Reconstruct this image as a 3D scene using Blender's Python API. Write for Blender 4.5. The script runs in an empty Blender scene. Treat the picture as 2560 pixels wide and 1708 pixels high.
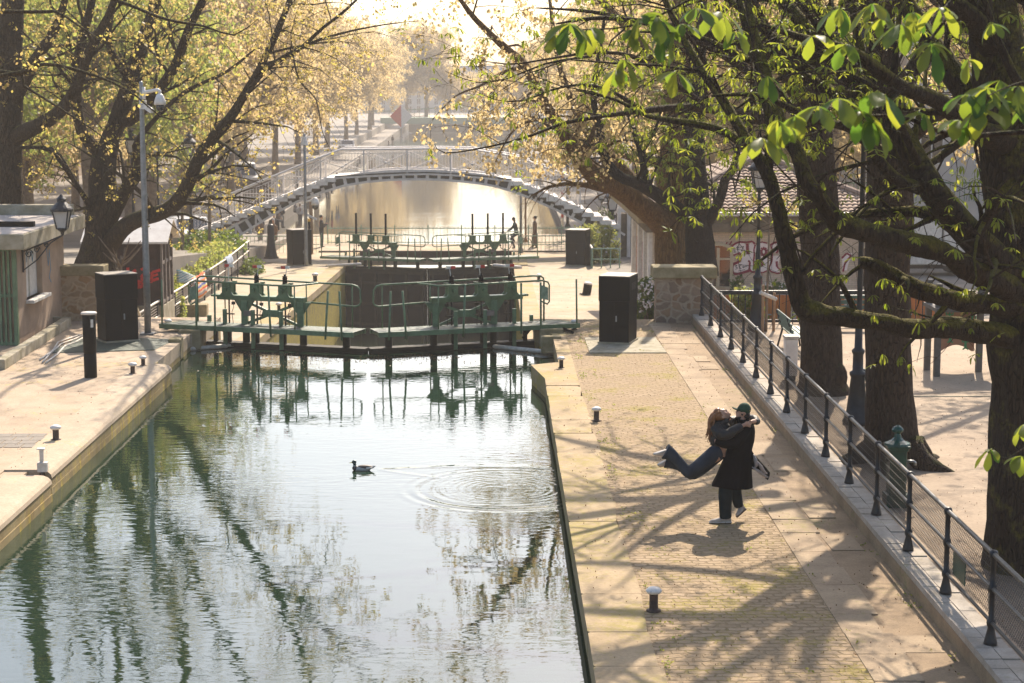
import bpy, math, random
import numpy as np
from mathutils import Vector, Matrix, Quaternion, noise as mnoise
R = math.radians
sc = bpy.context.scene
col = sc.collection
# ------------------------------------------------------------------ camera
FPX = 4630.0
HCAM = 6.3
PITCH = R(8.04)
YAW = R(0.53)
cam_d = bpy.data.cameras.new('camera')
cam_d.sensor_width = 36.0
cam_d.lens = FPX / 2560 * 36
cam_d.clip_start = 0.3
cam_d.clip_end = 6000
cam_d.dof.use_dof = True
cam_d.dof.focus_distance = 28.5
cam_d.dof.aperture_fstop = 4.0
cam = bpy.data.objects.new('camera', cam_d)
cam.location = (0, 0, HCAM)
cam.rotation_euler = (R(90) - PITCH, 0, -YAW)
col.objects.link(cam)
sc.camera = cam
# ------------------------------------------------------------------ world, sun, exposure
SUN_EL = R(41)
SUN_AZ = R(13)          # clockwise from +Y
w = bpy.data.worlds.new('World')
sc.world = w
w.use_nodes = True
nt = w.node_tree
nt.nodes.clear()
wo = nt.nodes.new('ShaderNodeOutputWorld')
wb = nt.nodes.new('ShaderNodeBackground')
sky = nt.nodes.new('ShaderNodeTexSky')
sky.sky_type = 'NISHITA'
sky.sun_disc = False
sky.sun_elevation = SUN_EL
sky.sun_rotation = SUN_AZ
sky.air_density = 1.0
sky.dust_density = 2.3
sky.ozone_density = 1.0
wb.inputs['Strength'].default_value = 0.135
nt.links.new(sky.outputs[0], wb.inputs['Color'])
nt.links.new(wb.outputs[0], wo.inputs['Surface'])
sun_d = bpy.data.lights.new('sun', 'SUN')
sun_d.energy = 5.0
sun_d.angle = R(0.5)
sun_d.color = (1.0, 0.87, 0.71)
sun = bpy.data.objects.new('sun', sun_d)
sd = Vector((math.sin(SUN_AZ) * math.cos(SUN_EL), math.cos(SUN_AZ) * math.cos(SUN_EL), math.sin(SUN_EL)))
sun.rotation_euler = sd.to_track_quat('Z', 'Y').to_euler()
sun.location = sd * 60
col.objects.link(sun)
sc.view_settings.view_transform = 'Standard'
sc.view_settings.look = 'None'
sc.view_settings.gamma = 1
sc.view_settings.exposure = 0.97
try:
    sc.cycles.use_denoising = True
    sc.cycles.denoiser = 'OPENIMAGEDENOISE'
except Exception:
    pass
sc.cycles.max_bounces = 7
sc.cycles.diffuse_bounces = 3
sc.cycles.glossy_bounces = 3
sc.cycles.transmission_bounces = 4
sc.cycles.transparent_max_bounces = 6
sc.cycles.volume_bounces = 1
sc.cycles.sample_clamp_indirect = 6
sc.cycles.caustics_reflective = False
sc.cycles.caustics_refractive = False
# ------------------------------------------------------------------ where photo pixels (2560 wide) land in the world
_m = cam.rotation_euler.to_matrix()
def ray(px, py):
    return _m @ Vector((px - 1280.0, 854.0 - py, -FPX))
def G(px, py, z=0.0):
    d = ray(px, py)
    t = (z - HCAM) / d.z
    return Vector((d.x * t, d.y * t, z))
def A(px, py, Y):
    d = ray(px, py)
    t = Y / d.y
    return Vector((d.x * t, Y, HCAM + d.z * t))
def crop(ox, oy, s):
    return lambda x, y: (ox + x / s, oy + y / s)
C1 = crop(0, 0, 2.7326); C2 = crop(850, 0, 2.7326); C3 = crop(1700, 0, 2.7326)
C4 = crop(0, 480, 3.136); C5 = crop(420, 480, 3.136); C6 = crop(900, 480, 3.136)
C7 = crop(1480, 440, 3.136); C8 = crop(1920, 480, 3.136); CP = crop(1600, 960, 3.92)
def AC(c, x, y, Y):
    return A(*c(x, y), Y)
# ------------------------------------------------------------------ mesh collector
class MB:
    def __init__(s):
        s.v = []; s.f = []; s.mi = []; s.cur = 0
    def add(s, vs, fs):
        o = len(s.v)
        s.v.extend([tuple(p) for p in vs])
        for f in fs:
            s.f.append(tuple(i + o for i in f)); s.mi.append(s.cur)
        return s
    def box(s, c, d, rz=0.0, rx=0.0, ry=0.0):
        c = Vector(c); hx, hy, hz = d[0] / 2, d[1] / 2, d[2] / 2
        m = Matrix.Rotation(rz, 3, 'Z') @ Matrix.Rotation(ry, 3, 'Y') @ Matrix.Rotation(rx, 3, 'X')
        vs = [c + m @ Vector((x * hx, y * hy, z * hz)) for z in (-1, 1) for y in (-1, 1) for x in (-1, 1)]
        return s.add(vs, [(0, 2, 3, 1), (4, 5, 7, 6), (0, 1, 5, 4), (2, 6, 7, 3), (0, 4, 6, 2), (1, 3, 7, 5)])
    def span(s, x0, x1, y0, y1, z0, z1):
        return s.box(((x0 + x1) / 2, (y0 + y1) / 2, (z0 + z1) / 2), (abs(x1 - x0), abs(y1 - y0), abs(z1 - z0)))
    def bar(s, p0, p1, w, h, up=(0, 0, 1)):
        p0 = Vector(p0); p1 = Vector(p1); d = (p1 - p0)
        if d.length < 1e-6: return s
        d.normalize(); up = Vector(up)
        if abs(d.dot(up)) > 0.98: up = Vector((0, 1, 0))
        x = d.cross(up).normalized(); u = x.cross(d).normalized()
        vs = []
        for p in (p0, p1):
            for a, b in ((-1, -1), (1, -1), (1, 1), (-1, 1)):
                vs.append(p + x * (a * w / 2) + u * (b * h / 2))
        return s.add(vs, [(3, 2, 1, 0), (4, 5, 6, 7), (0, 1, 5, 4), (1, 2, 6, 5), (2, 3, 7, 6), (3, 0, 4, 7)])
    def tube(s, pts, rad, n=8, cap=True, closed=False, flat=None, twist=None):
        pts = [Vector(p) for p in pts]
        m = len(pts)
        if not hasattr(rad, '__len__'): rad = [rad] * m
        tang = []
        for i in range(m):
            a = pts[max(i - 1, 0)]; b = pts[min(i + 1, m - 1)]
            t = b - a
            tang.append(t.normalized() if t.length > 1e-9 else Vector((0, 0, 1)))
        ref = Vector((0, 0, 1)) if abs(tang[0].z) < 0.9 else Vector((0, 1, 0))
        u = tang[0].cross(ref).normalized()
        vs = []; o = len(s.v)
        for i in range(m):
            u = (u - tang[i] * u.dot(tang[i]))
            u = u.normalized() if u.length > 1e-6 else tang[i].orthogonal().normalized()
            b = tang[i].cross(u)
            r = rad[i]
            ru, rb = (r if not hasattr(r, '__len__') else r[0]), (r if not hasattr(r, '__len__') else r[1])
            for k in range(n):
                a = 2 * math.pi * k / n
                vs.append(pts[i] + u * (math.cos(a) * ru) + b * (math.sin(a) * rb))
        fs = []
        for i in range(m - 1):
            for k in range(n):
                k2 = (k + 1) % n
                fs.append((i * n + k, i * n + k2, (i + 1) * n + k2, (i + 1) * n + k))
        if cap:
            fs.append(tuple(range(n - 1, -1, -1)))
            fs.append(tuple((m - 1) * n + k for k in range(n)))
        return s.add(vs, fs)
    def loft(s, rings, cap=True):
        """rings: list of (center, ax, ay) ; each ring ellipse spanned by two vectors"""
        n = 20
        vs = []
        for c, ax, ay in rings:
            c = Vector(c); ax = Vector(ax); ay = Vector(ay)
            for k in range(n):
                a = 2 * math.pi * k / n
                vs.append(c + ax * math.cos(a) + ay * math.sin(a))
        fs = []
        m = len(rings)
        for i in range(m - 1):
            for k in range(n):
                k2 = (k + 1) % n
                fs.append((i * n + k, i * n + k2, (i + 1) * n + k2, (i + 1) * n + k))
        if cap:
            fs.append(tuple(range(n - 1, -1, -1)))
            fs.append(tuple((m - 1) * n + k for k in range(n)))
        return s.add(vs, fs)
    def lathe(s, prof, n=20, c=(0, 0, 0), tilt=None):
        vs = []; c = Vector(c)
        for r, z in prof:
            for k in range(n):
                a = 2 * math.pi * k / n
                p = Vector((r * math.cos(a), r * math.sin(a), z))
                if tilt is not None: p = tilt @ p
                vs.append(c + p)
        fs = []
        for i in range(len(prof) - 1):
            for k in range(n):
                k2 = (k + 1) % n
                fs.append((i * n + k, i * n + k2, (i + 1) * n + k2, (i + 1) * n + k))
        fs.append(tuple(range(n - 1, -1, -1)))
        m = len(prof)
        fs.append(tuple((m - 1) * n + k for k in range(n)))
        return s.add(vs, fs)
    def ell(s, c, r, nu=14, nv=10, m=None):
        c = Vector(c); vs = []; fs = []
        if not hasattr(r, '__len__'): r = (r, r, r)
        for j in range(1, nv):
            ph = math.pi * j / nv
            for i in range(nu):
                th = 2 * math.pi * i / nu
                p = Vector((r[0] * math.sin(ph) * math.cos(th), r[1] * math.sin(ph) * math.sin(th), -r[2] * math.cos(ph)))
                vs.append(c + (m @ p if m is not None else p))
        b = Vector((0, 0, -r[2])); t = Vector((0, 0, r[2]))
        vs.append(c + (m @ b if m is not None else b)); vs.append(c + (m @ t if m is not None else t))
        ib = len(vs) - 2; it = len(vs) - 1
        for j in range(nv - 2):
            for i in range(nu):
                i2 = (i + 1) % nu
                fs.append((j * nu + i, j * nu + i2, (j + 1) * nu + i2, (j + 1) * nu + i))
        for i in range(nu):
            i2 = (i + 1) % nu
            fs.append((ib, i2, i)); fs.append((it, (nv - 2) * nu + i, (nv - 2) * nu + i2))
        return s.add(vs, fs)
    def prism(s, poly, z0, z1):
        n = len(poly)
        ar = sum(poly[i][0] * poly[(i + 1) % n][1] - poly[(i + 1) % n][0] * poly[i][1] for i in range(n))
        if ar < 0: poly = poly[::-1]
        vs = [(p[0], p[1], z0) for p in poly] + [(p[0], p[1], z1) for p in poly]
        fs = [tuple(range(n - 1, -1, -1)), tuple(range(n, 2 * n))]
        for i in range(n):
            j = (i + 1) % n
            fs.append((i, j, n + j, n + i))
        return s.add(vs, fs)
    def plate(s, pts, thick):
        """flat polygon in 3-D given real thickness along its normal"""
        pts = [Vector(p) for p in pts]; n = len(pts)
        nor = Vector((0, 0, 0))
        for i in range(n):
            a, b = pts[i], pts[(i + 1) % n]
            nor += Vector(((a.y - b.y) * (a.z + b.z), (a.z - b.z) * (a.x + b.x), (a.x - b.x) * (a.y + b.y)))
        nor.normalize()
        vs = [p - nor * (thick / 2) for p in pts] + [p + nor * (thick / 2) for p in pts]
        fs = [tuple(range(n - 1, -1, -1)), tuple(range(n, 2 * n))]
        for i in range(n):
            j = (i + 1) % n
            fs.append((i, j, n + j, n + i))
        return s.add(vs, fs)
    def sheet(s, xs, ys, zf, zb=None):
        o = []
        for y in ys:
            for x in xs:
                o.append((x, y, zf(x, y)))
        nx, ny = len(xs), len(ys)
        fs = []
        for j in range(ny - 1):
            for i in range(nx - 1):
                a = j * nx + i
                fs.append((a, a + 1, a + nx + 1, a + nx))
        s.add(o, fs)
        if zb is not None:
            ring = [i for i in range(nx)] + [j * nx + nx - 1 for j in range(1, ny)] + [(ny - 1) * nx + i for i in range(nx - 2, -1, -1)] + [j * nx for j in range(ny - 2, 0, -1)]
            top = [o[i] for i in ring]; bot = [(p[0], p[1], zb) for p in top]
            n = len(ring)
            s.add(top + bot, [(i, n + i, n + (i + 1) % n, (i + 1) % n) for i in range(n)])
        return s
    def build(s, name, mat, parent=None, off=None, smooth=False, bevel=0):
        me = bpy.data.meshes.new(name)
        v = s.v
        if off is not None:
            ox, oy, oz = off
            v = [(p[0] - ox, p[1] - oy, p[2] - oz) for p in v]
        me.from_pydata(v, [], s.f)
        ms = mat if isinstance(mat, (list, tuple)) else [mat]
        for m in ms: me.materials.append(m)
        if len(ms) > 1: me.polygons.foreach_set('material_index', s.mi)
        if smooth: me.polygons.foreach_set('use_smooth', [True] * len(me.polygons))
        me.update()
        ob = bpy.data.objects.new(name, me)
        col.objects.link(ob)
        if parent is not None: ob.parent = parent
        if bevel:
            b = ob.modifiers.new('bevel', 'BEVEL'); b.width = bevel; b.segments = 2; b.limit_method = 'ANGLE'
        return ob
def tag(o, label=None, cat=None, group=None, kind=None):
    if label: o['label'] = label
    if cat: o['category'] = cat
    if group: o['group'] = group
    if kind: o['kind'] = kind
    return o
def empty(name, loc=(0, 0, 0), rz=0.0, label=None, cat=None, group=None):
    e = bpy.data.objects.new(name, None)
    e.empty_display_size = 0.2
    e.location = loc; e.rotation_euler = (0, 0, rz)
    col.objects.link(e)
    return tag(e, label, cat, group)
kids = {}
def copy_tree(o, loc=None, rz=None, label=None, group=None, top=True):
    c = o.copy(); col.objects.link(c)
    if loc is not None: c.location = loc
    if rz is not None: c.rotation_euler = (0, 0, rz)
    if label: c['label'] = label
    if group: c['group'] = group
    for ch in [x for x in bpy.data.objects if x.parent == o]:
        d = copy_tree(ch, top=False); d.parent = c
    return c
def struct(mb, name, mat, smooth=False):
    return tag(mb.build(name, mat, smooth=smooth), kind='structure')
def np_mesh(name, V, F, mat, parent=None, smooth=False):
    """V (n,3) float, F (m,k) int with constant k"""
    me = bpy.data.meshes.new(name)
    n = len(V); m, k = F.shape
    me.vertices.add(n); me.vertices.foreach_set('co', np.ascontiguousarray(V, dtype=np.float32).ravel())
    me.loops.add(m * k); me.loops.foreach_set('vertex_index', np.ascontiguousarray(F, dtype=np.int32).ravel())
    me.polygons.add(m); me.polygons.foreach_set('loop_start', np.arange(0, m * k, k, dtype=np.int32))
    try: me.polygons.foreach_set('loop_total', np.full(m, k, dtype=np.int32))
    except Exception: pass
    if smooth: me.polygons.foreach_set('use_smooth', np.ones(m, dtype=bool))
    me.materials.append(mat)
    me.update(calc_edges=True); me.validate()
    ob = bpy.data.objects.new(name, me); col.objects.link(ob)
    if parent is not None: ob.parent = parent
    return ob
# ------------------------------------------------------------------ materials
class NT:
    def __init__(s, name):
        s.m = bpy.data.materials.new(name); s.m.use_nodes = True
        s.t = s.m.node_tree; s.t.nodes.clear()
        s.out = s.t.nodes.new('ShaderNodeOutputMaterial')
    def n(s, typ, **kw):
        nd = s.t.nodes.new(typ)
        for k, v in kw.items():
            if k.startswith('i_'): nd.inputs[k[2:].replace('_', ' ')].default_value = v
            else: setattr(nd, k, v)
        return nd
    def l(s, a, b): s.t.links.new(a, b)
    def pos(s, scale=(1, 1, 1), obj=False):
        if obj: src = s.n('ShaderNodeTexCoord').outputs['Object']
        else: src = s.n('ShaderNodeNewGeometry').outputs['Position']
        mp = s.n('ShaderNodeMapping'); mp.inputs['Scale'].default_value = scale
        s.l(src, mp.inputs['Vector']); return mp.outputs[0]
    def noise(s, vec, scale, detail=4, rough=.55, dist=0):
        nd = s.n('ShaderNodeTexNoise'); nd.inputs['Scale'].default_value = scale
        nd.inputs['Detail'].default_value = detail; nd.inputs['Roughness'].default_value = rough
        nd.inputs['Distortion'].default_value = dist
        s.l(vec, nd.inputs['Vector']); return nd.outputs['Fac']
    def ramp(s, fac, stops):
        r = s.n('ShaderNodeValToRGB'); e = r.color_ramp.elements
        while len(e) < len(stops): e.new(0.5)
        for el, (p, c) in zip(e, stops):
            el.position = p; el.color = (c[0], c[1], c[2], 1) if hasattr(c, '__len__') else (c, c, c, 1)
        s.l(fac, r.inputs[0]); return r.outputs['Color']
    def mix(s, fac, a, b, mode='MIX'):
        nd = s.n('ShaderNodeMix'); nd.data_type = 'RGBA'; nd.blend_type = mode
        for inp, val in ((nd.inputs[0], fac), (nd.inputs[6], a), (nd.inputs[7], b)):
            if hasattr(val, 'is_linked') or hasattr(val, 'links'): s.l(val, inp)
            elif hasattr(val, '__len__'): inp.default_value = (val[0], val[1], val[2], 1)
            else: inp.default_value = val
        return nd.outputs[2]
    def math(s, op, a, b=0.0, c=0.0):
        nd = s.n('ShaderNodeMath'); nd.operation = op
        for i, v in enumerate((a, b, c)):
            if hasattr(v, 'links'): s.l(v, nd.inputs[i])
            else: nd.inputs[i].default_value = v
        return nd.outputs[0]
    def bump(s, h, strength=.3, dist=.05, nrm=None):
        b = s.n('ShaderNodeBump'); b.inputs['Strength'].default_value = strength; b.inputs['Distance'].default_value = dist
        s.l(h, b.inputs['Height'])
        if nrm is not None: s.l(nrm, b.inputs['Normal'])
        return b.outputs[0]
    def pbr(s, colr, rough=.8, metal=0, nrm=None, spec=.4):
        p = s.n('ShaderNodeBsdfPrincipled')
        if hasattr(colr, 'links'): s.l(colr, p.inputs['Base Color'])
        else: p.inputs['Base Color'].default_value = (colr[0], colr[1], colr[2], 1)
        if hasattr(rough, 'links'): s.l(rough, p.inputs['Roughness'])
        else: p.inputs['Roughness'].default_value = rough
        p.inputs['Metallic'].default_value = metal
        p.inputs['Specular IOR Level'].default_value = spec
        if nrm is not None: s.l(nrm, p.inputs['Normal'])
        s.l(p.outputs[0], s.out.inputs['Surface']); return p
def mat(name, c1, c2=None, scale=6.0, rough=.75, metal=0, bump=0.0, bscale=None, stretch=(1, 1, 1), spec=.4, lo=.35, hi=.65, obj=True):
    t = NT(name)
    if c2 is None: c2 = tuple(x * .72 for x in c1)
    v = t.pos(stretch, obj)
    c = t.ramp(t.noise(v, scale, 5, .6), [(lo, c2), (hi, c1)])
    nrm = None
    if bump: nrm = t.bump(t.noise(v, bscale or scale * 4, 4, .6), bump, .03)
    t.pbr(c, rough, metal, nrm, spec)
    return t.m
def leafmat(name, ca, cb, ta, tb, trans=.55):
    t = NT(name)
    g = t.n('ShaderNodeNewGeometry')
    rnd = g.outputs['Random Per Island']
    c = t.ramp(rnd, [(0, ca), (1, cb)]); tc = t.ramp(rnd, [(0, ta), (1, tb)])
    d = t.n('ShaderNodeBsdfPrincipled'); t.l(c, d.inputs['Base Color']); d.inputs['Roughness'].default_value = .5
    d.inputs['Specular IOR Level'].default_value = .3
    tr = t.n('ShaderNodeBsdfTranslucent'); t.l(tc, tr.inputs['Color'])
    mx = t.n('ShaderNodeMixShader'); mx.inputs[0].default_value = trans
    t.l(d.outputs[0], mx.inputs[1]); t.l(tr.outputs[0], mx.inputs[2]); t.l(mx.outputs[0], t.out.inputs['Surface'])
    return t.m
def barkmat(name, c1, c2, moss=0.0, scale=1.0, mossc=(.07, .075, .012)):
    t = NT(name)
    v = t.pos((9 * scale, 9 * scale, 1.8 * scale), False)
    n1 = t.noise(v, 2.2, 6, .65, .4)
    vo = t.n('ShaderNodeTexVoronoi'); vo.feature = 'DISTANCE_TO_EDGE'; vo.inputs['Scale'].default_value = 2.6
    t.l(v, vo.inputs['Vector'])
    cr = t.ramp(vo.outputs['Distance'], [(0, 0), (.12, 1)])
    c = t.ramp(n1, [(.3, c2), (.7, c1)])
    c = t.mix(t.math('MULTIPLY', t.math('SUBTRACT', 1.0, cr), .55), c, tuple(x * .4 for x in c2))
    if moss:
        g = t.n('ShaderNodeNewGeometry'); sp = t.n('ShaderNodeSeparateXYZ'); t.l(g.outputs['Normal'], sp.inputs[0])
        mn = t.noise(t.pos((1, 1, 1), False), 3.2, 5, .65)
        f = t.math('ADD', t.math('MULTIPLY', sp.outputs['Z'], .42), t.math('SUBTRACT', mn, .1))
        f = t.ramp(f, [(.75 - moss * .35, 0), (.9 - moss * .3, 1)])
        c = t.mix(f, c, t.ramp(t.noise(t.pos((1, 1, 1), False), 26, 3), [(.3, tuple(x * .45 for x in mossc)), (.7, mossc)]))
    h = t.math('ADD', t.math('MULTIPLY', cr, .7), n1)
    t.pbr(c, .9, 0, t.bump(h, 1.0, .06), .2)
    return t.m
# ------------------------------------------------------------------ shared materials
def m_water(name, deep, ripple=1.0, wake=None, rough=.02):
    t = NT(name)
    p = t.pos((1, 1, 1))
    n1 = t.noise(t.pos((1.3, 3.0, 1)), 2.2, 2, .5, .15)
    n2 = t.noise(t.pos((.16, .22, 1)), 1.0, 3, .5)
    amp = t.ramp(n2, [(.36, .10), (.62, 1)])
    h = t.math('MULTIPLY', n1, amp)
    n3 = t.noise(t.pos((.7, 1.1, 1)), 1.0, 2, .5)
    h = t.math('ADD', h, t.math('MULTIPLY', n3, .8))
    if wake is not None:
        cx, cy, r0, dx, dy = wake
        sp = t.n('ShaderNodeSeparateXYZ'); t.l(p, sp.inputs[0])
        X, Y = sp.outputs['X'], sp.outputs['Y']
        ax = t.math('SUBTRACT', X, cx); ay = t.math('SUBTRACT', Y, cy)
        r = t.math('SQRT', t.math('ADD', t.math('MULTIPLY', ax, ax), t.math('MULTIPLY', ay, ay)))
        q = t.math('DIVIDE', t.math('SUBTRACT', t.math('ADD', r, t.math('MULTIPLY', t.noise(t.pos((1, 1, 1)), 1.6, 2), .3)), r0 + .15), .24)
        env = t.math('POWER', 2.718, t.math('MULTIPLY', t.math('MULTIPLY', q, q), -1))
        side = t.math('MAXIMUM', t.math('MINIMUM', t.math('ADD', t.math('MULTIPLY', ay, -.5), .75), 1.0), .35)
        ring = t.math('MULTIPLY', t.math('MULTIPLY', t.math('SINE', t.math('MULTIPLY', r, 26)), env), side)
        q2 = t.math('DIVIDE', t.math('SUBTRACT', r, r0 * .6), .5)
        env2 = t.math('POWER', 2.718, t.math('MULTIPLY', t.math('MULTIPLY', q2, q2), -1))
        ring = t.math('ADD', ring, t.math('MULTIPLY', t.math('MULTIPLY', t.math('SINE', t.math('MULTIPLY', r, 48)), env2), .12))
        h = t.math('ADD', h, t.math('MULTIPLY', ring, .95))
        # straight arm of the wake behind the duck
        u = t.math('SUBTRACT', X, dx)
        vv = t.math('SUBTRACT', t.math('SUBTRACT', Y, dy), t.math('MULTIPLY', t.math('SINE', t.math('MULTIPLY', u, .9)), .28))
        s2 = t.math('ADD', .05, t.math('MULTIPLY', t.math('MAXIMUM', u, 0), .05))
        q3 = t.math('DIVIDE', vv, s2)
        e3 = t.math('POWER', 2.718, t.math('MULTIPLY', t.math('MULTIPLY', q3, q3), -1))
        on = t.math('MINIMUM', t.math('MAXIMUM', t.math('MULTIPLY', u, 6), 0), 1)
        h = t.math('ADD', h, t.math('MULTIPLY', t.math('MULTIPLY', e3, on), 1.2))
        vv2 = t.math('ADD', t.math('SUBTRACT', Y, dy), t.math('MULTIPLY', u, .62))
        q4 = t.math('DIVIDE', vv2, .09)
        e4 = t.math('POWER', 2.718, t.math('MULTIPLY', t.math('MULTIPLY', q4, q4), -1))
        on2 = t.math('MULTIPLY', on, t.math('MINIMUM', t.math('MAXIMUM', t.math('MULTIPLY', t.math('SUBTRACT', 1.3, u), 3), 0), 1))
        h = t.math('ADD', h, t.math('MULTIPLY', t.math('MULTIPLY', e4, on2), 1.0))
    b = t.bump(h, ripple, .012)
    pr = t.pbr(deep, rough, 0, b, .5)
    pr.inputs['IOR'].default_value = 1.66
    return t.m
def m_ground(name, c1, c2, moss=None, mossamt=.5, sc_=1.0, bump=.25, crack=True):
    t = NT(name)
    p = t.pos((1, 1, 1))
    c = t.ramp(t.noise(p, 1.1 * sc_, 6, .65), [(.3, c2), (.68, c1)])
    fine = t.noise(p, 22 * sc_, 5, .7)
    c = t.mix(.55, c, t.ramp(fine, [(.25, .55), (.75, 1.25)]), 'MULTIPLY')
    spots = t.ramp(t.noise(p, 7 * sc_, 3, .7), [(.66, 0), (.74, 1)])
    c = t.mix(t.math('MULTIPLY', spots, .25), c, tuple(x * .45 for x in c2))
    if moss:
        f = t.ramp(t.math('ADD', t.math('MULTIPLY', t.noise(p, .55, 4, .6), .6), t.math('MULTIPLY', t.noise(p, 9, 4, .7), .5)), [(.68 - mossamt * .2, 0), (.8 - mossamt * .2, 1)])
        c = t.mix(t.math('MULTIPLY', f, .75), c, moss)
    t.pbr(c, .88, 0, t.bump(fine, bump, .02), .25)
    return t.m
def m_cobble():
    t = NT('cobblestones')
    p = t.pos((1, 1, 1))
    nv = t.n('ShaderNodeTexNoise'); nv.inputs['Scale'].default_value = 2.6; nv.inputs['Detail'].default_value = 4; t.l(p, nv.inputs['Vector'])
    mv = t.n('ShaderNodeVectorMath'); mv.operation = 'MULTIPLY_ADD'
    t.l(nv.outputs['Color'], mv.inputs[0]); mv.inputs[1].default_value = (.30, .19, 0); t.l(p, mv.inputs[2])
    br = t.n('ShaderNodeTexBrick'); t.l(mv.outputs[0], br.inputs['Vector'])
    br.inputs['Scale'].default_value = 1.0; br.inputs['Brick Width'].default_value = .21; br.inputs['Row Height'].default_value = .13
    br.inputs['Mortar Size'].default_value = .022; br.inputs['Mortar Smooth'].default_value = .6; br.inputs['Bias'].default_value = 0
    br.inputs['Color1'].default_value = (.38, .285, .19, 1); br.inputs['Color2'].default_value = (.26, .19, .12, 1)
    br.inputs['Mortar'].default_value = (.18, .13, .07, 1)
    dirt = t.ramp(t.noise(p, 1.4, 6, .7), [(.32, 0), (.56, 1)])
    c = t.mix(t.math('MULTIPLY', dirt, .8), br.outputs['Color'], t.ramp(t.noise(p, 14, 5, .7), [(.3, (.20, .14, .075)), (.7, (.36, .265, .16))]))
    mf = t.math('ADD', t.math('MULTIPLY', t.noise(p, .9, 5, .6), .75), t.math('MULTIPLY', br.outputs['Fac'], .05))
    mf = t.math('ADD', mf, t.math('MULTIPLY', t.noise(p, 16, 3, .7), .34))
    mf = t.ramp(mf, [(.60, 0), (.70, 1)])
    c = t.mix(t.math('MULTIPLY', mf, .8), c, t.ramp(t.noise(p, 30, 3, .6), [(.3, (.13, .115, .02)), (.7, (.34, .27, .05))]))
    h = t.math('SUBTRACT', t.math('ADD', t.math('MULTIPLY', t.noise(p, 30, 4, .7), .35), t.math('MULTIPLY', t.noise(p, 4, 3, .6), .5)), t.math('MULTIPLY', br.outputs['Fac'], .8))
    t.pbr(c, .9, 0, t.bump(h, .75, .035), .2)
    return t.m
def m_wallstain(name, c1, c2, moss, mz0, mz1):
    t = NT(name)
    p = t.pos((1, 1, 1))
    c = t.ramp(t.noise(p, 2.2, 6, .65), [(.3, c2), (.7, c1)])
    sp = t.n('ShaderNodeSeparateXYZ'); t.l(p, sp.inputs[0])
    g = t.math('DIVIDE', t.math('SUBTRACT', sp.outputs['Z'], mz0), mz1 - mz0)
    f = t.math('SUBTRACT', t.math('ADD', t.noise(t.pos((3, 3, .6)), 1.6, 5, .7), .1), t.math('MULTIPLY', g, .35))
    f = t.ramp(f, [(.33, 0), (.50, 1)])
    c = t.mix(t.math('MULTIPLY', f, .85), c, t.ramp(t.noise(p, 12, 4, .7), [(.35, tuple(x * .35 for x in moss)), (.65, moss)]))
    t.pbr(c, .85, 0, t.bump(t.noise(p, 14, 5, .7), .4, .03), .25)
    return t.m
def m_brick(name, c1, c2, mortar, w=.22, h=.07, axis='XZ'):
    t = NT(name)
    p = t.pos((1, 1, 1))
    sp = t.n('ShaderNodeSeparateXYZ'); t.l(p, sp.inputs[0]); cb = t.n('ShaderNodeCombineXYZ')
    t.l(t.math('ADD', sp.outputs['X'], sp.outputs['Y']), cb.inputs[0]); t.l(sp.outputs['Z'], cb.inputs[1])
    br = t.n('ShaderNodeTexBrick'); t.l(cb.outputs[0], br.inputs['Vector'])
    br.inputs['Scale'].default_value = 1; br.inputs['Brick Width'].default_value = w; br.inputs['Row Height'].default_value = h
    br.inputs['Mortar Size'].default_value = .008
    br.inputs['Color1'].default_value = (*c1, 1); br.inputs['Color2'].default_value = (*c2, 1); br.inputs['Mortar'].default_value = (*mortar, 1)
    c = t.mix(.4, br.outputs['Color'], t.ramp(t.noise(p, 1.5, 5, .6), [(.3, .6), (.7, 1.2)]), 'MULTIPLY')
    t.pbr(c, .9, 0, t.bump(t.math('SUBTRACT', 1, br.outputs['Fac']), .3, .01), .2)
    return t.m
def m_rubble(name, c1, c2, mortar, s=3.2):
    t = NT(name)
    p = t.pos((1, 1, 1.25))
    nz = t.n('ShaderNodeTexNoise'); nz.inputs['Scale'].default_value = 3; t.l(p, nz.inputs['Vector'])
    mv = t.n('ShaderNodeVectorMath'); mv.operation = 'MULTIPLY_ADD'
    t.l(nz.outputs['Color'], mv.inputs[0]); mv.inputs[1].default_value = (.25, .25, .25); t.l(p, mv.inputs[2])
    v1 = t.n('ShaderNodeTexVoronoi'); v1.inputs['Scale'].default_value = s; t.l(mv.outputs[0], v1.inputs['Vector'])
    v2 = t.n('ShaderNodeTexVoronoi'); v2.feature = 'DISTANCE_TO_EDGE'; v2.inputs['Scale'].default_value = s; t.l(mv.outputs[0], v2.inputs['Vector'])
    sp = t.n('ShaderNodeSeparateColor'); t.l(v1.outputs['Color'], sp.inputs[0])
    st = t.ramp(sp.outputs[0], [(0, c2), (.5, c1), (.8, (c1[0] * .9, c1[1] * .75, c1[2] * .6)), (1, c2)])
    e = t.ramp(v2.outputs['Distance'], [(.05, 0), (.13, 1)])
    c = t.mix(e, mortar, st)
    c = t.mix(.4, c, t.ramp(t.noise(p, 9, 5, .7), [(.3, .6), (.7, 1.2)]), 'MULTIPLY')
    t.pbr(c, .9, 0, t.bump(e, .5, .03), .2)
    return t.m
M = {}
M['coping'] = m_ground('pale_stone', (.40, .30, .185), (.28, .205, .115), (.27, .22, .05), .7, 1.1, .25)
M['lip'] = m_ground('pale_lip_stone', (.45, .36, .265), (.35, .275, .19), (.36, .29, .08), .25, 1.0, .2)
M['lquay'] = m_ground('sandy_stone', (.43, .335, .24), (.31, .235, .16), (.42, .31, .06), .35, .9, .2)
M['cobble'] = m_cobble()
M['slab'] = m_ground('slab_stone', (.37, .28, .18), (.235, .17, .11), (.22, .19, .06), .3, 1.5, .3)
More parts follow.
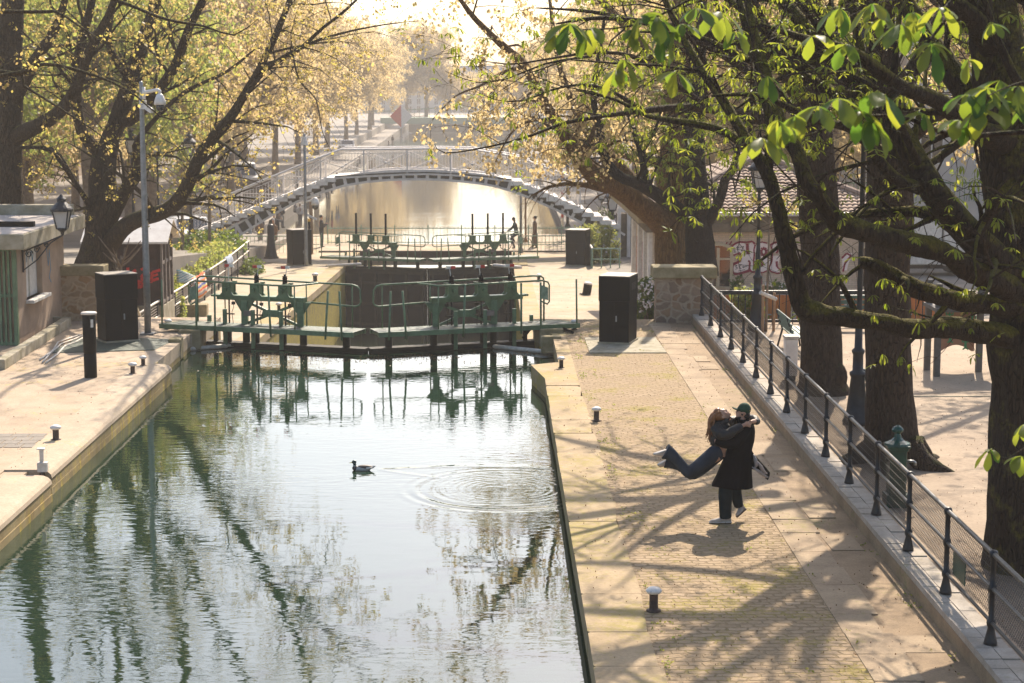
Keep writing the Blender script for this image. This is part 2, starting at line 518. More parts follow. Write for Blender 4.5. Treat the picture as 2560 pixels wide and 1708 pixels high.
M['dirt'] = m_ground('packed_earth', (.32, .23, .14), (.20, .14, .085), (.13, .15, .03), .3, 1.6, .4)
M['play'] = m_ground('playground_earth', (.37, .285, .20), (.255, .19, .13), (.19, .14, .095), .55, .7, .3)
M['plinth'] = m_ground('plinth_stone', (.42, .37, .31), (.28, .24, .19), (.18, .18, .05), .2, 2.0, .3)
M['street'] = m_ground('street_stone', (.25, .22, .185), (.17, .15, .125), None, 0, .5, .2)
M['lower'] = m_ground('lower_quay_stone', (.43, .345, .25), (.29, .225, .155), (.25, .24, .06), .5, 1.1, .3)
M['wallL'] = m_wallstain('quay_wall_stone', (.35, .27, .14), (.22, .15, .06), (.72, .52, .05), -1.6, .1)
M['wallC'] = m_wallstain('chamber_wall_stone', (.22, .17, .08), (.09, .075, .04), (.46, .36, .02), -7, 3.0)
M['soil'] = m_ground('soil', (.10, .08, .055), (.06, .05, .035), None, 0, .3, .3)
_duck = G(905, 1176, -.42)
_wk = G(1262, 1222, -.42)
M['water'] = m_water('canal_water', (.012, .028, .015), .40, (_wk.x, _wk.y, 1.5, _duck.x + .25, _duck.y + .05))
M['pound'] = m_water('far_canal_water', (.05, .047, .036), .2, None, .05)
M['chwater'] = m_water('chamber_water', (.012, .018, .012), .4, None, .03)
# ------------------------------------------------------------------ levels
def lerpt(y, tab):
    if y <= tab[0][0]: return tab[0][1]
    for (a, b), (c, d) in zip(tab, tab[1:]):
        if y <= c: return b + (d - b) * (y - a) / (c - a)
    return tab[-1][1]
def qz(Y): return lerpt(Y, [(49.3, -1.45), (60, -1.72), (84, -2.5), (100, -2.92), (112, -2.95)])
def lz(Y): return lerpt(Y, [(49, .55), (60, .45), (95, -2.2), (125, -3.5), (900, -3.5)])
def rz_(Y): return lerpt(Y, [(49.3, -1.45), (60, -1.72), (84, -2.5), (125, -3.5), (900, -3.5)])
WZ = -.42
PZ = -5.6
def frange(a, b, n): return [a + (b - a) * i / (n - 1) for i in range(n)]
# the ground, one sheet out to the horizon
struct(MB().sheet(frange(-2500, 2500, 9), frange(-500, 3500, 9), lambda x, y: -8.5), 'ground', M['soil'])
# near basin water and the water of the lower pound
struct(MB().sheet(frange(-7.8, 1.6, 3), frange(2, 46.2, 3), lambda x, y: WZ), 'water', M['water'])
struct(MB().sheet(frange(-40, 30, 3), frange(88.9, 640, 5), lambda x, y: PZ), 'pound_water', M['pound'])
struct(MB().sheet(frange(-7.4, 1.1, 3), frange(46.0, 88.9, 3), lambda x, y: PZ), 'chamber_water', M['chwater'])
# right quay : coping, cobbles, packed earth
XR = 1.06
mb = MB(); mb.prism([(XR, 38.0), (XR, 38.9), (.80, 40.8), (1.43, 41.2), (1.43, 45.9), (1.0, 46.7), (1.0, 48.8), (1.76, 48.8), (1.76, 38.0)], -.30, 0.012)
rng = random.Random(2); y = 4.0
while y < 37.9:
    y2 = min(y + rng.uniform(1.1, 2.1), 37.99); z = .008 + rng.uniform(-.006, .006); e0 = rng.uniform(-.008, .008)
    mb.prism([(XR + .02 + e0, y), (XR + e0, y + .03), (XR + e0, y2 - .05), (XR + .025 + e0, y2 - .012), (1.76 + rng.uniform(-.05, .06), y2 - .012), (1.76 + rng.uniform(-.05, .06), y)], -.30, z); y = y2
struct(mb, 'quay_coping', M['coping'])
mb = MB(); mb.prism([(XR + .03, 4), (XR + .03, 38.9), (.815, 40.8), (1.44, 41.2), (1.44, 45.9), (1.012, 46.7), (1.012, 48.79), (1.76, 48.79), (1.76, 4)], -8.4, -.30)
struct(mb, 'quay_wall', M['wallL'])
mb = MB(); mb.span(1.76, 4.02, 4, 48.8, -8.4, 0.0)
struct(mb, 'cobbled_quay', M['cobble'])
mb = MB(); mb.span(4.02, 5.32, 4, 48.8, -8.4, -.004)
struct(mb, 'path_earth', M['dirt'])
# paving slabs of the quay path, each a little out of level
rng = random.Random(5)
mb = MB(); y = 12.0; x0 = 4.02
while y < 47.5:
    L = rng.uniform(.75, 1.35)
    wd = rng.uniform(.46, .56)
    mb.box((x0 - .02 + wd / 2, y + L / 2, -.018), (wd - .008, L - .012, .06), rz=rng.uniform(-.012, .012), rx=rng.uniform(-.012, .012), ry=rng.uniform(-.008, .008))
    if rng.random() < .3:
        w2 = rng.uniform(.3, .52)
        mb.box((x0 + .52 + w2 / 2, y + L / 2, -.022), (w2 - .02, L * .8, .05), rz=rng.uniform(-.02, .02), rx=rng.uniform(-.02, .02))
    y += L
struct(mb, 'path', M['slab'])
# playground ground and street level beyond on the right
struct(MB().sheet(frange(5.32, 60, 12), frange(4, 48.8, 12), lambda x, y: 0.0, -8), 'playground', M['play'])
struct(MB().sheet([5.3] + frange(9, 80, 8), frange(48.8, 640, 70), lambda x, y: rz_(y) if (y < 112 or x > 12.5) else -4.9, -8.4), 'street_ground', M['street'])
struct(MB().sheet([1.0, 2, 3.5, 5.3], frange(48.8, 112, 30), lambda x, y: qz(y), -8.4), 'lower_quay', M['lower'])
# left quay: surface, rounded coping, wall, recess and ladder slot
GY0 = G(120, 1200, -.1).y - .15; GY1 = GY0 + .42
def lip(mb, ya, yb, xs=0.0):
    prof = [(-8.0, -.3), (-8.0, .012), (-7.46, .012), (-7.36, 0.002), (-7.29, -.025), (-7.24, -.07), (-7.225, -.13), (-7.26, -.15), (-7.5, -.15), (-7.5, -.3)]
    vs = [(px + xs, ya, pz) for px, pz in prof] + [(px + xs, yb, pz) for px, pz in prof]
    n = len(prof)
    fs = [tuple(range(n - 1, -1, -1)), tuple(range(n, 2 * n))] + [(i, (i + 1) % n, n + (i + 1) % n, n + i) for i in range(n)]
    fs = [f[::-1] for f in fs]
    mb.add(vs, fs)
mb = MB()
lip(mb, 4, GY0, .10); lip(mb, GY1, 41.0)
mb.prism([(-8.0, 41.0), (-7.6, 41.0), (-7.62, 45.9), (-7.35, 46.7), (-7.35, 49.3), (-8.0, 49.3)], -.3, .012)
struct(mb, 'quay_coping', M['lip'], smooth=False)
mb = MB()
mb.span(-7.99, -7.13, 4, GY0, -8.4, -.3); mb.span(-7.99, -7.235, GY1, 40.99, -8.4, -.3)
mb.span(-7.49, -7.14, 4.01, GY0 - .005, -.3, -.152); mb.span(-7.49, -7.24, GY1 + .005, 40.98, -.3, -.152)
mb.prism([(-8.0, 41.01), (-7.61, 41.01), (-7.63, 45.9), (-7.36, 46.7), (-7.36, 49.29), (-8.0, 49.29)], -8.4, -.3)
struct(mb, 'quay_wall', M['wallL'])
mb = MB(); mb.span(-60, -8.0, 4, 49.3, -8.4, 0.0); mb.span(-8.01, -7.62, GY0, GY1, -8.4, -.02)
struct(mb, 'quay_left', M['lquay'])
# pale paved patch on the left quay
p0 = G(0, 1107); p1 = G(96, 1112)
mb = MB(); rng = random.Random(9)
for i in range(9):
    for j in range(4):
        mb.box((p1.x - .1 - i * .3 - (j % 2) * .12, p0.y - .3 + j * .32, .003), (.28, .30, .012))
struct(mb, 'paving', M['street'])
struct(MB().sheet([-11.9, -10, -8.5, -7.36], frange(49.3, 112, 30), lambda x, y: qz(y), -8.4), 'lower_quay', M['lower'])
# facing of the lock chamber
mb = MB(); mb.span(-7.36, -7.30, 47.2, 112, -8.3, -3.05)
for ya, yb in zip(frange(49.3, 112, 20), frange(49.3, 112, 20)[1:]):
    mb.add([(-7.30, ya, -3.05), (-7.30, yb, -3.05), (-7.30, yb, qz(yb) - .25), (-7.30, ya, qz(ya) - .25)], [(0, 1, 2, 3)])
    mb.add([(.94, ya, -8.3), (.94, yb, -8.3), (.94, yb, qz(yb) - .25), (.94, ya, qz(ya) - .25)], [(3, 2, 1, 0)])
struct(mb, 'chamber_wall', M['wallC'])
mb = MB()
for ya, yb in zip(frange(49.32, 100, 16), frange(49.32, 100, 16)[1:]):
    for xa, xb in ((-7.95, -7.27), (.9, 1.6)):
        mb.add([(xa, ya, qz(ya) + .03), (xb, ya, qz(ya) + .03), (xb, yb, qz(yb) + .03), (xa, yb, qz(yb) + .03),
                (xa, ya, qz(ya) - .25), (xb, ya, qz(ya) - .25), (xb, yb, qz(yb) - .25), (xa, yb, qz(yb) - .25)],
               [(0, 1, 2, 3), (7, 6, 5, 4), (0, 4, 5, 1), (1, 5, 6, 2), (2, 6, 7, 3), (3, 7, 4, 0)])
struct(mb, 'chamber_coping', M['coping'])
# street level on the left
struct(MB().sheet([-90, -60, -40, -30, -24, -18, -14, -11.9], frange(49.3, 112, 24), lambda x, y: lz(y), -8.4), 'street_ground', M['street'])
M['farq'] = m_ground('far_quay_stone', (.46, .41, .35), (.36, .32, .27), None, 0, .5, .2)
def lb(y): return lerpt(y, [(112, -17.2), (420, -21.5), (640, -23)])
mb = MB()
ysf = frange(112, 640, 40)
for ya, yb in zip(ysf, ysf[1:]):
    for a, b, za, zb_ in ((0, 0, -8.4, -4.75), (0, -3.3, -4.75, -4.75), (-3.3, -3.4, -4.75, -3.5), (-3.4, -70, -3.5, -3.5)):
        mb.add([(lb(ya) + a, ya, za), (lb(yb) + a, yb, za), (lb(yb) + b, yb, zb_), (lb(ya) + b, ya, zb_)], [(0, 1, 2, 3)])
struct(mb, 'far_quay', M['street'])
mb = MB(); mb.span(-60, -7.36, 111.9, 112.1, -8.4, -3.2); mb.span(1.0, 12.6, 111.9, 112.1, -8.4, -3.2)
struct(mb, 'lock_head', M['wallL'])
mb = MB(); mb.sheet([11.2, 12.5], frange(112, 640, 4), lambda x, y: -4.9, -8.4); struct(mb, 'far_quay_right', M['street'])
mb = MB(); mb.sheet([-21, 11], frange(470, 474, 2), lambda x, y: -3.4, -8.4); struct(mb, 'far_quay_end', M['street'])
# ------------------------------------------------------------------ metals, paints, etc.
M['green'] = mat('green_paint', (.12, .205, .105), (.065, .115, .058), 5, .45, 0, .15, 30)
M['green_deck'] = mat('green_grating', (.05, .075, .05), (.025, .04, .028), 12, .6, 0, .4, 60)
M['greenlt'] = mat('faded_green_paint', (.22, .33, .24), (.12, .2, .14), 8, .5)
M['oldwood'] = mat('wet_timber', (.030, .024, .013), (.010, .009, .006), 6, .8, 0, .5, 30)
M['gatedark'] = mat('weathered_gate_steel', (.014, .014, .015), (.006, .006, .007), 1.3, .8, 0, .3, 14, (1, 1, .35), spec=.1)
M['rubber'] = mat('black_rubber', (.007, .007, .007), (.004, .004, .004), 8, .7, spec=.1)
M['black'] = mat('black_cabinet_paint', (.0055, .006, .006), (.003, .0035, .0035), 3, .5, 0, .05, 60, spec=.09)
M['blacktop'] = mat('pale_cabinet_lid', (.30, .26, .21), (.13, .115, .095), 5, .6)  # lid colour much paler than the black cabinet body
M['iron'] = mat('dark_iron', (.018, .021, .025), (.009, .010, .012), 7, .45, .15, .15, 40)
M['rail'] = mat('worn_rail_paint', (.085, .085, .085), (.035, .037, .04), 10, .38, .35, .1, 40)
M['steel'] = mat('galvanised_steel', (.27, .28, .29), (.19, .2, .2), 9, .42, .5)
M['white'] = mat('white_paint', (.72, .69, .64), (.55, .52, .47), 9, .5)
M['red'] = mat('red_paint', (.55, .04, .03), (.4, .03, .025), 9, .5)
M['yellow'] = mat('yellow_lens', (.8, .45, .03), (.6, .32, .02), 9, .4)
M['brgrey'] = mat('bridge_grey_paint', (.70, .65, .60), (.54, .50, .46), 2.5, .55, 0, .15, 20)
M['brdark'] = mat('dark_bridge_web', (.13, .115, .09), (.08, .07, .055), 3, .8)  # dark tone for the sheet behind the rib openings
M['step'] = mat('worn_step_stone', (.80, .76, .70), (.68, .63, .57), 4, .8, 0, .2, 20)
M['render'] = mat('hut_render', (.40, .285, .2), (.28, .2, .14), 1.6, .9, 0, .3, 26)
M['concrete'] = mat('mossy_concrete', (.36, .32, .24), (.21, .185, .115), 3.0, .9, 0, .3, 22)
M['rooftop'] = mat('roof_gravel', (.46, .41, .36), (.36, .31, .27), 4, .95, 0, .4, 50)
M['shed'] = mat('brown_red_board', (.065, .035, .028), (.04, .024, .02), 4, .7, 0, .15, 20)
M['shedside'] = mat('grey_shed_post', (.22, .185, .16), (.14, .115, .1), 6, .8)
M['glass'] = mat('dark_glass', (.02, .022, .022), (.012, .012, .014), 3, .08, 0, 0, spec=.8)
M['lampglass'] = mat('frosted_lamp_glass', (.5, .48, .45), (.42, .4, .38), 3, .25)
M['rubbleL'] = m_rubble('rubble_stone_warm', (.37, .26, .155), (.27, .18, .10), (.42, .31, .2), 3.3)
M['rubbleR'] = m_rubble('rubble_stone_brown', (.30, .215, .15), (.15, .10, .075), (.36, .28, .2), 3.6)
M['cap'] = mat('mossy_cap_stone', (.33, .27, .16), (.2, .16, .075), 3, .9, 0, .4, 18)
M['brick'] = m_brick('pale_brick', (.62, .49, .36), (.53, .41, .29), (.42, .34, .26))
M['cream'] = mat('cream_joinery', (.52, .43, .29), (.42, .34, .22), 5, .6)
M['tile'] = mat('clay_roof_tile', (.40, .29, .215), (.24, .165, .12), 4, .85, 0, .2, 20)
M['cornice'] = mat('stained_cornice', (.19, .15, .10), (.11, .085, .055), 3, .9, 0, .3, 20)
M['zinc'] = mat('zinc_gutter', (.5, .5, .5), (.38, .38, .38), 6, .4, .5)
M['orange'] = mat('orange_board', (.62, .21, .04), (.46, .14, .03), 7, .6, 0, .1, 30, (1, 1, .15))
M['stake'] = mat('stake_wood', (.36, .22, .12), (.24, .14, .075), 7, .85, 0, .3, 30)
M['benchgreen'] = mat('bench_green_slat', (.10, .17, .13), (.05, .09, .07), 6, .5)
M['pumpgreen'] = mat('pump_green_enamel', (.012, .075, .055), (.006, .04, .03), 5, .25, 0, .05, 30)
M['playbrown'] = mat('playground_board', (.33, .17, .095), (.26, .13, .075), 4, .6)
M['playpost'] = mat('playground_post', (.12, .11, .10), (.075, .07, .06), 6, .7)
M['playgreen'] = mat('playground_green', (.05, .28, .11), (.04, .2, .08), 6, .6)
M['maroon'] = mat('maroon_spray', (.27, .022, .045), (.18, .014, .028), 9, .8)
M['spraywhite'] = mat('pale_spray', (.80, .70, .66), (.68, .58, .53), 6, .85)
M['sprayred'] = mat('red_spray', (.72, .04, .03), (.55, .03, .025), 9, .7)
M['sprayblue'] = mat('blue_spray', (.12, .25, .36), (.09, .2, .3), 9, .8)
M['ink'] = mat('ink', (.03, .02, .02), None, 9, .8)
M['hose'] = mat('pale_hose', (.62, .57, .5), (.46, .41, .35), 8, .6)

# ------------------------------------------------------------------ lock gates
def gate_leaf(P0, P1, zo, label, tall, flags, side):
    """one mitre leaf: P0 pivot, P1 mitre end; zo = walkway top level"""
    P0 = Vector((P0[0], P0[1], 0)); P1 = Vector((P1[0], P1[1], 0))
    L = (P1 - P0).length; u = (P1 - P0) / L; n = Vector((u.y, -u.x, 0))
    if n.y > 0: n = -n
    def P(s, d, z): return P0 + u * s + n * d + Vector((0, 0, zo + z))
    root = empty('lock_gate', P(0, 0, 0), 0, label, 'lock gate', 'mitre gate leaves of the lock')
    off = P(0, 0, 0)
    up = (0, 0, 1)
    def put(mb, name, m, par=root, smooth=False): return mb.build(name, m, par, off if par is root else off, smooth)
    def bar(mb, s0, d0, z0, s1, d1, z1, w, h): mb.bar(P(s0, d0, z0), P(s1, d1, z1), w, h)
    # walkway
    mb = MB()
    bar(mb, -.85, .78, -.06, L - .03, .78, -.06, .05, .12); bar(mb, -.55, .02, -.06, L - .03, .02, -.06, .05, .12)
    bar(mb, -.85, .78, -.06, -.55, .02, -.06, .05, .12)
    for k in range(8):
        s = .1 + k * (L - .2) / 7
        bar(mb, s, .05, -.07, s, .75, -.07, .05, .08)
    put(mb, 'walkway_frame', M['green'])
    mb = MB(); mb.plate([P(-.8, .755, -.012), P(L - .04, .755, -.012), P(L - .04, .045, -.012), P(-.5, .045, -.012)], .02)
    put(mb, 'walkway', M['green_deck'])
    # leaf below
    mb = MB(); bar(mb, -.1, .0, -3.05, L - .02, 0, -3.05, .22, 5.0)
    put(mb, 'gate_panel', M['gatedark'])
    if zo < -1:
        mb = MB()
        for k in range(6): s = .15 + k * (L - .35) / 5; bar(mb, s, .14, -2.95, s, .14, -2.951 + .001 + 2.2, .1, .07) if False else mb.box(P(s, .14, -2.9), (.12, .07, 4.6), rz=math.atan2(u.y, u.x))
        for z in (-1.3, -2.3, -3.3): mb.box(P(L / 2, .13, z), (L - .3, .05, .12), rz=math.atan2(u.y, u.x))
        put(mb, 'gate_ribs', M['oldwood'])
    mb = MB(); bar(mb, -.2, .0, -.53, L, 0, -.53, .34, .09)
    bar(mb, -.2, .2, -.7, L, .2, -.7, .06, .22)
    put(mb, 'top_beam', M['oldwood'])
    for s in (.34, .72, 1.2, 1.5, 2.25, 2.78, 3.95):
        mb = MB(); bar(mb, s, .03, -.5, s, .03, -.1, .17 if s in (1.2, 2.78, 3.95) else .11, .15)
        put(mb, 'support_post', M['oldwood'])
    # paddle frame
    mb = MB(); bar(mb, .32, .1, .70, 2.88, .1, .70, .24, .05); bar(mb, .45, .1, .64, 2.86, .1, .64, .14, .08)
    put(mb, 'frame_beam', M['green'])
    for s, ww in ((1.2, .2), (2.74, .2)):
        mb = MB(); bar(mb, s, .1, 0, s, .1, .6, .16, ww)
        mb.plate([P(s - .28, .1, .6), P(s + .28, .1, .6), P(s + .1, .1, .32), P(s - .1, .1, .32)], .05)
        put(mb, 'frame_leg', M['green'])
    mb = MB()
    bar(mb, 1.28, .08, .55, 2.64, .08, .02, .03, .07); bar(mb, 1.28, .11, .02, 2.64, .11, .55, .03, .07)
    mb.plate([P(1.72, .095, .38), P(2.2, .095, .38), P(2.26, .095, .2), P(1.66, .095, .2)], .07)
    put(mb, 'cross_brace', M['green'])
    for k, s in enumerate((.76, 1.54, 2.32)):
        mb = MB()
        b0 = [(-.19, 0), (.19, 0), (.13, .07), (.13, .29), (.17, .30), (.17, .34), (.05, .34), (.05, .31), (-.13, .31), (-.13, .07)]
        for dd in (-.02, .2):
            mb.plate([P(s + a, dd, .725 + b) for a, b in b0], .05)
        mb.box(P(s, .09, .725 + .15), (.22, .18, .27), rz=math.atan2(u.y, u.x))
        mb.tube([P(s - .03, .2, .88), P(s - .03, .3, .88)], [.05, .05], 10); mb.tube([P(s + .06, .2, .97), P(s + .06, .27, .97)], [.04, .04], 10)
        wb_ = put(mb, 'winch', M['green'])
        mb = MB()
        if tall > .3:
            mb.tube([P(s, .09, 1.03), P(s, .09, 1.04 + tall)], [.052, .052], 10); mb.tube([P(s, .09, 1.04 + tall), P(s, .09, 1.07 + tall)], [.06, .06], 10)
        elif not (side == 'L' and k == 0):
            prof = []
            z = 1.04
            for q in range(8): prof += [(.055 + .012 * (q % 2), q * tall / 7)]
            mb.lathe(prof, 12, P(s, .09, 1.04))
            mb.tube([P(s, .09, 1.04 + tall), P(s, .09, 1.09 + tall)], [.028, .028], 8)
        if mb.v: c = mb.build('rack_sleeve', M['rubber'], wb_, off)
        if flags:
            mb = MB(); zt = 1.05 + tall
            lean = .05 if not (side == 'L' and k == 0) else 0
            mb.tube([P(s, .09, zt - .2), P(s + lean, .09, zt + .17), P(s + lean * .6, .09, zt + .2)], [.009, .009, .009], 6)
            fr = mb.build('rod', M['white'], wb_, off)
            mb = MB(); mb.plate([P(s - .1, .09, zt + .17), P(s + .02, .09, zt + .17), P(s + .02, .09, zt + .245), P(s - .1, .09, zt + .245)], .012)
            mb.build('flag_marker', M['red'], wb_, off)
            mb = MB(); mb.plate([P(s + .02, .09, zt + .18), P(s + .17, .09, zt + .17), P(s + .12, .09, zt + .21), P(s + .17, .09, zt + .25), P(s + .02, .09, zt + .24)], .012)
            mb.build('marker_tail', M['white'], wb_, off)
        # screw rods and guide columns
        mb = MB(); mb.tube([P(s, .09, .62), P(s, .09, -.4)], [.022, .022], 8); mb.build('screw', M['iron'], wb_, off)
        mb = MB(); bar(mb, s - .06, .22, -.6, s - .06, .22, .37, .1, .1)
        put(mb, 'guide_column', M['green'])
        mb = MB(); mb.tube([P(s + .14, .15, .6), P(s + .16, .15, .42), P(s + .12, .18, .3), P(s + .14, .16, -.0)], [.008] * 4, 6)
        mb.box(P(s + .15, .15, .52), (.09, .07, .07)); mb.box(P(s + .05, .2, .25), (.3, .03, .03), rz=math.atan2(u.y, u.x))
        put(mb, 'chain', M['oldwood'])
    mb = MB(); mb.box(P(1.36, .26, .29), (.2, .08, .13), rz=math.atan2(u.y, u.x)); put(mb, 'junction_box', M['shedside'])
    # railings
    r = .024
    def rail(mb, pts, rr=r): mb.tube([P(*p) for p in pts], [rr] * len(pts), 8)
    mb = MB()
    rail(mb, [(-.18, .0, -.1), (-.18, 0, 1.0), (-.16, 0, 1.1), (-.08, 0, 1.15), (.1, 0, 1.16), (2.9, .0, 1.1), (4.1, .02, 1.08), (4.24, .02, 1.05), (4.32, .02, .96), (4.34, .02, .66), (4.30, .02, .58), (4.2, .02, .54), (2.9, .02, .60)])
    for s in (.6, 1.5, 2.86, 4.1): rail(mb, [(s, 0, 0), (s, 0, 1.1)], .016)
    put(mb, 'back_railing', M['green'], smooth=True)
    mb = MB()
    rail(mb, [(.16, .76, 1.12), (2.3, .74, 1.08), (2.86, .7, 1.08), (3.1, .3, 1.09), (3.2, .04, 1.09)])
    for s, lean in ((.2, 0), (.72, 0), (2.25, -.06), (3.72, .08), (4.16, -.06)):
        rail(mb, [(s, .8, -.2), (s + lean * .3, .8, .2), (s + lean, .78, 1.08 if s < 3 else 1.0)], .026)
    rail(mb, [(-.78, .78, -.05), (-.76, .78, 1.12)], .022)
    if True: rail(mb, [(2.86, .7, 1.08), (2.86, .7, 0)], .018)
    put(mb, 'front_railing', M['green'], smooth=True)
    mb = MB(); rail(mb, [(.16, .76, 1.12), (-.05, .62, 1.06), (-.1, .6, .98), (-.1, .6, .56), (-.04, .62, .5), (.18, .74, .6)], .02)
    put(mb, 'end_loop', M['green'], smooth=True)
    mb = MB(); mb.plate([P(-.06, .62, .92), (P(.16, .72, 1.0)), P(.16, .72, .66), P(-.06, .62, .6)], .012); put(mb, 'notice_plate', M['greenlt'])
    mb = MB(); mb.box(P(.2, .1, .1), (.1, .1, .16)); put(mb, 'foot_box', M['green'])
    return root
gate_leaf((-7.42, 46.95), (-3.17, 45.5), .20, 'near left leaf of the lock gate with green walkway, three winches and red marker tails', .2, True, 'L')
gate_leaf((1.08, 46.95), (-3.13, 45.5), .20, 'near right leaf of the lock gate with green walkway, reaching the cobbled quay', .2, True, 'R')
gate_leaf((-7.42, 90.2), (-3.28, 88.7), -2.18, 'far left leaf of the lock gate with three tall black rack sleeves', 1.02, False, 'L')
gate_leaf((1.08, 90.2), (-3.24, 88.7), -2.18, 'far right leaf of the lock gate under the footbridge with three tall black rack sleeves', 1.02, False, 'R')
# white booms floating in front of the gates
def boom(a, b, r, label):
    mb = MB(); a = Vector(a); b = Vector(b); d = (b - a).normalized()
    mb.tube([a, a + d * .05, b - d * .05, b], [r * .6, r, r, r * .6], 10)
    e = empty('boom', a, 0, label, 'boom', 'floating booms by the gates')
    mb.build('pole', M['hose'], e, a, True)
    mb = MB(); mb.tube([a - d * .12, a + d * .06], [.03, .03], 8); mb.build('end_shackle', M['iron'], e, a)
zb = WZ + .05
boom(G(421, 877, zb), G(598, 862, zb), .055, 'pale boom pole between the left quay and the near gate')
boom(G(1233, 866, zb), G(1386, 882, zb), .055, 'pale boom pole between the right quay and the near gate')
boom(A(820, 665, 87.5), A(903, 660, 87.2), .07, 'pale boom pole at the left end of the far gate')
boom(A(1232, 663, 87.2), A(1305, 669, 87.5), .08, 'dark blue grey boom pole at the right end of the far gate')
# mossy anchor blocks, black hoses
def block(name, c, d, rz, label, cat, m, grp=None):
    rr = random.Random(int(abs(c[0]) * 100))
    mb = MB(); mb.box((0, 0, d[2] / 2), d); o = mb.build(name, m, bevel=.03); o.location = c; o.rotation_euler = (0, 0, rz)
    return tag(o, label, cat, grp)
block('anchor_block', (-7.65, 46.25, -.4), (.55, .5, .5), 0, 'mossy timber block against the left end of the near gate', 'anchor block', M['cap'], 'gate anchor blocks')
block('anchor_block', (-7.75, 44.6, -.4), (.3, .45, .5), 0, 'mossy block in the left gate recess nearest the pale boom', 'anchor block', M['cap'], 'gate anchor blocks')
block('anchor_block', (1.42, 46.3, -.35), (.6, .55, .46), 0, 'mossy block at the right end of the near gate', 'anchor block', M['cap'], 'gate anchor blocks')
block('anchor_block', (1.38, 45.1, -.35), (.5, .3, .42), 0, 'low mossy block under the right end of the gate walkway', 'anchor block', M['cap'], 'gate anchor blocks')
mb = MB(); mb.tube([(-7.9, 47.2, .03), (-7.75, 47.0, .12), (-7.3, 46.7, .16), (-6.9, 46.6, .02), (-6.7, 46.6, -.3)], [.03] * 5, 8)
tag(mb.build('hose', M['rubber'], smooth=True), 'black hose bending over the left quay edge to the gate', 'hose')
mb = MB(); mb.tube([(1.95, 46.0, .03), (1.75, 46.3, .08), (1.4, 46.6, .16), (1.0, 46.7, .14), (.7, 46.6, -.2)], [.035] * 5, 8)
tag(mb.build('hose', M['rubber'], smooth=True), 'black hose bending over the right quay edge to the gate', 'hose')

# ------------------------------------------------------------------ black control cabinets
def cabinet(loc, w, d, h, rz, label, split=.36):
    e = empty('control_cabinet', loc, rz, label, 'cabinet', 'black control cabinets by the lock gates')
    hh = h * split
    mb = MB(); mb.box((0, 0, (h - hh) / 2), (w - .03, d - .03, h - hh)); mb.build('cabinet_body', M['black'], e, bevel=.01)
    mb = MB(); mb.box((0, 0, h - hh / 2), (w, d, hh)); mb.build('hood', M['black'], e, bevel=.012)
    mb = MB(); mb.box((0, 0, h + .008), (w - .01, d - .01, .02)); mb.build('lid', M['blacktop'], e)
    mb = MB(); mb.box((0, -d / 2 + .008, (h - hh) * .5), (.012, .02, (h - hh) * .92)); mb.build('door_seam', M['rubber'], e)
    mb = MB(); mb.box((.06, -d / 2 + .004, (h - hh) * .6), (.03, .03, .14)); mb.build('handle', M['steel'], e)
    mb = MB()
    for k in range(5): mb.box((w / 2 - .002, 0, h - hh * .3 - k * .035), (.012, d * .5, .012))
    mb.build('vent', M['iron'], e)
    mb = MB(); mb.box((0, 0, .03), (w + .03, d + .03, .06)); mb.build('plinth', M['concrete'], e)
    return e
cabinet((2.98, 44.45, 0), .76, .92, 1.64, R(-17), 'large black cabinet on the cobbled right quay in front of the stone pillar')
cabinet((-9.18, 44.75, 0), .84, .7, 1.66, R(30), 'large black cabinet on the left quay between the hut and the grey camera pole')
cabinet((-9.55, 90.2, qz(90)), 1.0, .85, 1.75, R(27), 'distant black cabinet beside the left end of the far gate')
cabinet((4.05, 90.0, qz(90)), 1.0, 1.0, 1.75, R(-18), 'distant black cabinet under the right end of the footbridge')
mb = MB(); mb.prism([(2.2, 42.6), (4.0, 42.6), (3.95, 45.2), (2.2, 45.2)], -.05, .022)
tag(mb.build('concrete_pad', M['concrete']), kind='structure')
mb = MB(); mb.prism([(-10.4, 42.7), (-8.0, 43.2), (-7.8, 45.0), (-10.2, 45.4)], -.05, .02)
tag(mb.build('metal_grating', M['green_deck']), kind='structure')

# ------------------------------------------------------------------ poles, tube bollard, cameras
def dome_camera(e, off, c, s=1.0, name='dome_camera'):
    mb = MB(); mb.lathe([(.03 * s, .16 * s), (.07 * s, .13 * s), (.11 * s, .02 * s), (.12 * s, -.05 * s), (.10 * s, -.06 * s)], 16, c)
    d = mb.build(name, M['white'], e, off, True)
    mb = MB(); mb.lathe([(.085 * s, -.06 * s), (.09 * s, -.1 * s), (.07 * s, -.16 * s), (.02 * s, -.19 * s)], 16, c)
    mb.build('lens_dome', M['glass'], d, off, True)
b0 = G(227, 944)
e = empty('tube_bollard', b0, 0, 'tall dark tube bollard with a pale cap and white sticker on the left quay', 'bollard')
mb = MB(); mb.lathe([(.12, 0), (.135, .01), (.135, .52), (.125, .525), (.125, .535), (.14, .54), (.14, 1.36), (.13, 1.37)], 22); mb.build('shaft', M['black'], e, None, True)
mb = MB(); mb.lathe([(.165, 1.365), (.17, 1.375), (.17, 1.395), (.155, 1.41)], 22); mb.build('cap', M['hose'], e, None, True)
mb = MB(); mb.box((.085, -.113, 1.18), (.055, .012, .17), rz=R(38)); mb.build('sticker', M['white'], e)
b1 = G(370, 836)
e = empty('camera_pole', b1, 0, 'tall grey camera pole with white dome camera beside the left cabinet', 'camera pole')
mb = MB(); mb.lathe([(.085, 0), (.085, 1.6), (.07, 4.2), (.05, 6.15), (.045, 6.25), (.02, 6.27)], 14); mb.build('pole', M['steel'], e, None, True)
mb = MB(); mb.box((0, 0, .02), (.34, .34, .04)); mb.build('base_plate', M['steel'], e)
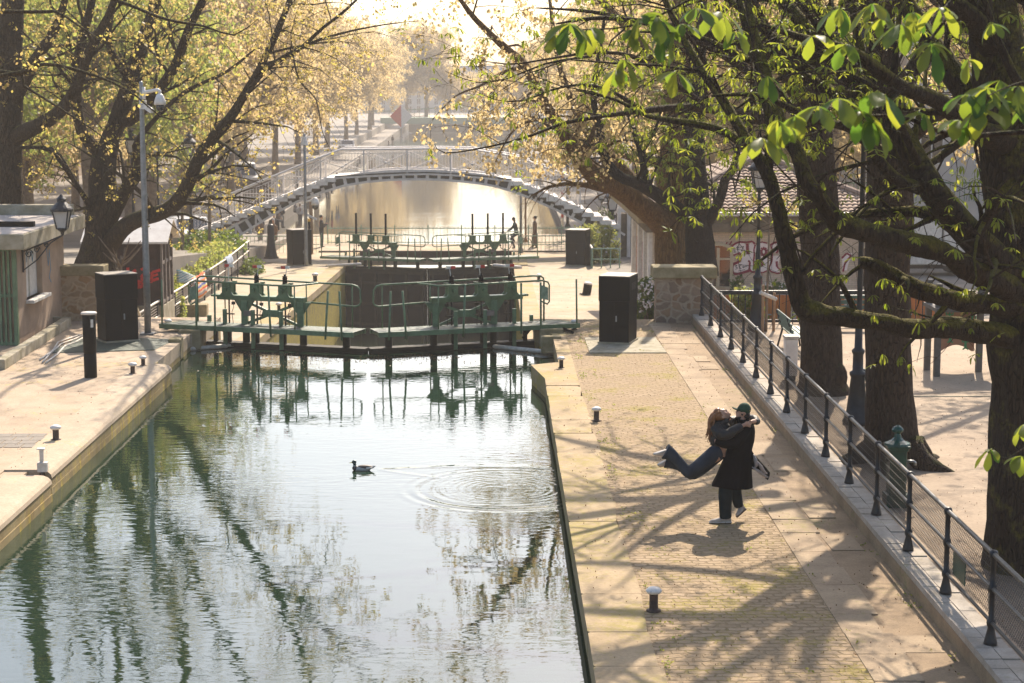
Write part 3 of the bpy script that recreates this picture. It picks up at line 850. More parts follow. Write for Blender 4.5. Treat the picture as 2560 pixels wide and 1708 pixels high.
mb = MB(); mb.tube([(.04, -.02, 5.98), (.08, -.03, 6.0), (.42, -.1, 6.06), (.47, -.1, 6.04), (.47, -.1, 5.93)], [.035, .045, .04, .04, .04], 10); mb.box((.06, 0, 5.98), (.06, .12, .3)); mb.build('arm', M['white'], e, None, True)
dome_camera(e, None, (.47, -.1, 5.77), 1.25)
mb = MB(); mb.box((.05, -.1, 5.7), (.16, .14, .22)); mb.bar((.1, -.1, 5.66), (.3, -.24, 5.54), .1, .1); mb.build('box_camera', M['white'], e)
mb = MB(); mb.tube([(.12, -.04, 2.85), (.12, -.04, 3.16)], [.03, .03], 10); mb.bar((.05, -.04, 2.87), (.13, -.04, 2.87), .03, .02); sg = mb.build('beacon', M['rubber'], e)
mb = MB(); mb.ell((.12, -.04, 3.18), .035, 10, 8); mb.build('beacon_lens', M['yellow'], sg)
zf = qz(88.5)
e = empty('camera_pole', A(766, 664, 88.6), 0, 'slim distant camera pole with dome camera beside the far left cabinet', 'camera pole')
off = A(766, 664, 88.6)
mb = MB(); mb.lathe([(.11, 0), (.09, .3), (.075, 3.0), (.06, 6.25), (.03, 6.3)], 12); mb.build('pole', M['steel'], e, None, True)
mb = MB(); mb.tube([(.05, -.05, 3.05), (.46, -.1, 3.2)], [.04, .04], 8); mb.box((-.12, -.05, 2.8), (.1, .1, .25)); mb.build('arm', M['white'], e)
dome_camera(e, None, (.48, -.1, 3.0), 1.7)
mb = MB(); mb.lathe([(.16, 5.85), (.2, 5.75), (.1, 6.15)], 10); mb.build('lamp_head', M['white'], e)
mb = MB(); mb.tube([(.17, -.1, 1.75), (.17, -.1, 2.15)], [.06, .06], 8); s2 = mb.build('beacon', M['rubber'], e)
mb = MB(); mb.tube([(.17, -.1, 2.12), (.17, -.1, 2.25)], [.065, .065], 8); mb.build('beacon_lens', M['yellow'], s2)
o3 = A(779, 636, 95)
e = empty('timber_post', o3, 0, 'plain brown timber post with a small white camera beyond the far left cabinet', 'post')
mb = MB(); mb.box((0, 0, 1.35), (.17, .17, 2.7)); mb.build('post', M['stake'], e)
mb = MB(); mb.bar((-.2, -.1, 2.05), (.3, -.15, 1.8), .1, .1); mb.build('camera', M['white'], e)
# ------------------------------------------------------------------ mooring bollards
def bollard(loc, label, h=.30, r=.055, hr=.10, tilt=None, head='white', flat=.5, stem='oldwood'):
    e = empty('mooring_bollard', loc, 0, label, 'bollard', 'mooring bollards along the lock')
    if tilt: e.rotation_euler = tilt
    mb = MB(); mb.lathe([(r * 1.7, .0), (r * 1.7, .018), (r * 1.05, .02), (r, .06), (r, h * .72), (r * .95, h * .8)], 16); mb.build('stem', M[stem], e, None, True)
    mb = MB(); q = hr * flat
    mb.lathe([(r * .6, h * .72), (hr * .8, h * .74), (hr, h * .74 + q * .5), (hr * .97, h * .74 + q * .85), (hr * .7, h * .74 + q * 1.35), (hr * .3, h * .74 + q * 1.6)], 18)
    mb.build('head', M['boll'], e, None, True)
    return e
M['boll'] = mat('chipped_white_paint', (.62, .58, .53), (.22, .2, .19), 16, .5, 0, .2, 40, lo=.28, hi=.42)
M['rust'] = mat('rusty_iron', (.085, .05, .035), (.045, .03, .024), 12, .8, 0, .3, 40)
bollard(G(1634, 1528), 'white topped bollard nearest the camera on the right coping', .30, .052, .098, stem='rust')
bollard(G(1491, 1053), 'white topped bollard on the right quay beyond the couple', .27, .05, .092, stem='rust')
bollard(G(1403, 921), 'small white topped bollard at the right gate recess', .26, .045, .09)
bollard(G(1436, 824), 'small bollard between the gate walkway and the right cabinet', .25, .045, .09)
p = A(1466, 731, 73); bollard((p.x, 73, qz(73)), 'leaning thick bollard on the lower right quay', .55, .17, .18, (0, R(9), 0), flat=.4, stem='rubber')
p = A(1347, 679, 80); bollard((p.x, 80, qz(80)), 'small white topped bollard on the lower right quay by the far gate', .32, .07, .13)
bollard(G(140, 1101), 'brown white topped bollard on the left quay beside the pale paving', .27, .055, .1, stem='rust')
bollard(G(332, 935), 'larger of the two bollards at the left gate recess', .24, .05, .1, stem='rust')
bollard(G(358, 915), 'smaller of the two bollards at the left gate recess', .22, .045, .085, stem='rust')
bollard(G(421, 822), 'bollard beside the left end of the near walkway', .23, .06, .10, stem='rust')
p = A(812, 682, 80); bollard((-7.8, 80, qz(80)), 'white topped bollard on the far left chamber edge', .36, .09, .15)
p = A(694, 765, 66); bollard((-7.75, 66, qz(66)), 'bollard on the lower left chamber edge seen through the gate', .3, .06, .12)
# ladder handle in the slot of the left coping
p = G(107, 1178)
e = empty('ladder_handle', p, 0, 'small white T handled post in the notch of the left coping', 'ladder handle')
mb = MB(); mb.box((0, 0, .07), (.16, .12, .16)); mb.build('foot', M['hose'], e, bevel=.01)
mb = MB(); mb.box((-.01, 0, .24), (.06, .05, .24)); mb.build('post', M['hose'], e)
mb = MB(); mb.box((-.02, 0, .37), (.13, .08, .025)); mb.build('handle', M['white'], e, bevel=.008)
mb = MB(); mb.box((.0, 0, -.16), (.04, .3, .3)); mb.build('bracket', M['rust'], e)

# ------------------------------------------------------------------ lock keeper's hut
off = Vector((-13.5, 46.5, 0))
e = empty('hut', off, 0, 'flat roofed rendered hut with a green barred front at the left edge', 'hut')
mb = MB(); mb.span(-17, -11.42, 44.1, 45.0, 0, 2.36); mb.span(-17, -11.42, 46.6, 49.0, 0, 2.36); mb.span(-17, -11.42, 45.0, 46.6, 0, .98); mb.span(-17, -11.42, 45.0, 46.6, 2.27, 2.36)
mb.span(-17, -11.72, 45.0, 46.6, .98, 2.27)
mb.build('wall', M['render'], e, off)
mb = MB(); mb.span(-18, -11.02, 43.3, 49.9, 2.36, 2.72); mb.span(-18, -11.3, 49.5, 49.88, 2.72, 3.0)
rf = mb.build('roof', M['concrete'], e, off, bevel=.02)
mb = MB(); mb.span(-18, -11.07, 43.36, 49.48, 2.722, 2.735); mb.build('roof_gravel', M['rooftop'], rf, off)
mb = MB(); mb.span(-12.3, -11.3, 45.4, 45.6, 2.74, 2.86); mb.build('roof_vent', M['rubber'], rf, off)
mb = MB()
mb.span(-11.70, -11.56, 45.0, 46.6, .98, 2.27)
wn = mb.build('window', M['white'], e, off)
mb = MB(); mb.span(-11.56, -11.53, 45.75, 45.80, .98, 2.27); mb.span(-11.56, -11.53, 45.02, 45.07, .98, 2.27); mb.build('frame', M['hose'], wn, off)
mb = MB(); mb.span(-11.6, -11.22, 44.92, 46.68, .90, .98); mb.build('sill', M['white'], wn, off, bevel=.01)
rr = random.Random(3)
mb = MB()
def scrib(mb, pts, w, fn, th=.006):
    for a, b in zip(pts, pts[1:]):
        mb.bar(fn(*a), fn(*b), w, th, up=fn.up)
class Fn:
    def __init__(s, f, up): s.f = f; s.up = up
    def __call__(s, *a): return s.f(*a)
fw = Fn(lambda y, z: Vector((-11.552, y, z)), (1, 0, 0))
for pts in ([(45.2, 2.0), (45.3, 1.7), (45.45, 2.05), (45.5, 1.6)], [(45.15, 1.5), (45.35, 1.3), (45.25, 1.15), (45.5, 1.2)], [(45.9, 1.9), (46.1, 2.1), (46.2, 1.8), (46.3, 2.05)], [(45.6, 1.85), (45.7, 2.1)]):
    scrib(mb, pts, .03, fw)
mb.build('scribble', M['sprayblue'], wn, off)
mb = MB(); fw2 = Fn(lambda y, z: Vector((-11.414, y, z)), (1, 0, 0))
for pts in ([(47.1, 2.1), (47.25, 1.6), (47.4, 2.0), (47.5, 1.5), (47.3, 1.3), (47.5, 1.15)],): scrib(mb, pts, .03, fw2)
mb.build('graffiti', M['sprayblue'], e, off)
mb = MB()
x = -17.0
while x < -11.45:
    mb.span(x, x + .05, 44.0, 44.07, 0, 2.34); x += .11
for z in (.05, 1.2, 2.3): mb.span(-17, -11.43, 44.02, 44.05, z - .04, z + .04)
mb.span(-11.48, -11.40, 43.98, 44.095, 0, 2.34)
mb.build('barred_gate', M['green'], e, off)
def lantern(mb_metal, mb_glass, c, s=1.0):
    """square Paris street lantern, base at c"""
    c = Vector(c)
    def ring(r, z): return [c + Vector((r * a * s, r * b * s, z * s)) for a, b in ((-1, -1), (1, -1), (1, 1), (-1, 1))]
    lo = ring(.12, .06); hi = ring(.2, .52)
    for i in range(4):
        mb_metal.bar(lo[i], hi[i], .025 * s, .025 * s); mb_metal.bar(lo[i], lo[(i + 1) % 4], .035 * s, .03 * s); mb_metal.bar(hi[i], hi[(i + 1) % 4], .045 * s, .04 * s)
    gl = ring(.105, .07); gh = ring(.185, .52)
    mb_glass.add(gl + gh, [(0, 1, 5, 4), (1, 2, 6, 5), (2, 3, 7, 6), (3, 0, 4, 7), (3, 2, 1, 0)])
    mb_metal.lathe([(.29 * s, .50 * s), (.29 * s, .56 * s), (.26 * s, .60 * s), (.12 * s, .74 * s), (.11 * s, .80 * s), (.13 * s, .82 * s), (.07 * s, .88 * s), (.02 * s, .94 * s)], 16, c)
    mb_metal.lathe([(.03 * s, -.12 * s), (.05 * s, -.04 * s), (.12 * s, .02 * s), (.14 * s, .06 * s)], 12, c)
def scroll(mb, c, r, ux, n=16, w=.014):
    pts = []
    for i in range(n + 1):
        a = i / n * 2 * math.pi * 1.6; q = r * (1 - .75 * i / n)
        pts.append(Vector(c) + Vector(ux) * (q * math.cos(a)) + Vector((0, 0, q * math.sin(a))))
    mb.tube(pts, [w] * len(pts), 6)
def wall_lantern(base, lampc, label, s=1.0):
    base = Vector(base); lampc = Vector(lampc)
    e = empty('wall_lantern', base, 0, label, 'lantern', 'wall lanterns on scrolled brackets')
    a, g = MB(), MB(); lantern(a, g, lampc, s)
    ln = a.build('lantern', M['iron'], e, base); g.build('glass', M['lampglass'], ln, base)
    mb = MB(); d = lampc - base; ux = Vector((d.x, d.y, 0)); L = ux.length; ux.normalize()
    foot = Vector((lampc.x, lampc.y, lampc.z - .12 * s))
    mb.tube([base, foot], [.02, .018], 8)
    mb.tube([base + Vector((0, 0, -.45)), base + ux * (L * .35) + Vector((0, 0, -.22)), base + ux * (L * .7) + Vector((0, 0, (foot.z - base.z) * .7 - .06)), foot], [.016] * 4, 8)
    for k in (.15, .35, .58): scroll(mb, base + ux * (L * k) + Vector((0, 0, (foot.z - base.z) * k - .11 * (1.15 - k))), .11 * (1.15 - k), ux)
    mb.box(base + Vector((0, 0, -.2)), (.04, .04, .6))
    mb.build('bracket', M['iron'], e, base)
    return e
wall_lantern((-11.38, 44.6, 2.2), A(156, 577, 45.4), 'black lantern on a bracket at the corner of the left hut', .95)
# kerb planter in front of hut, hoses
a, b = G(0, 925), G(168, 815)
mb = MB(); mb.bar(Vector((a.x, a.y, .11)), Vector((b.x, b.y, .11)), .22, .24)
mb.bar(Vector((b.x, b.y, .11)), Vector((b.x - .55, b.y + .1, .11)), .2, .24)
tag(mb.build('low_wall', M['concrete'], bevel=.02), 'low concrete kerb wall running along the foot of the hut', 'low wall')
rr = random.Random(8)
for k in range(3):
    mb = MB(); base = [(205, 833), (175, 845), (150, 858), (125, 880), (98, 900)]
    pts = [G(px + k * 9 + rr.uniform(-6, 6), py + rr.uniform(-4, 4) + k * 3, .03) for px, py in base]
    mb.tube(pts, [.022] * 5, 7)
    tag(mb.build('hose', M['hose'], smooth=True), 'pale hose lying in the bundle beside the low kerb wall', 'hose', 'pale hoses beside the kerb')
# rubble pillar left
off = Vector((-11, 48.8, 0))
e = empty('stone_pillar', off, 0, 'warm rubble stone pillar between the hut and the brown kiosk', 'stone pillar')
mb = MB(); mb.span(-11.7, -10.35, 48.6, 49.1, -.1, 1.2); mb.build('body', M['rubbleL'], e, off)
mb = MB(); mb.span(-11.75, -10.28, 48.52, 49.18, 1.2, 1.46); mb.build('cap', M['cap'], e, off, bevel=.02)
# ------------------------------------------------------------------ kiosk
off = Vector((-11.2, 57.4, -.6))
e = empty('kiosk', off, 0, 'dark brown kiosk with gabled pale roof and red spray writing on its front', 'kiosk')
mb = MB(); mb.span(-12.3, -10.22, 56.5, 58.3, -.55, 1.5); 
mb.add([(-10.22, 56.5, 1.5), (-10.22, 58.3, 1.5), (-10.22, 57.4, 2.02), (-12.3, 56.5, 1.5), (-12.3, 58.3, 1.5), (-12.3, 57.4, 2.02)], [(0, 1, 2), (3, 5, 4), (0, 2, 5, 3), (1, 4, 5, 2)])
mb.build('wall', M['shed'], e, off)
mb = MB()
for y in (56.5, 57.1, 57.7, 58.3): mb.span(-10.22, -10.16, y - .06, y + .06, -.55, 1.5)
for z in (-.45, .75, 1.42): mb.span(-10.22, -10.18, 56.5, 58.3, z - .05, z + .05)
mb.build('side_posts', M['shedside'], e, off)
mb = MB()
for x in (-12.0, -11.35, -10.75, -10.3): mb.span(x - .015, x + .015, 56.47, 56.5, -.5, 1.4)
mb.span(-12.3, -10.22, 56.46, 56.5, .52, .58); mb.build('front_battens', M['shed'], e, off)
mb = MB()
for sgn in (1, -1):
    y0, y1 = (56.25, 57.4) if sgn == 1 else (58.55, 57.4)
    mb.add([(-12.6, y0, 1.42), (-9.95, y0, 1.42), (-9.95, y1, 2.08), (-12.6, y1, 2.08), (-12.6, y0, 1.36), (-9.95, y0, 1.36), (-9.95, y1, 2.02), (-12.6, y1, 2.02)],
           [(0, 1, 2, 3), (7, 6, 5, 4), (0, 4, 5, 1), (1, 5, 6, 2), (2, 6, 7, 3), (3, 7, 4, 0)])
mb.build('roof', M['step'], e, off)
mb = MB(); mb.span(-12.5, -10.15, 56.4, 58.4, -1.9, -.55); mb.build('plinth', M['concrete'], e, off)
fk = Fn(lambda x, y: A(240 + x / 5.109, 540 + y / 5.109, 56.47 - .012), (0, 1, 0))
mb = MB()
for pts, wd in (([(405, 660), (415, 770), (435, 775), (470, 720), (510, 690)], .09), ([(575, 690), (620, 655)], .07), ([(690, 720), (600, 750), (575, 790), (610, 825), (690, 800)], .09), ([(720, 720), (705, 830), (800, 800)], .085), ([(720, 720), (820, 690)], .08), ([(715, 770), (790, 745)], .07), ([(470, 850), (520, 835), (590, 850), (595, 890), (550, 915), (500, 890), (465, 855)], .1), ([(530, 870), (560, 880)], .1), ([(365, 950), (370, 1020), (450, 1030), (505, 1000), (500, 955), (440, 940), (365, 950)], .1), ([(90, 660), (240, 655)], .08), ([(640, 845), (720, 850)], .03)):
    scrib(mb, pts, wd, fk, .008)
mb.build('graffiti', M['sprayred'], e, off)
# small white barrier beside kiosk
p = G(319, 790)
e = empty('railing_post', p, 0, 'pale green post with a slanting brace in front of the kiosk', 'railing post')
mb = MB(); mb.box((0, 0, .5), (.06, .06, 1.0)); mb.build('post', M['greenlt'], e)
mb = MB(); mb.bar((.03, 0, .75), (.34, 0, .0), .05, .05); mb.build('brace', M['cream'], e)
mb = MB(); mb.tube([(0, 0, 1.0), (-.3, .25, .93)], [.03, .03], 8); mb.build('rail', M['greenlt'], e)
# handrail of the lower left quay
hp = [(-10.0, 50.8, -.2), (-10.2, 55, -.33), (-10.7, 63, -.72), (-11.1, 70, -1.0), (-11.4, 78, -1.22), (-11.7, 88, -1.28)]
off = Vector((-10.5, 60, -1.7))
e = empty('handrail', off, 0, 'long white topped handrail with wire infill climbing the left lower quay', 'handrail')
mb = MB(); mb.tube(hp, [.035] * 6, 8); mb.build('top_rail', M['hose'], e, off, True)
mb = MB(); mb.tube([(x, y, z - .45) for x, y, z in hp], [.028] * 6, 8); mb.build('middle_rail', M['hose'], e, off, True)
def hpt(y):
    for a, b in zip(hp, hp[1:]):
        if y <= b[1]:
            k = (y - a[1]) / (b[1] - a[1]); return Vector([a[i] + (b[i] - a[i]) * k for i in range(3)])
    return Vector(hp[-1])
for k in range(16):
    y = 51 + k * 2.45; q = hpt(y)
    mb = MB(); mb.bar(q, Vector((q.x, q.y, qz(y) - .05)), .06, .06); mb.build('post', M['iron'], e, off)
mb = MB()
for dz in (.12, .2, .28, .36, .55, .63, .71, .79):
    mb.tube([(x, y, z - dz) for x, y, z in hp], [.01] * 6, 5)
mb.build('wires', M['shedside'], e, off)
# things hung on it
def stripes(name, cols, sc_, axis):
    t = NT(name); v = t.pos((1, 1, 1), True); sp = t.n('ShaderNodeSeparateXYZ'); t.l(v, sp.inputs[0])
    f = t.math('FRACT', t.math('MULTIPLY', t.math('ADD', sp.outputs[axis], t.math('MULTIPLY', t.noise(v, 4, 2), .12)), sc_))
    n = len(cols); c = t.ramp(f, [(i / n, k) for i, k in enumerate(cols)]); 
    for nd in t.t.nodes:
        if nd.type == 'VALTORGB': nd.color_ramp.interpolation = 'CONSTANT'
    t.pbr(c, .9, 0, t.bump(t.noise(v, 8, 3), .4, .03), .1); return t.m
M['blanket'] = stripes('striped_blanket', [(.6, .5, .4), (.62, .1, .04), (.55, .45, .2), (.1, .14, .4), (.6, .5, .42), (.6, .2, .05), (.35, .35, .4)], 1.9, 'Z')
M['hammock'] = stripes('striped_cloth', [(.55, .55, .5), (.16, .3, .32), (.5, .52, .5), (.22, .4, .4)], 5.5, 'Z')
def drape(q, wid, l1, l2, m, label, name='blanket', seed=1):
    rr = random.Random(seed); mb = MB(); n = 9; prof = [(.09, -l1), (.10, -l1 * .6), (.08, -l1 * .25), (.05, .02), (0, .055), (-.05, .02), (-.08, -l2 * .5), (-.1, -l2)]
    vs = []
    for i in range(n):
        s = (i / (n - 1) - .5) * wid
        for j, (a, z) in enumerate(prof):
            vs.append((a + .02 * math.sin(i * 1.7 + j), s * (1 + .08 * math.sin(j)), z + .03 * math.sin(i * .9)))
    k = len(prof); fs = [(i * k + j, i * k + j + 1, (i + 1) * k + j + 1, (i + 1) * k + j) for i in range(n - 1) for j in range(k - 1)]
    mb.add(vs, fs); o = mb.build(name, m, smooth=True); o.location = q
    so = o.modifiers.new('thickness', 'SOLIDIFY'); so.thickness = .012
    return tag(o, label, 'cloth')
drape(hpt(68.3), 2.6, .78, .5, M['blanket'], 'orange, red and blue striped blanket hung over the handrail', seed=2)
drape(hpt(71.2), 1.3, .55, .9, M['rubber'], 'black garment hung beside the striped blanket', 'garment', 3)
drape(hpt(79), 1.6, .35, .3, mat('pale_blue_cloth', (.33, .38, .46), (.25, .3, .38), 6, .9), 'pale blue towel hung further up the handrail', 'towel', 4)
mb = MB(); a = A(445, 690, 66); b = A(487, 688, 69)
for k in range(9):
    t_ = k / 8
    mb.tube([a + Vector((0, 0, .18 - t_ * .36)), a.lerp(b, .5) + Vector((0, 0, -.04 - t_ * .3 + .1)), b + Vector((0, 0, -.05 - t_ * .08))], [.06, .05, .03], 7)
tag(mb.build('hammock', M['hammock'], smooth=True), 'teal and white striped cloth tied between kiosk and handrail', 'hammock')
block('stone_block', (-10.3, 63.6, qz(63.6) - .02), (.74, .6, .5), .05, 'squared stone block on the lower left quay below the blanket', 'stone block', M['cap'])

# ------------------------------------------------------------------ right fence on its stone plinth
off = Vector((5.35, 30, 0))
e = empty('low_wall', off, 0, 'long low stone plinth carrying the dark park fence on the right', 'low wall')
mb = MB(); mb.span(5.15, 5.55, 10, 47.95, -.1, .17); mb.build('base_course', M['dirt'], e, off)
rr = random.Random(4)
mb = MB(); y = 10.0
while y < 47.9:
    L = rr.uniform(.28, .42)
    for k in range(2): mb.span(5.155 + k * .2, 5.345 + k * .2, y, min(y + L - .012, 47.94), .17, .245 + rr.uniform(-.008, .008))
    y += L
mb.build('cap_stones', M['plinth'], e, off)
off = Vector((5.36, 30, .25))
fe = empty('park_fence', off, 0, 'dark iron park fence with round rails and wire mesh along the right quay', 'fence')
FX = 5.36; FH = 1.0; zt = .25
ys = [19.35 - 6.06 + 2.02 * k for k in range(18)]
ys = [y for y in ys if y < 47.9]
for y in ys:
    mb = MB(); c = (FX, y, zt)
    mb.lathe([(.075, 0), (.072, .03), (.055, .1), (.036, .19), (.048, .21), (.053, .24), (.048, .27), (.033, .285), (.031, FH * .62 - .05), (.045, FH * .62 - .035), (.049, FH * .62), (.045, FH * .62 + .035), (.031, FH * .62 + .05), (.031, FH - .05), (.046, FH - .035), (.051, FH), (.042, FH + .035), (.018, FH + .048)], 14, c)
    mb.build('post', M['iron'], fe, off, True)
for a, b in zip(ys, ys[1:]):
    for z, r, nm in ((FH, .028, 'top_rail'), (FH * .62, .022, 'middle_rail'), (.245, .02, 'bottom_rail')):
        mb = MB(); mb.tube([(FX, a + .03, zt + z), (FX, b - .03, zt + z)], [r, r], 10, cap=False)
        mb.build(nm, M['rail'] if nm != 'bottom_rail' else M['iron'], fe, off, True)
    mb = MB()
    z0, z1 = zt + .27, zt + FH - .03
    def wire(pa, pb): mb.bar(pa, pb, .0036, .0036, up=(1, 0, 0))
    hgt = z1 - z0; st = .062; k = a - hgt
    while k < b:
        for sg in (1, -1):
            ya0, ya1 = (k, k + hgt) if sg == 1 else (k + hgt, k)
            za0, za1 = z0, z1
            lo, hi = min(ya0, ya1), max(ya0, ya1)
            if hi < a or lo > b: continue
            def clipp(yc): return za0 + (yc - ya0) / (ya1 - ya0) * (za1 - za0)
            yl, yh = max(lo, a), min(hi, b)
            wire((FX + .03, yl, clipp(yl)), (FX + .03, yh, clipp(yh)))
        k += st
    for z in (.31, .42, .53, .7, .8, .9): wire((FX + .028, a, zt + z), (FX + .028, b, zt + z))
    mb.build('wire_mesh', M['iron'], fe, off)
p = A(2505, 1520, 20.3)
mb = MB(); mb.span(FX + .02, FX + .032, 20.6, 21.15, zt + .3, zt + .62); o = mb.build('notice_plate', M['pumpgreen'], fe, off)
# rubble pillar right
off = Vector((4.95, 48.6, 0))
e = empty('stone_pillar', off, 0, 'brown rubble stone pillar with a thick mossy cap behind the right cabinet', 'stone pillar')
mb = MB(); mb.span(4.22, 5.7, 48.1, 48.75, -.1, 1.17); mb.build('body', M['rubbleR'], e, off)
mb = MB(); mb.span(4.12, 5.8, 47.98, 48.85, 1.17, 1.47); mb.build('cap', M['cap'], e, off, bevel=.03)
# ------------------------------------------------------------------ tiled brick building behind the playground
off = Vector((9, 62, -1.8))
bd = empty('brick_building', off, 0, 'single storey pale brick building with clay tiled hip roof and maroon graffiti', 'building')
mb = MB(); mb.span(5.3, 13.6, 62, 70, -3.2, 1.3); mb.build('wall', M['brick'], bd, off)
mb = MB(); mb.span(5.05, 13.85, 61.72, 70.2, 1.25, 1.55); mb.span(5.15, 13.75, 61.82, 70.1, 1.55, 1.78); mb.build('cornice', M['cornice'], bd, off)
mb = MB(); mb.span(4.98, 13.9, 61.62, 61.78, 1.8, 1.92); mb.span(4.98, 5.1, 61.8, 70.2, 1.8, 1.92); mb.build('gutter', M['zinc'], bd, off)
def tiled(mb, o, ux, uy, nx, ny, clip):
    """roof slope as rows of pantiles: o corner at the eave, ux along, uy up the slope"""
    o = Vector(o); ux = Vector(ux); uy = Vector(uy); nn = ux.cross(uy).normalized()
    sub = 4
    for j in range(ny):
        for i in range(nx * sub):
            s0, s1 = i / (nx * sub), (i + 1) / (nx * sub); t0, t1 = j / ny, (j + 1.12) / ny
            if not clip((s0 + s1) / 2, (t0 + t1) / 2): continue
            def h(s): return .045 * abs(math.sin(math.pi * s * nx)) ** .7
            a = o + ux * s0 + uy * t0 + nn * (h(s0) + .05); b = o + ux * s1 + uy * t0 + nn * (h(s1) + .05)
            c = o + ux * s1 + uy * t1 + nn * (h(s1) + .004); d = o + ux * s0 + uy * t1 + nn * (h(s0) + .004)
            a2 = o + ux * s0 + uy * t0 + nn * (h(s0) + .0); b2 = o + ux * s1 + uy * t0 + nn * (h(s1) + .0)
            mb.add([a, b, c, d, a2, b2], [(0, 1, 2, 3), (4, 5, 1, 0)])
mb = MB()
W = 8.8
tiled(mb, (5.05, 61.7, 1.82), (W, 0, 0), (0, 4.4, 1.75), 44, 19, lambda s, t: t * .5 <= s <= 1 - t * .5)
mb.build('roof', M['tile'], bd, off)
mb = MB()
tiled(mb, (5.05, 70.2, 1.82), (0, -8.5, 0), (4.4, 0, 1.75), 34, 17, lambda s, t: s <= 1 - t * .517)
mb.add([(13.85, 61.7, 1.8), (13.85, 70.2, 1.8), (9.45, 70.2, 3.57), (9.45, 66.1, 3.57)], [(0, 1, 2, 3)])
mb.build('side_roof', M['tile'], bd, off)
mb = MB(); mb.tube([(5.05, 61.7, 1.9), (9.45, 66.1, 3.68), (9.45, 70, 3.68)], [.11, .11, .11], 8); mb.tube([(13.85, 61.7, 1.9), (9.45, 66.1, 3.68)], [.11, .11], 8)
mb.build('ridge_tiles', M['tile'], bd, off)
mb = MB(); mb.bar((5.0, 61.75, 1.66), (4.55, 70.4, 2.02), .42, .2); mb.build('eave_coping', M['coping'], bd, off)
def b_window(x0, x1, z0, z1):
    mb = MB(); mb.span(x0, x1, 61.96, 61.995, z0, z1)
    mb.build('pane', M['glass'], w_, off) if False else None
    fr = MB()
    for x in (x0, (x0 + x1) / 2, x1): fr.span(x - .05, x + .05, 61.9, 61.99, z0, z1)
    for z in (z0, z0 + (z1 - z0) * .72): fr.span(x0, x1, 61.91, 61.985, z - .03, z + .03)
    n = 8
    for i in range(n):
        a = i / n; b = (i + 1) / n; f = lambda q: z1 - .02 + .14 * (1 - (2 * q - 1) ** 2)
        fr.bar((x0 + (x1 - x0) * a, 61.94, f(a)), (x0 + (x1 - x0) * b, 61.94, f(b)), .09, .1)
    wobj = fr.build('window', M['cream'], bd, off)
    g = MB(); g.span(x0, x1, 61.955, 61.975, z0, z1 + .1); g.build('pane', M['glass'], wobj, off)
b_window(7.05, 7.95, -.62, .72); b_window(12.3, 13.2, -.62, .72)
for y in (62.05, 64.0, 66.4, 69.4):
    mb = MB(); mb.span(5.16, 5.3, y, y + .5, -3, 1.25); mb.build('pilaster', M['white'], bd, off)
for y, yb_, z_ in ((64.7, 65.7, -2), (67.2, 68.2, -2.3)):
    mb = MB(); mb.span(5.24, 5.31, y, yb_, z_, .6); mb.build('side_door', M['maroon'], bd, off)
# graffiti on the front wall, letters traced at their real size on the brick
def R1(x, y): return (1760 + x / 6.528, 560 + y / 6.528)
def GP(x, y, d=0.0):
    q = A(*R1(x, y), 61.985 - d); return q
gf = Fn(lambda x, y: GP(x, y, .012), (0, 1, 0))
mb = MB()
def blob(cx, cy, rx, ry, d): mb.plate([GP(cx + rx * math.cos(a), cy + ry * math.sin(a), d) for a in [2 * math.pi * i / 20 for i in range(20)]], .004)
def poly(pts, d): mb.plate([GP(x, y, d) for x, y in pts], .004)
poly([(445, 420), (470, 370), (560, 312), (650, 312), (692, 350), (692, 500), (600, 470), (500, 500), (450, 470)], .003)
poly([(580, 450), (700, 440), (745, 600), (745, 690), (700, 760), (560, 810), (490, 780), (480, 700), (530, 650), (610, 620), (612, 540)], .0045)
poly([(690, 480), (745, 480), (735, 340), (770, 300), (820, 320), (850, 420), (815, 500), (850, 780), (770, 775), (735, 590), (690, 600)], .006)
blob(955, 420, 125, 120, .0075); blob(950, 655, 145, 130, .009)
blob(1160, 390, 68, 75, .0075); poly([(1100, 520), (1250, 520), (1200, 690), (1250, 760), (1230, 805), (1130, 790), (1060, 760), (1110, 640)], .0105)
poly([(1210, 320), (1300, 310), (1330, 420), (1380, 400), (1460, 420), (1400, 560), (1450, 760), (1330, 790), (1300, 650), (1240, 560)], .012)
wg = mb.build('graffiti_fill', M['spraywhite'], bd, off)
mb = MB(); poly([(2255, 560), (2330, 470), (2420, 480), (2360, 640), (2330, 760), (2260, 760)], .0045); wg2 = mb.build('graffiti_fill', M['spraywhite'], bd, off)
mb = MB()
rib = lambda pts, wd: scrib(mb, pts, wd * 1.0, gf, .006)
s_ = 61.98 / 4630 / 6.528
def rb(pts, px): rib(pts, px * s_)
rb([(300, 320), (312, 318)], 22); rb([(345, 350), (382, 295)], 20); rb([(395, 375), (455, 285)], 22)
rb([(430, 420), (450, 370), (510, 320), (580, 295), (690, 300), (790, 285), (830, 330)], 30)
rb([(432, 410), (440, 490), (480, 515), (560, 480)], 26); rb([(560, 470), (600, 500), (595, 580), (570, 620), (470, 660), (455, 760), (480, 815), (560, 815), (650, 790), (745, 760)], 42)
rb([(705, 320), (712, 490)], 46); rb([(690, 485), (750, 485)], 24); rb([(720, 600), (750, 620), (740, 740), (780, 785), (860, 780)], 32)
rb([(835, 340), (815, 420), (820, 500), (810, 600), (815, 700), (850, 780), (960, 795), (1040, 760)], 24); rb([(850, 330), (940, 295), (1030, 315)], 24)
for cx, cy, r in ((975, 455, 45), (935, 650, 26)):
    rb([(cx + r * math.cos(a), cy + r * 1.3 * math.sin(a)) for a in [i * math.pi / 5 for i in range(11)]], 50 if r > 30 else 44)
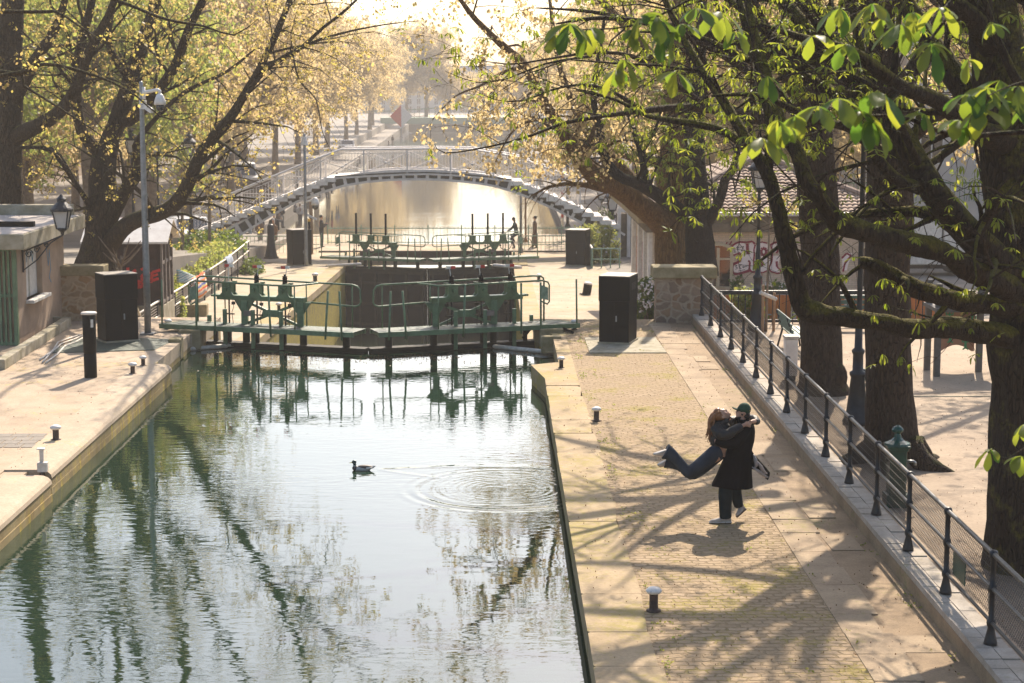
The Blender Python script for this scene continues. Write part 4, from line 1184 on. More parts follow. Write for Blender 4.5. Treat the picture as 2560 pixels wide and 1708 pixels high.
rb([(1080, 350), (1160, 300), (1300, 310)], 34); rb([(1090, 350), (1120, 440), (1110, 600), (1060, 720), (1090, 775), (1200, 810), (1250, 800), (1245, 750), (1190, 700)], 24)
rb([(1215, 340), (1210, 430), (1180, 480)], 30); rb([(1185, 610), (1190, 700)], 38); rb([(1300, 320), (1270, 430), (1330, 500), (1270, 560), (1300, 640), (1330, 700), (1290, 800)], 24); rb([(1330, 500), (1360, 480)], 50); rb([(1300, 800), (1400, 720), (1470, 700)], 36)
rb([(1440, 420), (1400, 560), (1460, 690), (1560, 780), (1640, 600), (1620, 300), (1560, 260)], 26)
rb([(600, 800), (602, 890)], 22); rb([(945, 800), (945, 990)], 12)
mb.build('graffiti_outline', M['maroon'], wg, off)
mb = MB(); rb([(2250, 560), (2330, 480), (2400, 520), (2300, 640), (2270, 780)], 30); mb.build('graffiti_outline', M['maroon'], wg2, off)
mb = MB()
rb2 = lambda pts: scrib(mb, pts, 9 * s_, gf2, .006)
gf2 = Fn(lambda x, y: GP(x, y, .016), (0, 1, 0))
for pts in ([(490, 380), (492, 445), (525, 440)], [(520, 392), (570, 380)], [(545, 360), (548, 440)], [(585, 385), (650, 365), (610, 440), (655, 435)], [(485, 465), (530, 460)],
            [(510, 680), (540, 675), (515, 700), (550, 720), (515, 745)], [(570, 670), (585, 740)], [(610, 660), (575, 700), (610, 735)], [(640, 690), (660, 700), (640, 720), (632, 700), (640, 690)], [(660, 700), (712, 683)], [(560, 770), (670, 745)]):
    rb2(pts)
mb.build('tag_writing', M['ink'], wg, off)
# ------------------------------------------------------------------ black railing and orange hoarding at the playground end
off = Vector((8.5, 47.8, 0))
e = empty('railing', off, 0, 'black railing with a thick top rail across the end of the playground', 'railing')
mb = MB(); mb.bar((5.75, 47.8, .83), (12.5, 47.8, .83), .09, .11); mb.build('top_rail', M['iron'], e, off, bevel=.02)
mb = MB(); mb.bar((5.75, 47.8, .08), (12.5, 47.8, .08), .05, .07); mb.build('bottom_rail', M['iron'], e, off)
for k in range(38):
    x = 5.8 + k * .178
    mb = MB(); mb.tube([(x, 47.8, 0), (x, 47.8, .8)], [.014, .014], 6, cap=False); mb.build('baluster', M['iron'], e, off)
off = Vector((8.5, 49.6, -1))
e = empty('hoarding', off, 0, 'orange plank hoarding with white posts behind the black railing', 'hoarding')
mb = MB(); x = 5.9
while x < 12.6:
    if int((x - 5.9) / .16) % 9 != 4: mb.span(x, x + .15, 49.5, 49.54, -1.5, .56)
    x += .16
mb.build('planks', M['orange'], e, off)
x = 5.9 + 4 * .16
while x < 12.6:
    mb = MB(); mb.span(x + .02, x + .13, 49.46, 49.52, -1.5, .6); mb.build('post', M['hose'], e, off); x += 9 * .16
mb = MB(); mb.span(5.9, 12.6, 49.45, 49.56, .57, .65); mb.build('top_board', M['hose'], e, off)
mb = MB()
for k in range(7): mb.span(6.25 + k * .95, 6.5 + k * .95, 49.47, 49.495, .02, .05)
mb.build('fittings', M['zinc'], e, off)
# ------------------------------------------------------------------ park lamps, stakes, benches, bin, pump, play panel
def lamp_post(loc, h, label, s=1.0, grp='black park lamp posts', name='street_lamp'):
    e = empty(name, loc, 0, label, 'street lamp', grp)
    mb = MB(); mb.lathe([(.26, 0), (.26, .08), (.235, .1), (.235, .16), (.20, .2), (.165, .5), (.125, .88), (.15, .92), (.15, .97), (.10, 1.0), (.095, 1.3), (.12, 1.34), (.12, 1.38), (.075, 1.42), (.065, 1.9), (.05, 2.1), (.042, h - .3), (.06, h - .28), (.05, h - .2), (.03, h - .1)], 18)
    mb.build('post', M['iron'], e, None, True)
    a, g = MB(), MB(); lantern(a, g, (0, 0, h), s)
    ln = a.build('lantern', M['iron'], e); g.build('glass', M['lampglass'], ln)
    return e
q = G(1887, 826); lamp_post((q.x + .05, q.y, 0), 3.55, 'black park lamp beside the young tree and black railing')
q = G(2141, 1060); lamp_post((q.x, q.y, 0), 6.4, 'black park lamp with flared base between the two large trunks', 1.1)
stk = G(1905, 829)
e = empty('tree_stake', (stk.x, stk.y, 0), 0, 'pair of wooden stakes with a cross bar holding a young tree', 'tree stakes')
mb = MB(); mb.tube([(-.02, -.2, 0), (-.02, -.2, 1.2)], [.04, .035], 8); mb.build('stake', M['stake'], e)
mb = MB(); mb.tube([(.3, .05, 0), (.3, .05, .98)], [.04, .035], 8); mb.build('stake', M['stake'], e)
mb = MB(); mb.tube([(-.1, -.26, 1.02), (.34, .0, .82)], [.05, .05], 8); mb.build('cross_bar', M['hose'], e)
def bench(loc, rz, L, label):
    e = empty('park_bench', loc, rz, label, 'bench', 'green slatted park benches')
    mb = MB()
    for k in range(4): mb.box((0, -.02 + k * .11, .44), (L, .085, .035))
    mb.build('seat', M['benchgreen'], e, bevel=.006)
    mb = MB()
    for k in range(3): mb.box((0, -.09 - k * .035, .56 + k * .13), (L, .03, .10), rx=R(-16))
    mb.build('backrest', M['benchgreen'], e, bevel=.006)
    for x in (-L / 2 + .2, L / 2 - .2):
        mb = MB(); mb.tube([(x, .38, 0), (x, .3, .4), (x, -.05, .42), (x, -.2, .88)], [.025] * 4, 8); mb.tube([(x, -.05, .42), (x, -.16, 0)], [.025, .025], 8)
        mb.build('leg', M['iron'], e, None, True)
    return e
q = G(1942, 862); bench((q.x + .15, 43.0, 0), R(-90), 2.0, 'green slatted bench in front of the young staked tree')
q = G(2150, 1058); bench((q.x + .45, 34.0, 0), R(-86), 1.6, 'green slatted bench half hidden behind the middle trunk')
q = A(2145, 765, 46.6); bench((9.3, 46.7, 0), R(180), 1.9, 'teal slatted bench backing onto the black railing')
q = A(1995, 935, 38.6)
e = empty('litter_bin', (6.25, 38.7, 0), 0, 'pale square litter bin stand beside the left trunk', 'litter bin')
mb = MB(); mb.box((0, 0, .5), (.26, .3, .78)); mb.build('body', M['step'], e, bevel=.01)
mb = MB(); mb.box((0, 0, .93), (.3, .34, .06)); mb.build('lid', M['hose'], e, bevel=.01)
mb = MB(); mb.box((0, 0, .06), (.2, .22, .12)); mb.build('foot', M['iron'], e)
q = Vector((5.98, 27.0, 0))
e = empty('water_pump', q, 0, 'dark green cast iron water post with domed finial behind the fence', 'water pump')
mb = MB()
mb.box((0, 0, .1), (.34, .34, .2)); mb.box((0, 0, .5), (.25, .25, .7)); mb.box((0, 0, .87), (.29, .29, .05)); mb.box((0, 0, .91), (.34, .34, .045))
mb.build('column', M['pumpgreen'], e, bevel=.015)
mb = MB(); mb.lathe([(.20, .93), (.19, .96), (.10, 1.0), (.06, 1.04), (.045, 1.1), (.05, 1.11), (.085, 1.13), (.09, 1.16), (.06, 1.2), (.02, 1.225)], 12); mb.build('finial', M['pumpgreen'], e)
mb = MB(); mb.tube([(.12, 0, .68), (.24, -.02, .68), (.27, -.02, .66), (.27, -.02, .62)], [.022] * 4, 8); mb.build('spout', M['steel'], e, None, True)
mb = MB(); mb.tube([(-.12, 0, .7), (-.17, 0, .7)], [.03, .03], 10); mb.build('button', M['iron'], e)
a, b, c = G(2317, 925), G(2446, 929), G(2341, 941)
off = Vector((a.x, a.y, 0))
e = empty('play_panel', off, 0, 'brown playground panel with green shapes on dark posts', 'play equipment')
for q, nm in ((a, 1), (b, 1), (c, 1), (Vector((b.x + .1, b.y - 1.1, 0)), 1)):
    mb = MB(); mb.box((q.x, q.y, 1.0), (.13, .13, 2.0)); mb.build('post', M['playpost'], e, off, bevel=.01)
mb = MB(); pts = [(a.x + .28, 1.35), (b.x - .06, 1.35), (b.x - .06, .42)]
for i in range(9):
    t_ = i / 8; pts.append((b.x - .12 - (b.x - .4 - a.x) * t_, .42 + .14 * math.sin(math.pi * t_)))
pts.append((a.x + .28, .42))
mb.plate([(x, a.y - .02, z) for x, z in pts], .04); pl = mb.build('panel', M['playbrown'], e, off)
for cx, cz in ((a.x + .48, .75), (a.x + .82, .6), (a.x + .45, 1.2), (a.x + .95, 1.1)):
    mb = MB()
    mb.tube([(cx, a.y - .045, cz - .12), (cx, a.y - .045, cz + .06)], [.035, .02], 8)
    for s in (-1, 1):
        mb.tube([(cx, a.y - .045, cz + .02), (cx + s * .07, a.y - .045, cz + .03), (cx + s * .08, a.y - .045, cz + .1)], [.016] * 3, 6); mb.tube([(cx, a.y - .045, cz - .1), (cx + s * .06, a.y - .045, cz - .14)], [.018] * 2, 6)
    mb.ell((cx, a.y - .045, cz + .09), (.035, .012, .03), 8, 6)
    mb.build('green_shape', M['playgreen'], pl, off)
mb = MB()
for dx in (.1, .18): mb.tube([(a.x + dx, a.y - .3, 1.9), (a.x + dx + .02, a.y - .3, .35)], [.012, .012], 6)
for z in (.4, .6, .85, 1.1): mb.ell((a.x + .14, a.y - .3, z), .035, 8, 6)
mb.build('rope_net', M['iron'], e, off)
mb = MB(); mb.box((a.x + .6, a.y - .5, 1.45), (1.4, 1.2, .08)); mb.build('platform', M['playpost'], e, off)
mb = MB(); mb.bar((7.2, 36.6, .0), (16, 36.6, .0), .06, .03); tag(mb.build('ground_edging', M['concrete']), kind='structure')
# ------------------------------------------------------------------ iron footbridge
M['brunder'] = mat('weathered_iron_stringer', (.20, .17, .14), (.11, .095, .08), 4, .8)
YB = 95.5; YB2 = 98.0
lo = [(553, 612), (597, 590), (632, 568), (687, 534), (741, 505), (801, 482), (861, 464), (916, 455), (970, 450), (1020, 448.3), (1071, 448.3), (1110, 450), (1156, 454), (1200, 459), (1238, 466), (1280, 478), (1320, 493), (1393, 526), (1456, 558), (1505, 585), (1546, 612)]
LO = [A(px, py, YB) for px, py in lo]
def depth(i): return .40 if 6 <= i <= 13 else .40 + .02 * (abs(i - 9.5) - 3.5)
off = Vector((-5, YB, -2.5))
fb = empty('footbridge', off, 0, 'grey iron arched footbridge with stone steps over the far end of the lock', 'footbridge')
for Yk in (YB, YB2):
    mb = MB(); web = MB()
    P = [Vector((p.x, Yk, p.z)) for p in LO]
    U = []
    for i, p in enumerate(P):
        t = (P[min(i + 1, len(P) - 1)] - P[max(i - 1, 0)]).normalized(); nrm = Vector((-t.z, 0, t.x)); U.append(p + nrm * (depth(i) + .06))
    for i in range(len(P) - 1):
        mb.bar(P[i], P[i + 1], .22, .11); mb.bar(U[i], U[i + 1], .22, .11)
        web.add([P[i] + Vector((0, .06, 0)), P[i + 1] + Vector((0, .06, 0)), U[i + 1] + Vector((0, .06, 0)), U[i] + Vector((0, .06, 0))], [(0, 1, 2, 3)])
    # verticals every .58 m along the arc
    acc = 0; nxt = .0
    for i in range(len(P) - 1):
        L = (P[i + 1] - P[i]).length
        while nxt <= acc + L:
            k = (nxt - acc) / L
            mb.bar(P[i].lerp(P[i + 1], k), U[i].lerp(U[i + 1], k), .16, .19, up=(0, 1, 0)); nxt += .60
        acc += L
    mb.build('arch_rib', M['brgrey'], fb, off)
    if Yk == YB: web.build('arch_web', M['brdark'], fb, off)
dk = [(837, 441), (930, 436), (1000, 432.5), (1071, 431), (1140, 434.5), (1210, 441), (1279, 449)]
D = [A(px, py, YB) for px, py in dk]
mb = MB()
for a, b in zip(D, D[1:]): mb.bar(Vector((a.x, (YB + YB2) / 2, a.z)), Vector((b.x, (YB + YB2) / 2, b.z)), YB2 - YB + .3, .07)
mb.build('deck', M['step'], fb, off)
for yy in (YB - .12, YB2 + .12):
    mb = MB()
    for a, b in zip(D, D[1:]): mb.bar(Vector((a.x, yy, a.z - .05)), Vector((b.x, yy, b.z - .05)), .06, .16)
    mb.build('deck_edge', M['brgrey'], fb, off)
SL0, SL1 = A(837, 441, YB), A(478, 586, YB)
SR0, SR1 = A(1279, 449, YB), A(1546, 566, YB)
for S0, S1, n, dirx in ((SL0, SL1, 18, -1), (SR0, SR1, 12, 1)):
    for k in range(n):
        t_ = (k + .5) / n
        c = S0.lerp(S1, t_); L = abs(S1.x - S0.x) / n
        mb = MB(); w = L * 1.25; h = abs(S0.z - S1.z) / n
        prof = [(-w / 2, .03), (w / 2 - .02, .03), (w / 2 + .05, -.03), (w / 2 + .05, -.13), (w / 2 - .05, -.2), (-w / 2, -.2)]
        pts = [(c.x + dirx * a, c.z + b) for a, b in prof]
        vs = [(x, YB - .3, z) for x, z in pts] + [(x, YB2 + .22, z) for x, z in pts]; m_ = len(prof)
        fs = [tuple(range(m_ - 1, -1, -1)), tuple(range(m_, 2 * m_))] + [(i, (i + 1) % m_, m_ + (i + 1) % m_, m_ + i) for i in range(m_)]
        mb.add(vs, fs); mb.build('step', M['step'], fb, off)
for S0, S1 in ((SL0, SL1), (SR0, SR1)):
    for yy in (YB - .05, YB2 + .05):
        mb = MB()
        mb.bar(Vector((S0.x, yy, S0.z - .27)), Vector((S1.x, yy, S1.z - .27)), .12, .12)
        n = 17 if S0 is SL0 else 11
        for k in range(n):
            c = Vector((S0.x, yy, S0.z)).lerp(Vector((S1.x, yy, S1.z)), (k + .5) / n); mb.bar(c + Vector((0, 0, -.3)), c + Vector((0, 0, -.1)), .06, .12)
        mb.build('stringer', M['brunder'], fb, off)
# struts between stringer and arch rib
mb = MB()
for px, py0, py1 in ((760, 476, 494), (700, 500, 525), (640, 524, 560), (590, 545, 592), (1340, 478, 500), (1420, 512, 538)):
    mb.bar(A(px, py0, YB), A(px, py1, YB), .1, .12)
mb.build('strut', M['brgrey'], fb, off)
# railings: stair flights and crown, both sides
top = [(475, 528), (640, 459), (767, 407), (853, 374), (905, 374), (1071, 372), (1180, 374), (1290, 392), (1420, 440), (1546, 505)]
for Yk, nm in ((YB - .12, 'railing'), (YB2 + .12, 'railing')):
    T = [Vector((A(px, py, YB).x, Yk, A(px, py, YB).z)) for px, py in top]
    def base_at(x):
        pts = [SL1] + [SL0] + D[1:-1] + [SR0] + [SR1]
        for a, b in zip(pts, pts[1:]):
            if a.x <= x <= b.x: return a.z + (b.z - a.z) * (x - a.x) / (b.x - a.x)
        return pts[0].z if x < pts[0].x else pts[-1].z
    def top_at(x):
        for a, b in zip(T, T[1:]):
            if a.x <= x <= b.x: return a.z + (b.z - a.z) * (x - a.x) / (b.x - a.x)
        return T[-1].z
    mb = MB(); mb.tube(T, [.06] * len(T), 8); mb.tube([p + Vector((0, 0, -.2)) for p in T], [.018] * len(T), 6)
    x = T[0].x + .1; xs = []
    while x < T[-1].x: xs.append(x); x += 2.22
    for x in xs: mb.bar((x, Yk, base_at(x) - .1), (x, Yk, top_at(x)), .08, .09)
    for xa, xb in zip(xs, xs[1:]):
        ba, bb, ta, tb = base_at(xa) + .08, base_at(xb) + .08, top_at(xa) - .2, top_at(xb) - .2
        mb.bar((xa, Yk, ba), (xb, Yk, tb), .03, .035); mb.bar((xa, Yk, ta), (xb, Yk, bb), .03, .035)
        mb.bar((xa, Yk, ba), (xb, Yk, bb), .05, .06); mb.ell(((xa + xb) / 2, Yk, (ba + bb + ta + tb) / 4), .07, 8, 6)
        for k in range(1, 14):
            q = xa + (xb - xa) * k / 14
            mb.bar((q, Yk, base_at(q) + .08), (q, Yk, top_at(q) - .2), .016, .016)
    mb.build(nm, M['brgrey'], fb, off)
# right abutment frame and left abutment block
q = A(1545, 612, YB)
mb = MB()
for yy in (YB, YB2):
    for k, dx in enumerate((.05, .55, 1.0, 1.45)): mb.span(q.x + dx - .09, q.x + dx + .09, yy - .1 - .0, yy + .1, qz(95), q.z + 1.9 - k * .1)
    mb.span(q.x - .02, q.x + 1.6, yy - .11, yy + .11, q.z + 1.7, q.z + 1.9)
mb.build('abutment_post', M['brgrey'], fb, off)
mb = MB(); mb.span(q.x + .1, q.x + 1.5, YB + .15, YB2 - .15, -3.2, q.z + 1.6); mb.build('abutment', M['cornice'], fb, off)
ql = A(553, 612, YB)
mb = MB(); mb.span(ql.x - 2.6, ql.x - .1, YB - .3, YB2 + .3, -3.4, ql.z + .5); mb.build('abutment', M['concrete'], fb, off)
# two lanterns on the abutment
q = A(1545, 512, 93); wall_lantern((6.15, 93.5, A(1545, 540, 93).z), A(1531, 529, 93), 'black lantern on a scrolled bracket beside the stone eave, nearer of two', 1.35)
wall_lantern((6.25, 96.6, A(1545, 506, 96).z), A(1504, 502, 96), 'black lantern over the lowest right bridge steps, further of two', 1.3)
# ------------------------------------------------------------------ swing road bridge behind the far gate
off = Vector((-3, 102, -3))
sb = empty('swing_bridge', off, 0, 'low road bridge with green hooped railing crossing behind the far gate', 'road bridge')
mb = MB(); mb.span(-9.5, 9.5, 99.6, 105.4, -3.6, -2.96); mb.build('deck', M['lower'], sb, off)
mb = MB(); mb.span(-9.5, 9.5, 99.5, 99.75, -3.2, -2.82); mb.build('kerb_beam', M['rust'], sb, off)
mb = MB()
mb.tube([(-9.5, 105.2, -2.05), (9.5, 105.2, -2.05)], [.03, .03], 6); mb.tube([(-9.5, 105.2, -2.85), (9.5, 105.2, -2.85)], [.025, .025], 6)
x = -9.5
while x < 9.5:
    mb.bar((x, 105.2, -2.95), (x, 105.2, -2.05), .016, .016)
    n = 6
    for i in range(n):
        a0, a1 = math.pi * i / n, math.pi * (i + 1) / n
        mb.bar((x + .1 - .1 * math.cos(a0), 105.2, -2.05 + .1 * math.sin(a0)), (x + .1 - .1 * math.cos(a1), 105.2, -2.05 + .1 * math.sin(a1)), .014, .014)
    x += .2
x = -9.5
while x < 9.6: mb.bar((x, 105.2, -2.95), (x, 105.2, -1.85), .06, .06); x += 1.9
mb.build('far_railing', M['greenlt'], sb, off)
mb = MB()
for xa, xb in ((-14, -9.4), (1.6, 9.5)):
    mb.tube([(xa, 99.3, -2.0), (xb, 99.3, -2.0)], [.03, .03], 6); mb.tube([(xa, 99.3, -2.45), (xb, 99.3, -2.45)], [.02, .02], 6)
    x = xa
    while x <= xb: mb.bar((x, 99.3, -2.97), (x, 99.3, -2.0), .02, .02); x += .22
mb.build('near_railing', M['greenlt'], sb, off)
# little poles near the crossing
def pole(px, py0, py1, Y, r, m, name, label, cat, bands=None):
    a, b = A(px, py0, Y), A(px, py1, Y)
    e = empty(name, b, 0, label, cat)
    mb = MB(); mb.tube([b, a], [r, r * .85], 8); mb.build('pole', M[m], e, b, True)
    if bands:
        mb = MB()
        n = 6
        for k in range(0, n): mb.tube([b.lerp(a, .15 + .8 * k / n), b.lerp(a, .15 + .8 * (k + .5) / n)], [r * 1.06, r * 1.06], 8)
        mb.build('bands', M[bands], e, b)
    else:
        mb = MB(); mb.lathe([(r * 1.9, 0), (r * 1.9, .1), (r * 1.2, .25)], 10, b); mb.build('base', M[m], e, b)
    return e
pole(1302, 478, 632, 98.6, .075, 'steel', 'sign_pole', 'grey pole in front of the seated cyclist', 'pole')
pole(1314, 470, 606, 101, .06, 'stake', 'sign_pole', 'slim brown pole between the cyclist and the woman in a long coat', 'pole')
pole(1406, 420, 566, 108, .07, 'white', 'barrier_pole', 'red and white striped pole seen through the right bridge steps', 'pole', 'red')
pole(1419, 370, 570, 108, .09, 'iron', 'lamp_pole', 'tall dark pole beside the red and white striped pole', 'pole')
q = A(678, 646, 92)
e = empty('bell_bollard', q, 0, 'dark flared iron bollard left of the distant black cabinet', 'bollard')
mb = MB(); mb.lathe([(.36, 0), (.3, .15), (.2, .7), (.17, 1.2), (.17, 1.62), (.1, 1.7)], 14); mb.build('shaft', M['iron'], e, None, True)
mb = MB(); mb.lathe([(.38, 0), (.38, .08)], 14); mb.build('foot', M['iron'], e)
q = A(1470, 660, 90)
e = empty('metal_fence', (5.2, 90.5, qz(90)), 0, 'slanting green sheet metal fence beside the flowering bush by the bridge foot', 'fence')
a = A(1458, 583, 100); b = A(1481, 622, 88); 
off = Vector((5.2, 90.5, qz(90)))
mb = MB(); b2 = Vector((b.x, b.y, b.z - 1.0)); a2 = Vector((a.x, a.y, a.z - 1.05)); mb.plate([a, b, b2, a2], .05); mb.build('sheet', M['greenlt'], e, off)
mb = MB(); mb.tube([a, b], [.05, .05], 8); mb.build('top_rail', M['white'], e, off)
c = Vector((b.x + 1.3, b.y, b.z)); mb = MB(); mb.tube([b, c], [.035, .035], 6); mb.tube([b + Vector((0, 0, -.5)), c + Vector((0, 0, -.5))], [.025, .025], 6)
for k in range(4): mb.tube([b.lerp(c, k / 3), b.lerp(c, k / 3) + Vector((0, 0, -1.0))], [.03, .03], 6)
mb.build('side_rail', M['greenlt'], e, off)
block('stone_block', (4.5, 92.6, qz(92)), (.7, .6, .55), .2, 'pale stone lump at the foot of the slanting green fence', 'stone block', M['step'])
block('service_box', (4.9, 96, qz(96)), (.95, .6, 1.05), 0, 'pale green service box behind the slanting fence', 'service box', M['greenlt'])
# ------------------------------------------------------------------ trees
M['bark_chest'] = barkmat('chestnut_bark', (.085, .054, .034), (.034, .021, .013), .25, 1.0)
M['bark_moss'] = barkmat('mossy_chestnut_bark', (.060, .041, .025), (.026, .017, .011), .9, 1.0, (.17, .145, .022))
M['bark_plane'] = barkmat('ochre_plane_bark', (.26, .155, .06), (.12, .068, .032), .05, .7)
M['bark_dark'] = barkmat('dark_bark', (.036, .027, .020), (.018, .013, .010), .3, 1.0)
M['bark_left'] = barkmat('left_tree_bark', (.105, .075, .043), (.045, .032, .02), .45, .9, (.12, .105, .03))
M['bark_far'] = mat('far_bark', (.22, .165, .11), (.14, .10, .07), 5, .9)
M['leaf_chest'] = leafmat('chestnut_leaf', (.040, .085, .014), (.075, .12, .018), (.26, .34, .02), (.48, .48, .05), .5)
M['leaf_near'] = leafmat('near_chestnut_leaf', (.022, .065, .016), (.05, .095, .018), (.10, .22, .02), (.44, .46, .04), .5)
M['leaf_young'] = leafmat('young_yellow_leaf', (.13, .11, .03), (.16, .10, .045), (.56, .50, .10), (.70, .50, .20), .55)
M['leaf_gold'] = leafmat('hazed_gold_plane_leaf', (.20, .15, .07), (.16, .115, .055), (.70, .52, .24), (.72, .58, .30), .58)  # golden leaf colour paled to imitate haze over the distance
M['leaf_green'] = leafmat('fresh_green_leaf', (.06, .09, .025), (.09, .10, .03), (.28, .36, .07), (.48, .45, .11), .58)
M['leaf_bush'] = leafmat('bush_leaf', (.03, .06, .018), (.07, .10, .02), (.12, .22, .03), (.3, .36, .03), .35)
M['petal'] = mat('white_petal', (.75, .72, .68), (.6, .56, .5), 9, .7)

def tmpl_chest(nl=6, droop=.9, L=1.0, wd=.2, seed=0):
    rr = random.Random(seed); V = []; F = []
    for k in range(nl):
        a = 2 * math.pi * (k + rr.uniform(-.2, .2)) / nl
        dr = droop * rr.uniform(.6, 1.25); l = L * rr.uniform(.65, 1.15)
        rad = Vector((math.cos(a), math.sin(a), 0)); tan = Vector((-math.sin(a), math.cos(a), 0))
        def pt(s, wv, dz=0):
            ang = dr * (.55 + .75 * s)
            p = rad * (s * l * math.cos(ang)) + Vector((0, 0, -s * l * math.sin(ang)))
            return p + tan * (wv * l) + Vector((0, 0, dz * l))
        o = len(V); sk = rr.uniform(-.04, .04)
        V.append(pt(.03, 0))
        for s_, wq in ((.28, .4), (.55, .85), (.76, 1.0), (.91, .62)):
            V += [pt(s_, wd * wq + sk * s_, .035), pt(s_, sk * s_, -.03), pt(s_, -wd * wq + sk * s_, .035)]
        V.append(pt(1.0, sk))
        F += [(o, o + 2, o + 1), (o, o + 3, o + 2)]
        for q in range(3):
            i = o + 1 + q * 3
            F += [(i, i + 1, i + 4), (i, i + 4, i + 3), (i + 1, i + 2, i + 5), (i + 1, i + 5, i + 4)]
        i = o + 10; F += [(i, i + 1, i + 3), (i + 1, i + 2, i + 3)]
    return np.array([tuple(v) for v in V]), np.array(F)
def tmpl_clump(nq, spread, size, seed=0, droop=.5):
    rr = random.Random(seed); V = []; F = []
    for k in range(nq):
        c = Vector((rr.gauss(0, spread), rr.gauss(0, spread), rr.gauss(0, spread) * .8 - .1 * spread))
        a = rr.uniform(0, 6.28); t = rr.uniform(-1.2, .5) - droop * .4
        d = Vector((math.cos(a) * math.cos(t), math.sin(a) * math.cos(t), math.sin(t))); s = d.cross(Vector((rr.gauss(0, 1), rr.gauss(0, 1), rr.gauss(0, 1)))).normalized()
        l = size * rr.uniform(.7, 1.2); wv = l * rr.uniform(.35, .5); o = len(V)
        V += [c, c + d * (l * .5) + s * wv, c + d * l, c + d * (l * .5) - s * wv]
        F += [(o, o + 1, o + 2), (o, o + 2, o + 3)]
    return np.array([tuple(v) for v in V]), np.array(F)
def scatter(name, pos, tmpls, smin, smax, m, parent, off, seed, kindstuff=False):
    rg = np.random.default_rng(seed); pos = np.asarray(pos, dtype=float) - np.array(off)
    Vs = []; Fs = []; o = 0; N = len(pos)
    if N == 0: return None
    which = rg.integers(0, len(tmpls), N)
    for t_i, (tv, tf) in enumerate(tmpls):
        p = pos[which == t_i]; n = len(p)
        if not n: continue
        yaw = rg.uniform(0, 2 * np.pi, n); s = rg.uniform(smin, smax, n); tx = rg.normal(0, .3, n); ty = rg.normal(0, .3, n)
        cy, sy = np.cos(yaw), np.sin(yaw)
        x = tv[None, :, 0] * cy[:, None] - tv[None, :, 1] * sy[:, None]; y = tv[None, :, 0] * sy[:, None] + tv[None, :, 1] * cy[:, None]; z = np.repeat(tv[None, :, 2], n, 0)
        z2 = z + x * tx[:, None] + y * ty[:, None]
        v = np.stack([x, y, z2], -1) * s[:, None, None] + p[:, None, :]
        f = tf[None] + (np.arange(n) * len(tv))[:, None, None] + o
        Vs.append(v.reshape(-1, 3)); Fs.append(f.reshape(-1, tf.shape[1])); o += n * len(tv)
    return np_mesh(name, np.concatenate(Vs), np.concatenate(Fs), m, parent)
CHEST = [tmpl_chest(6, .65, 1, .13, seed=1), tmpl_chest(5, .95, 1, .14, seed=2), tmpl_chest(7, .5, 1, .12, seed=3), tmpl_chest(4, 1.1, 1, .13, seed=4), tmpl_chest(5, .25, 1, .13, seed=5)]
YOUNG = [tmpl_clump(7, .26, .62, 1), tmpl_clump(6, .3, .7, 2), tmpl_clump(9, .28, .55, 3)]
PLANE = [tmpl_clump(7, .55, .55, 11), tmpl_clump(8, .6, .5, 12), tmpl_clump(6, .5, .6, 13)]
def smooth_path(pts, rad, step=.35):
    pts = [Vector(p) for p in pts]; out = []; ro = []
    n = len(pts)
    for i in range(n - 1):
        p0 = pts[max(i - 1, 0)]; p1 = pts[i]; p2 = pts[i + 1]; p3 = pts[min(i + 2, n - 1)]
        m = max(2, int((p2 - p1).length / step))
        for k in range(m):
            t = k / m; t2 = t * t; t3 = t2 * t
            out.append(.5 * ((2 * p1) + (p2 - p0) * t + (2 * p0 - 5 * p1 + 4 * p2 - p3) * t2 + (3 * p1 - p0 - 3 * p2 + p3) * t3))
            ro.append(rad[i] + (rad[i + 1] - rad[i]) * t)
    out.append(pts[-1]); ro.append(rad[-1])
    return out, ro
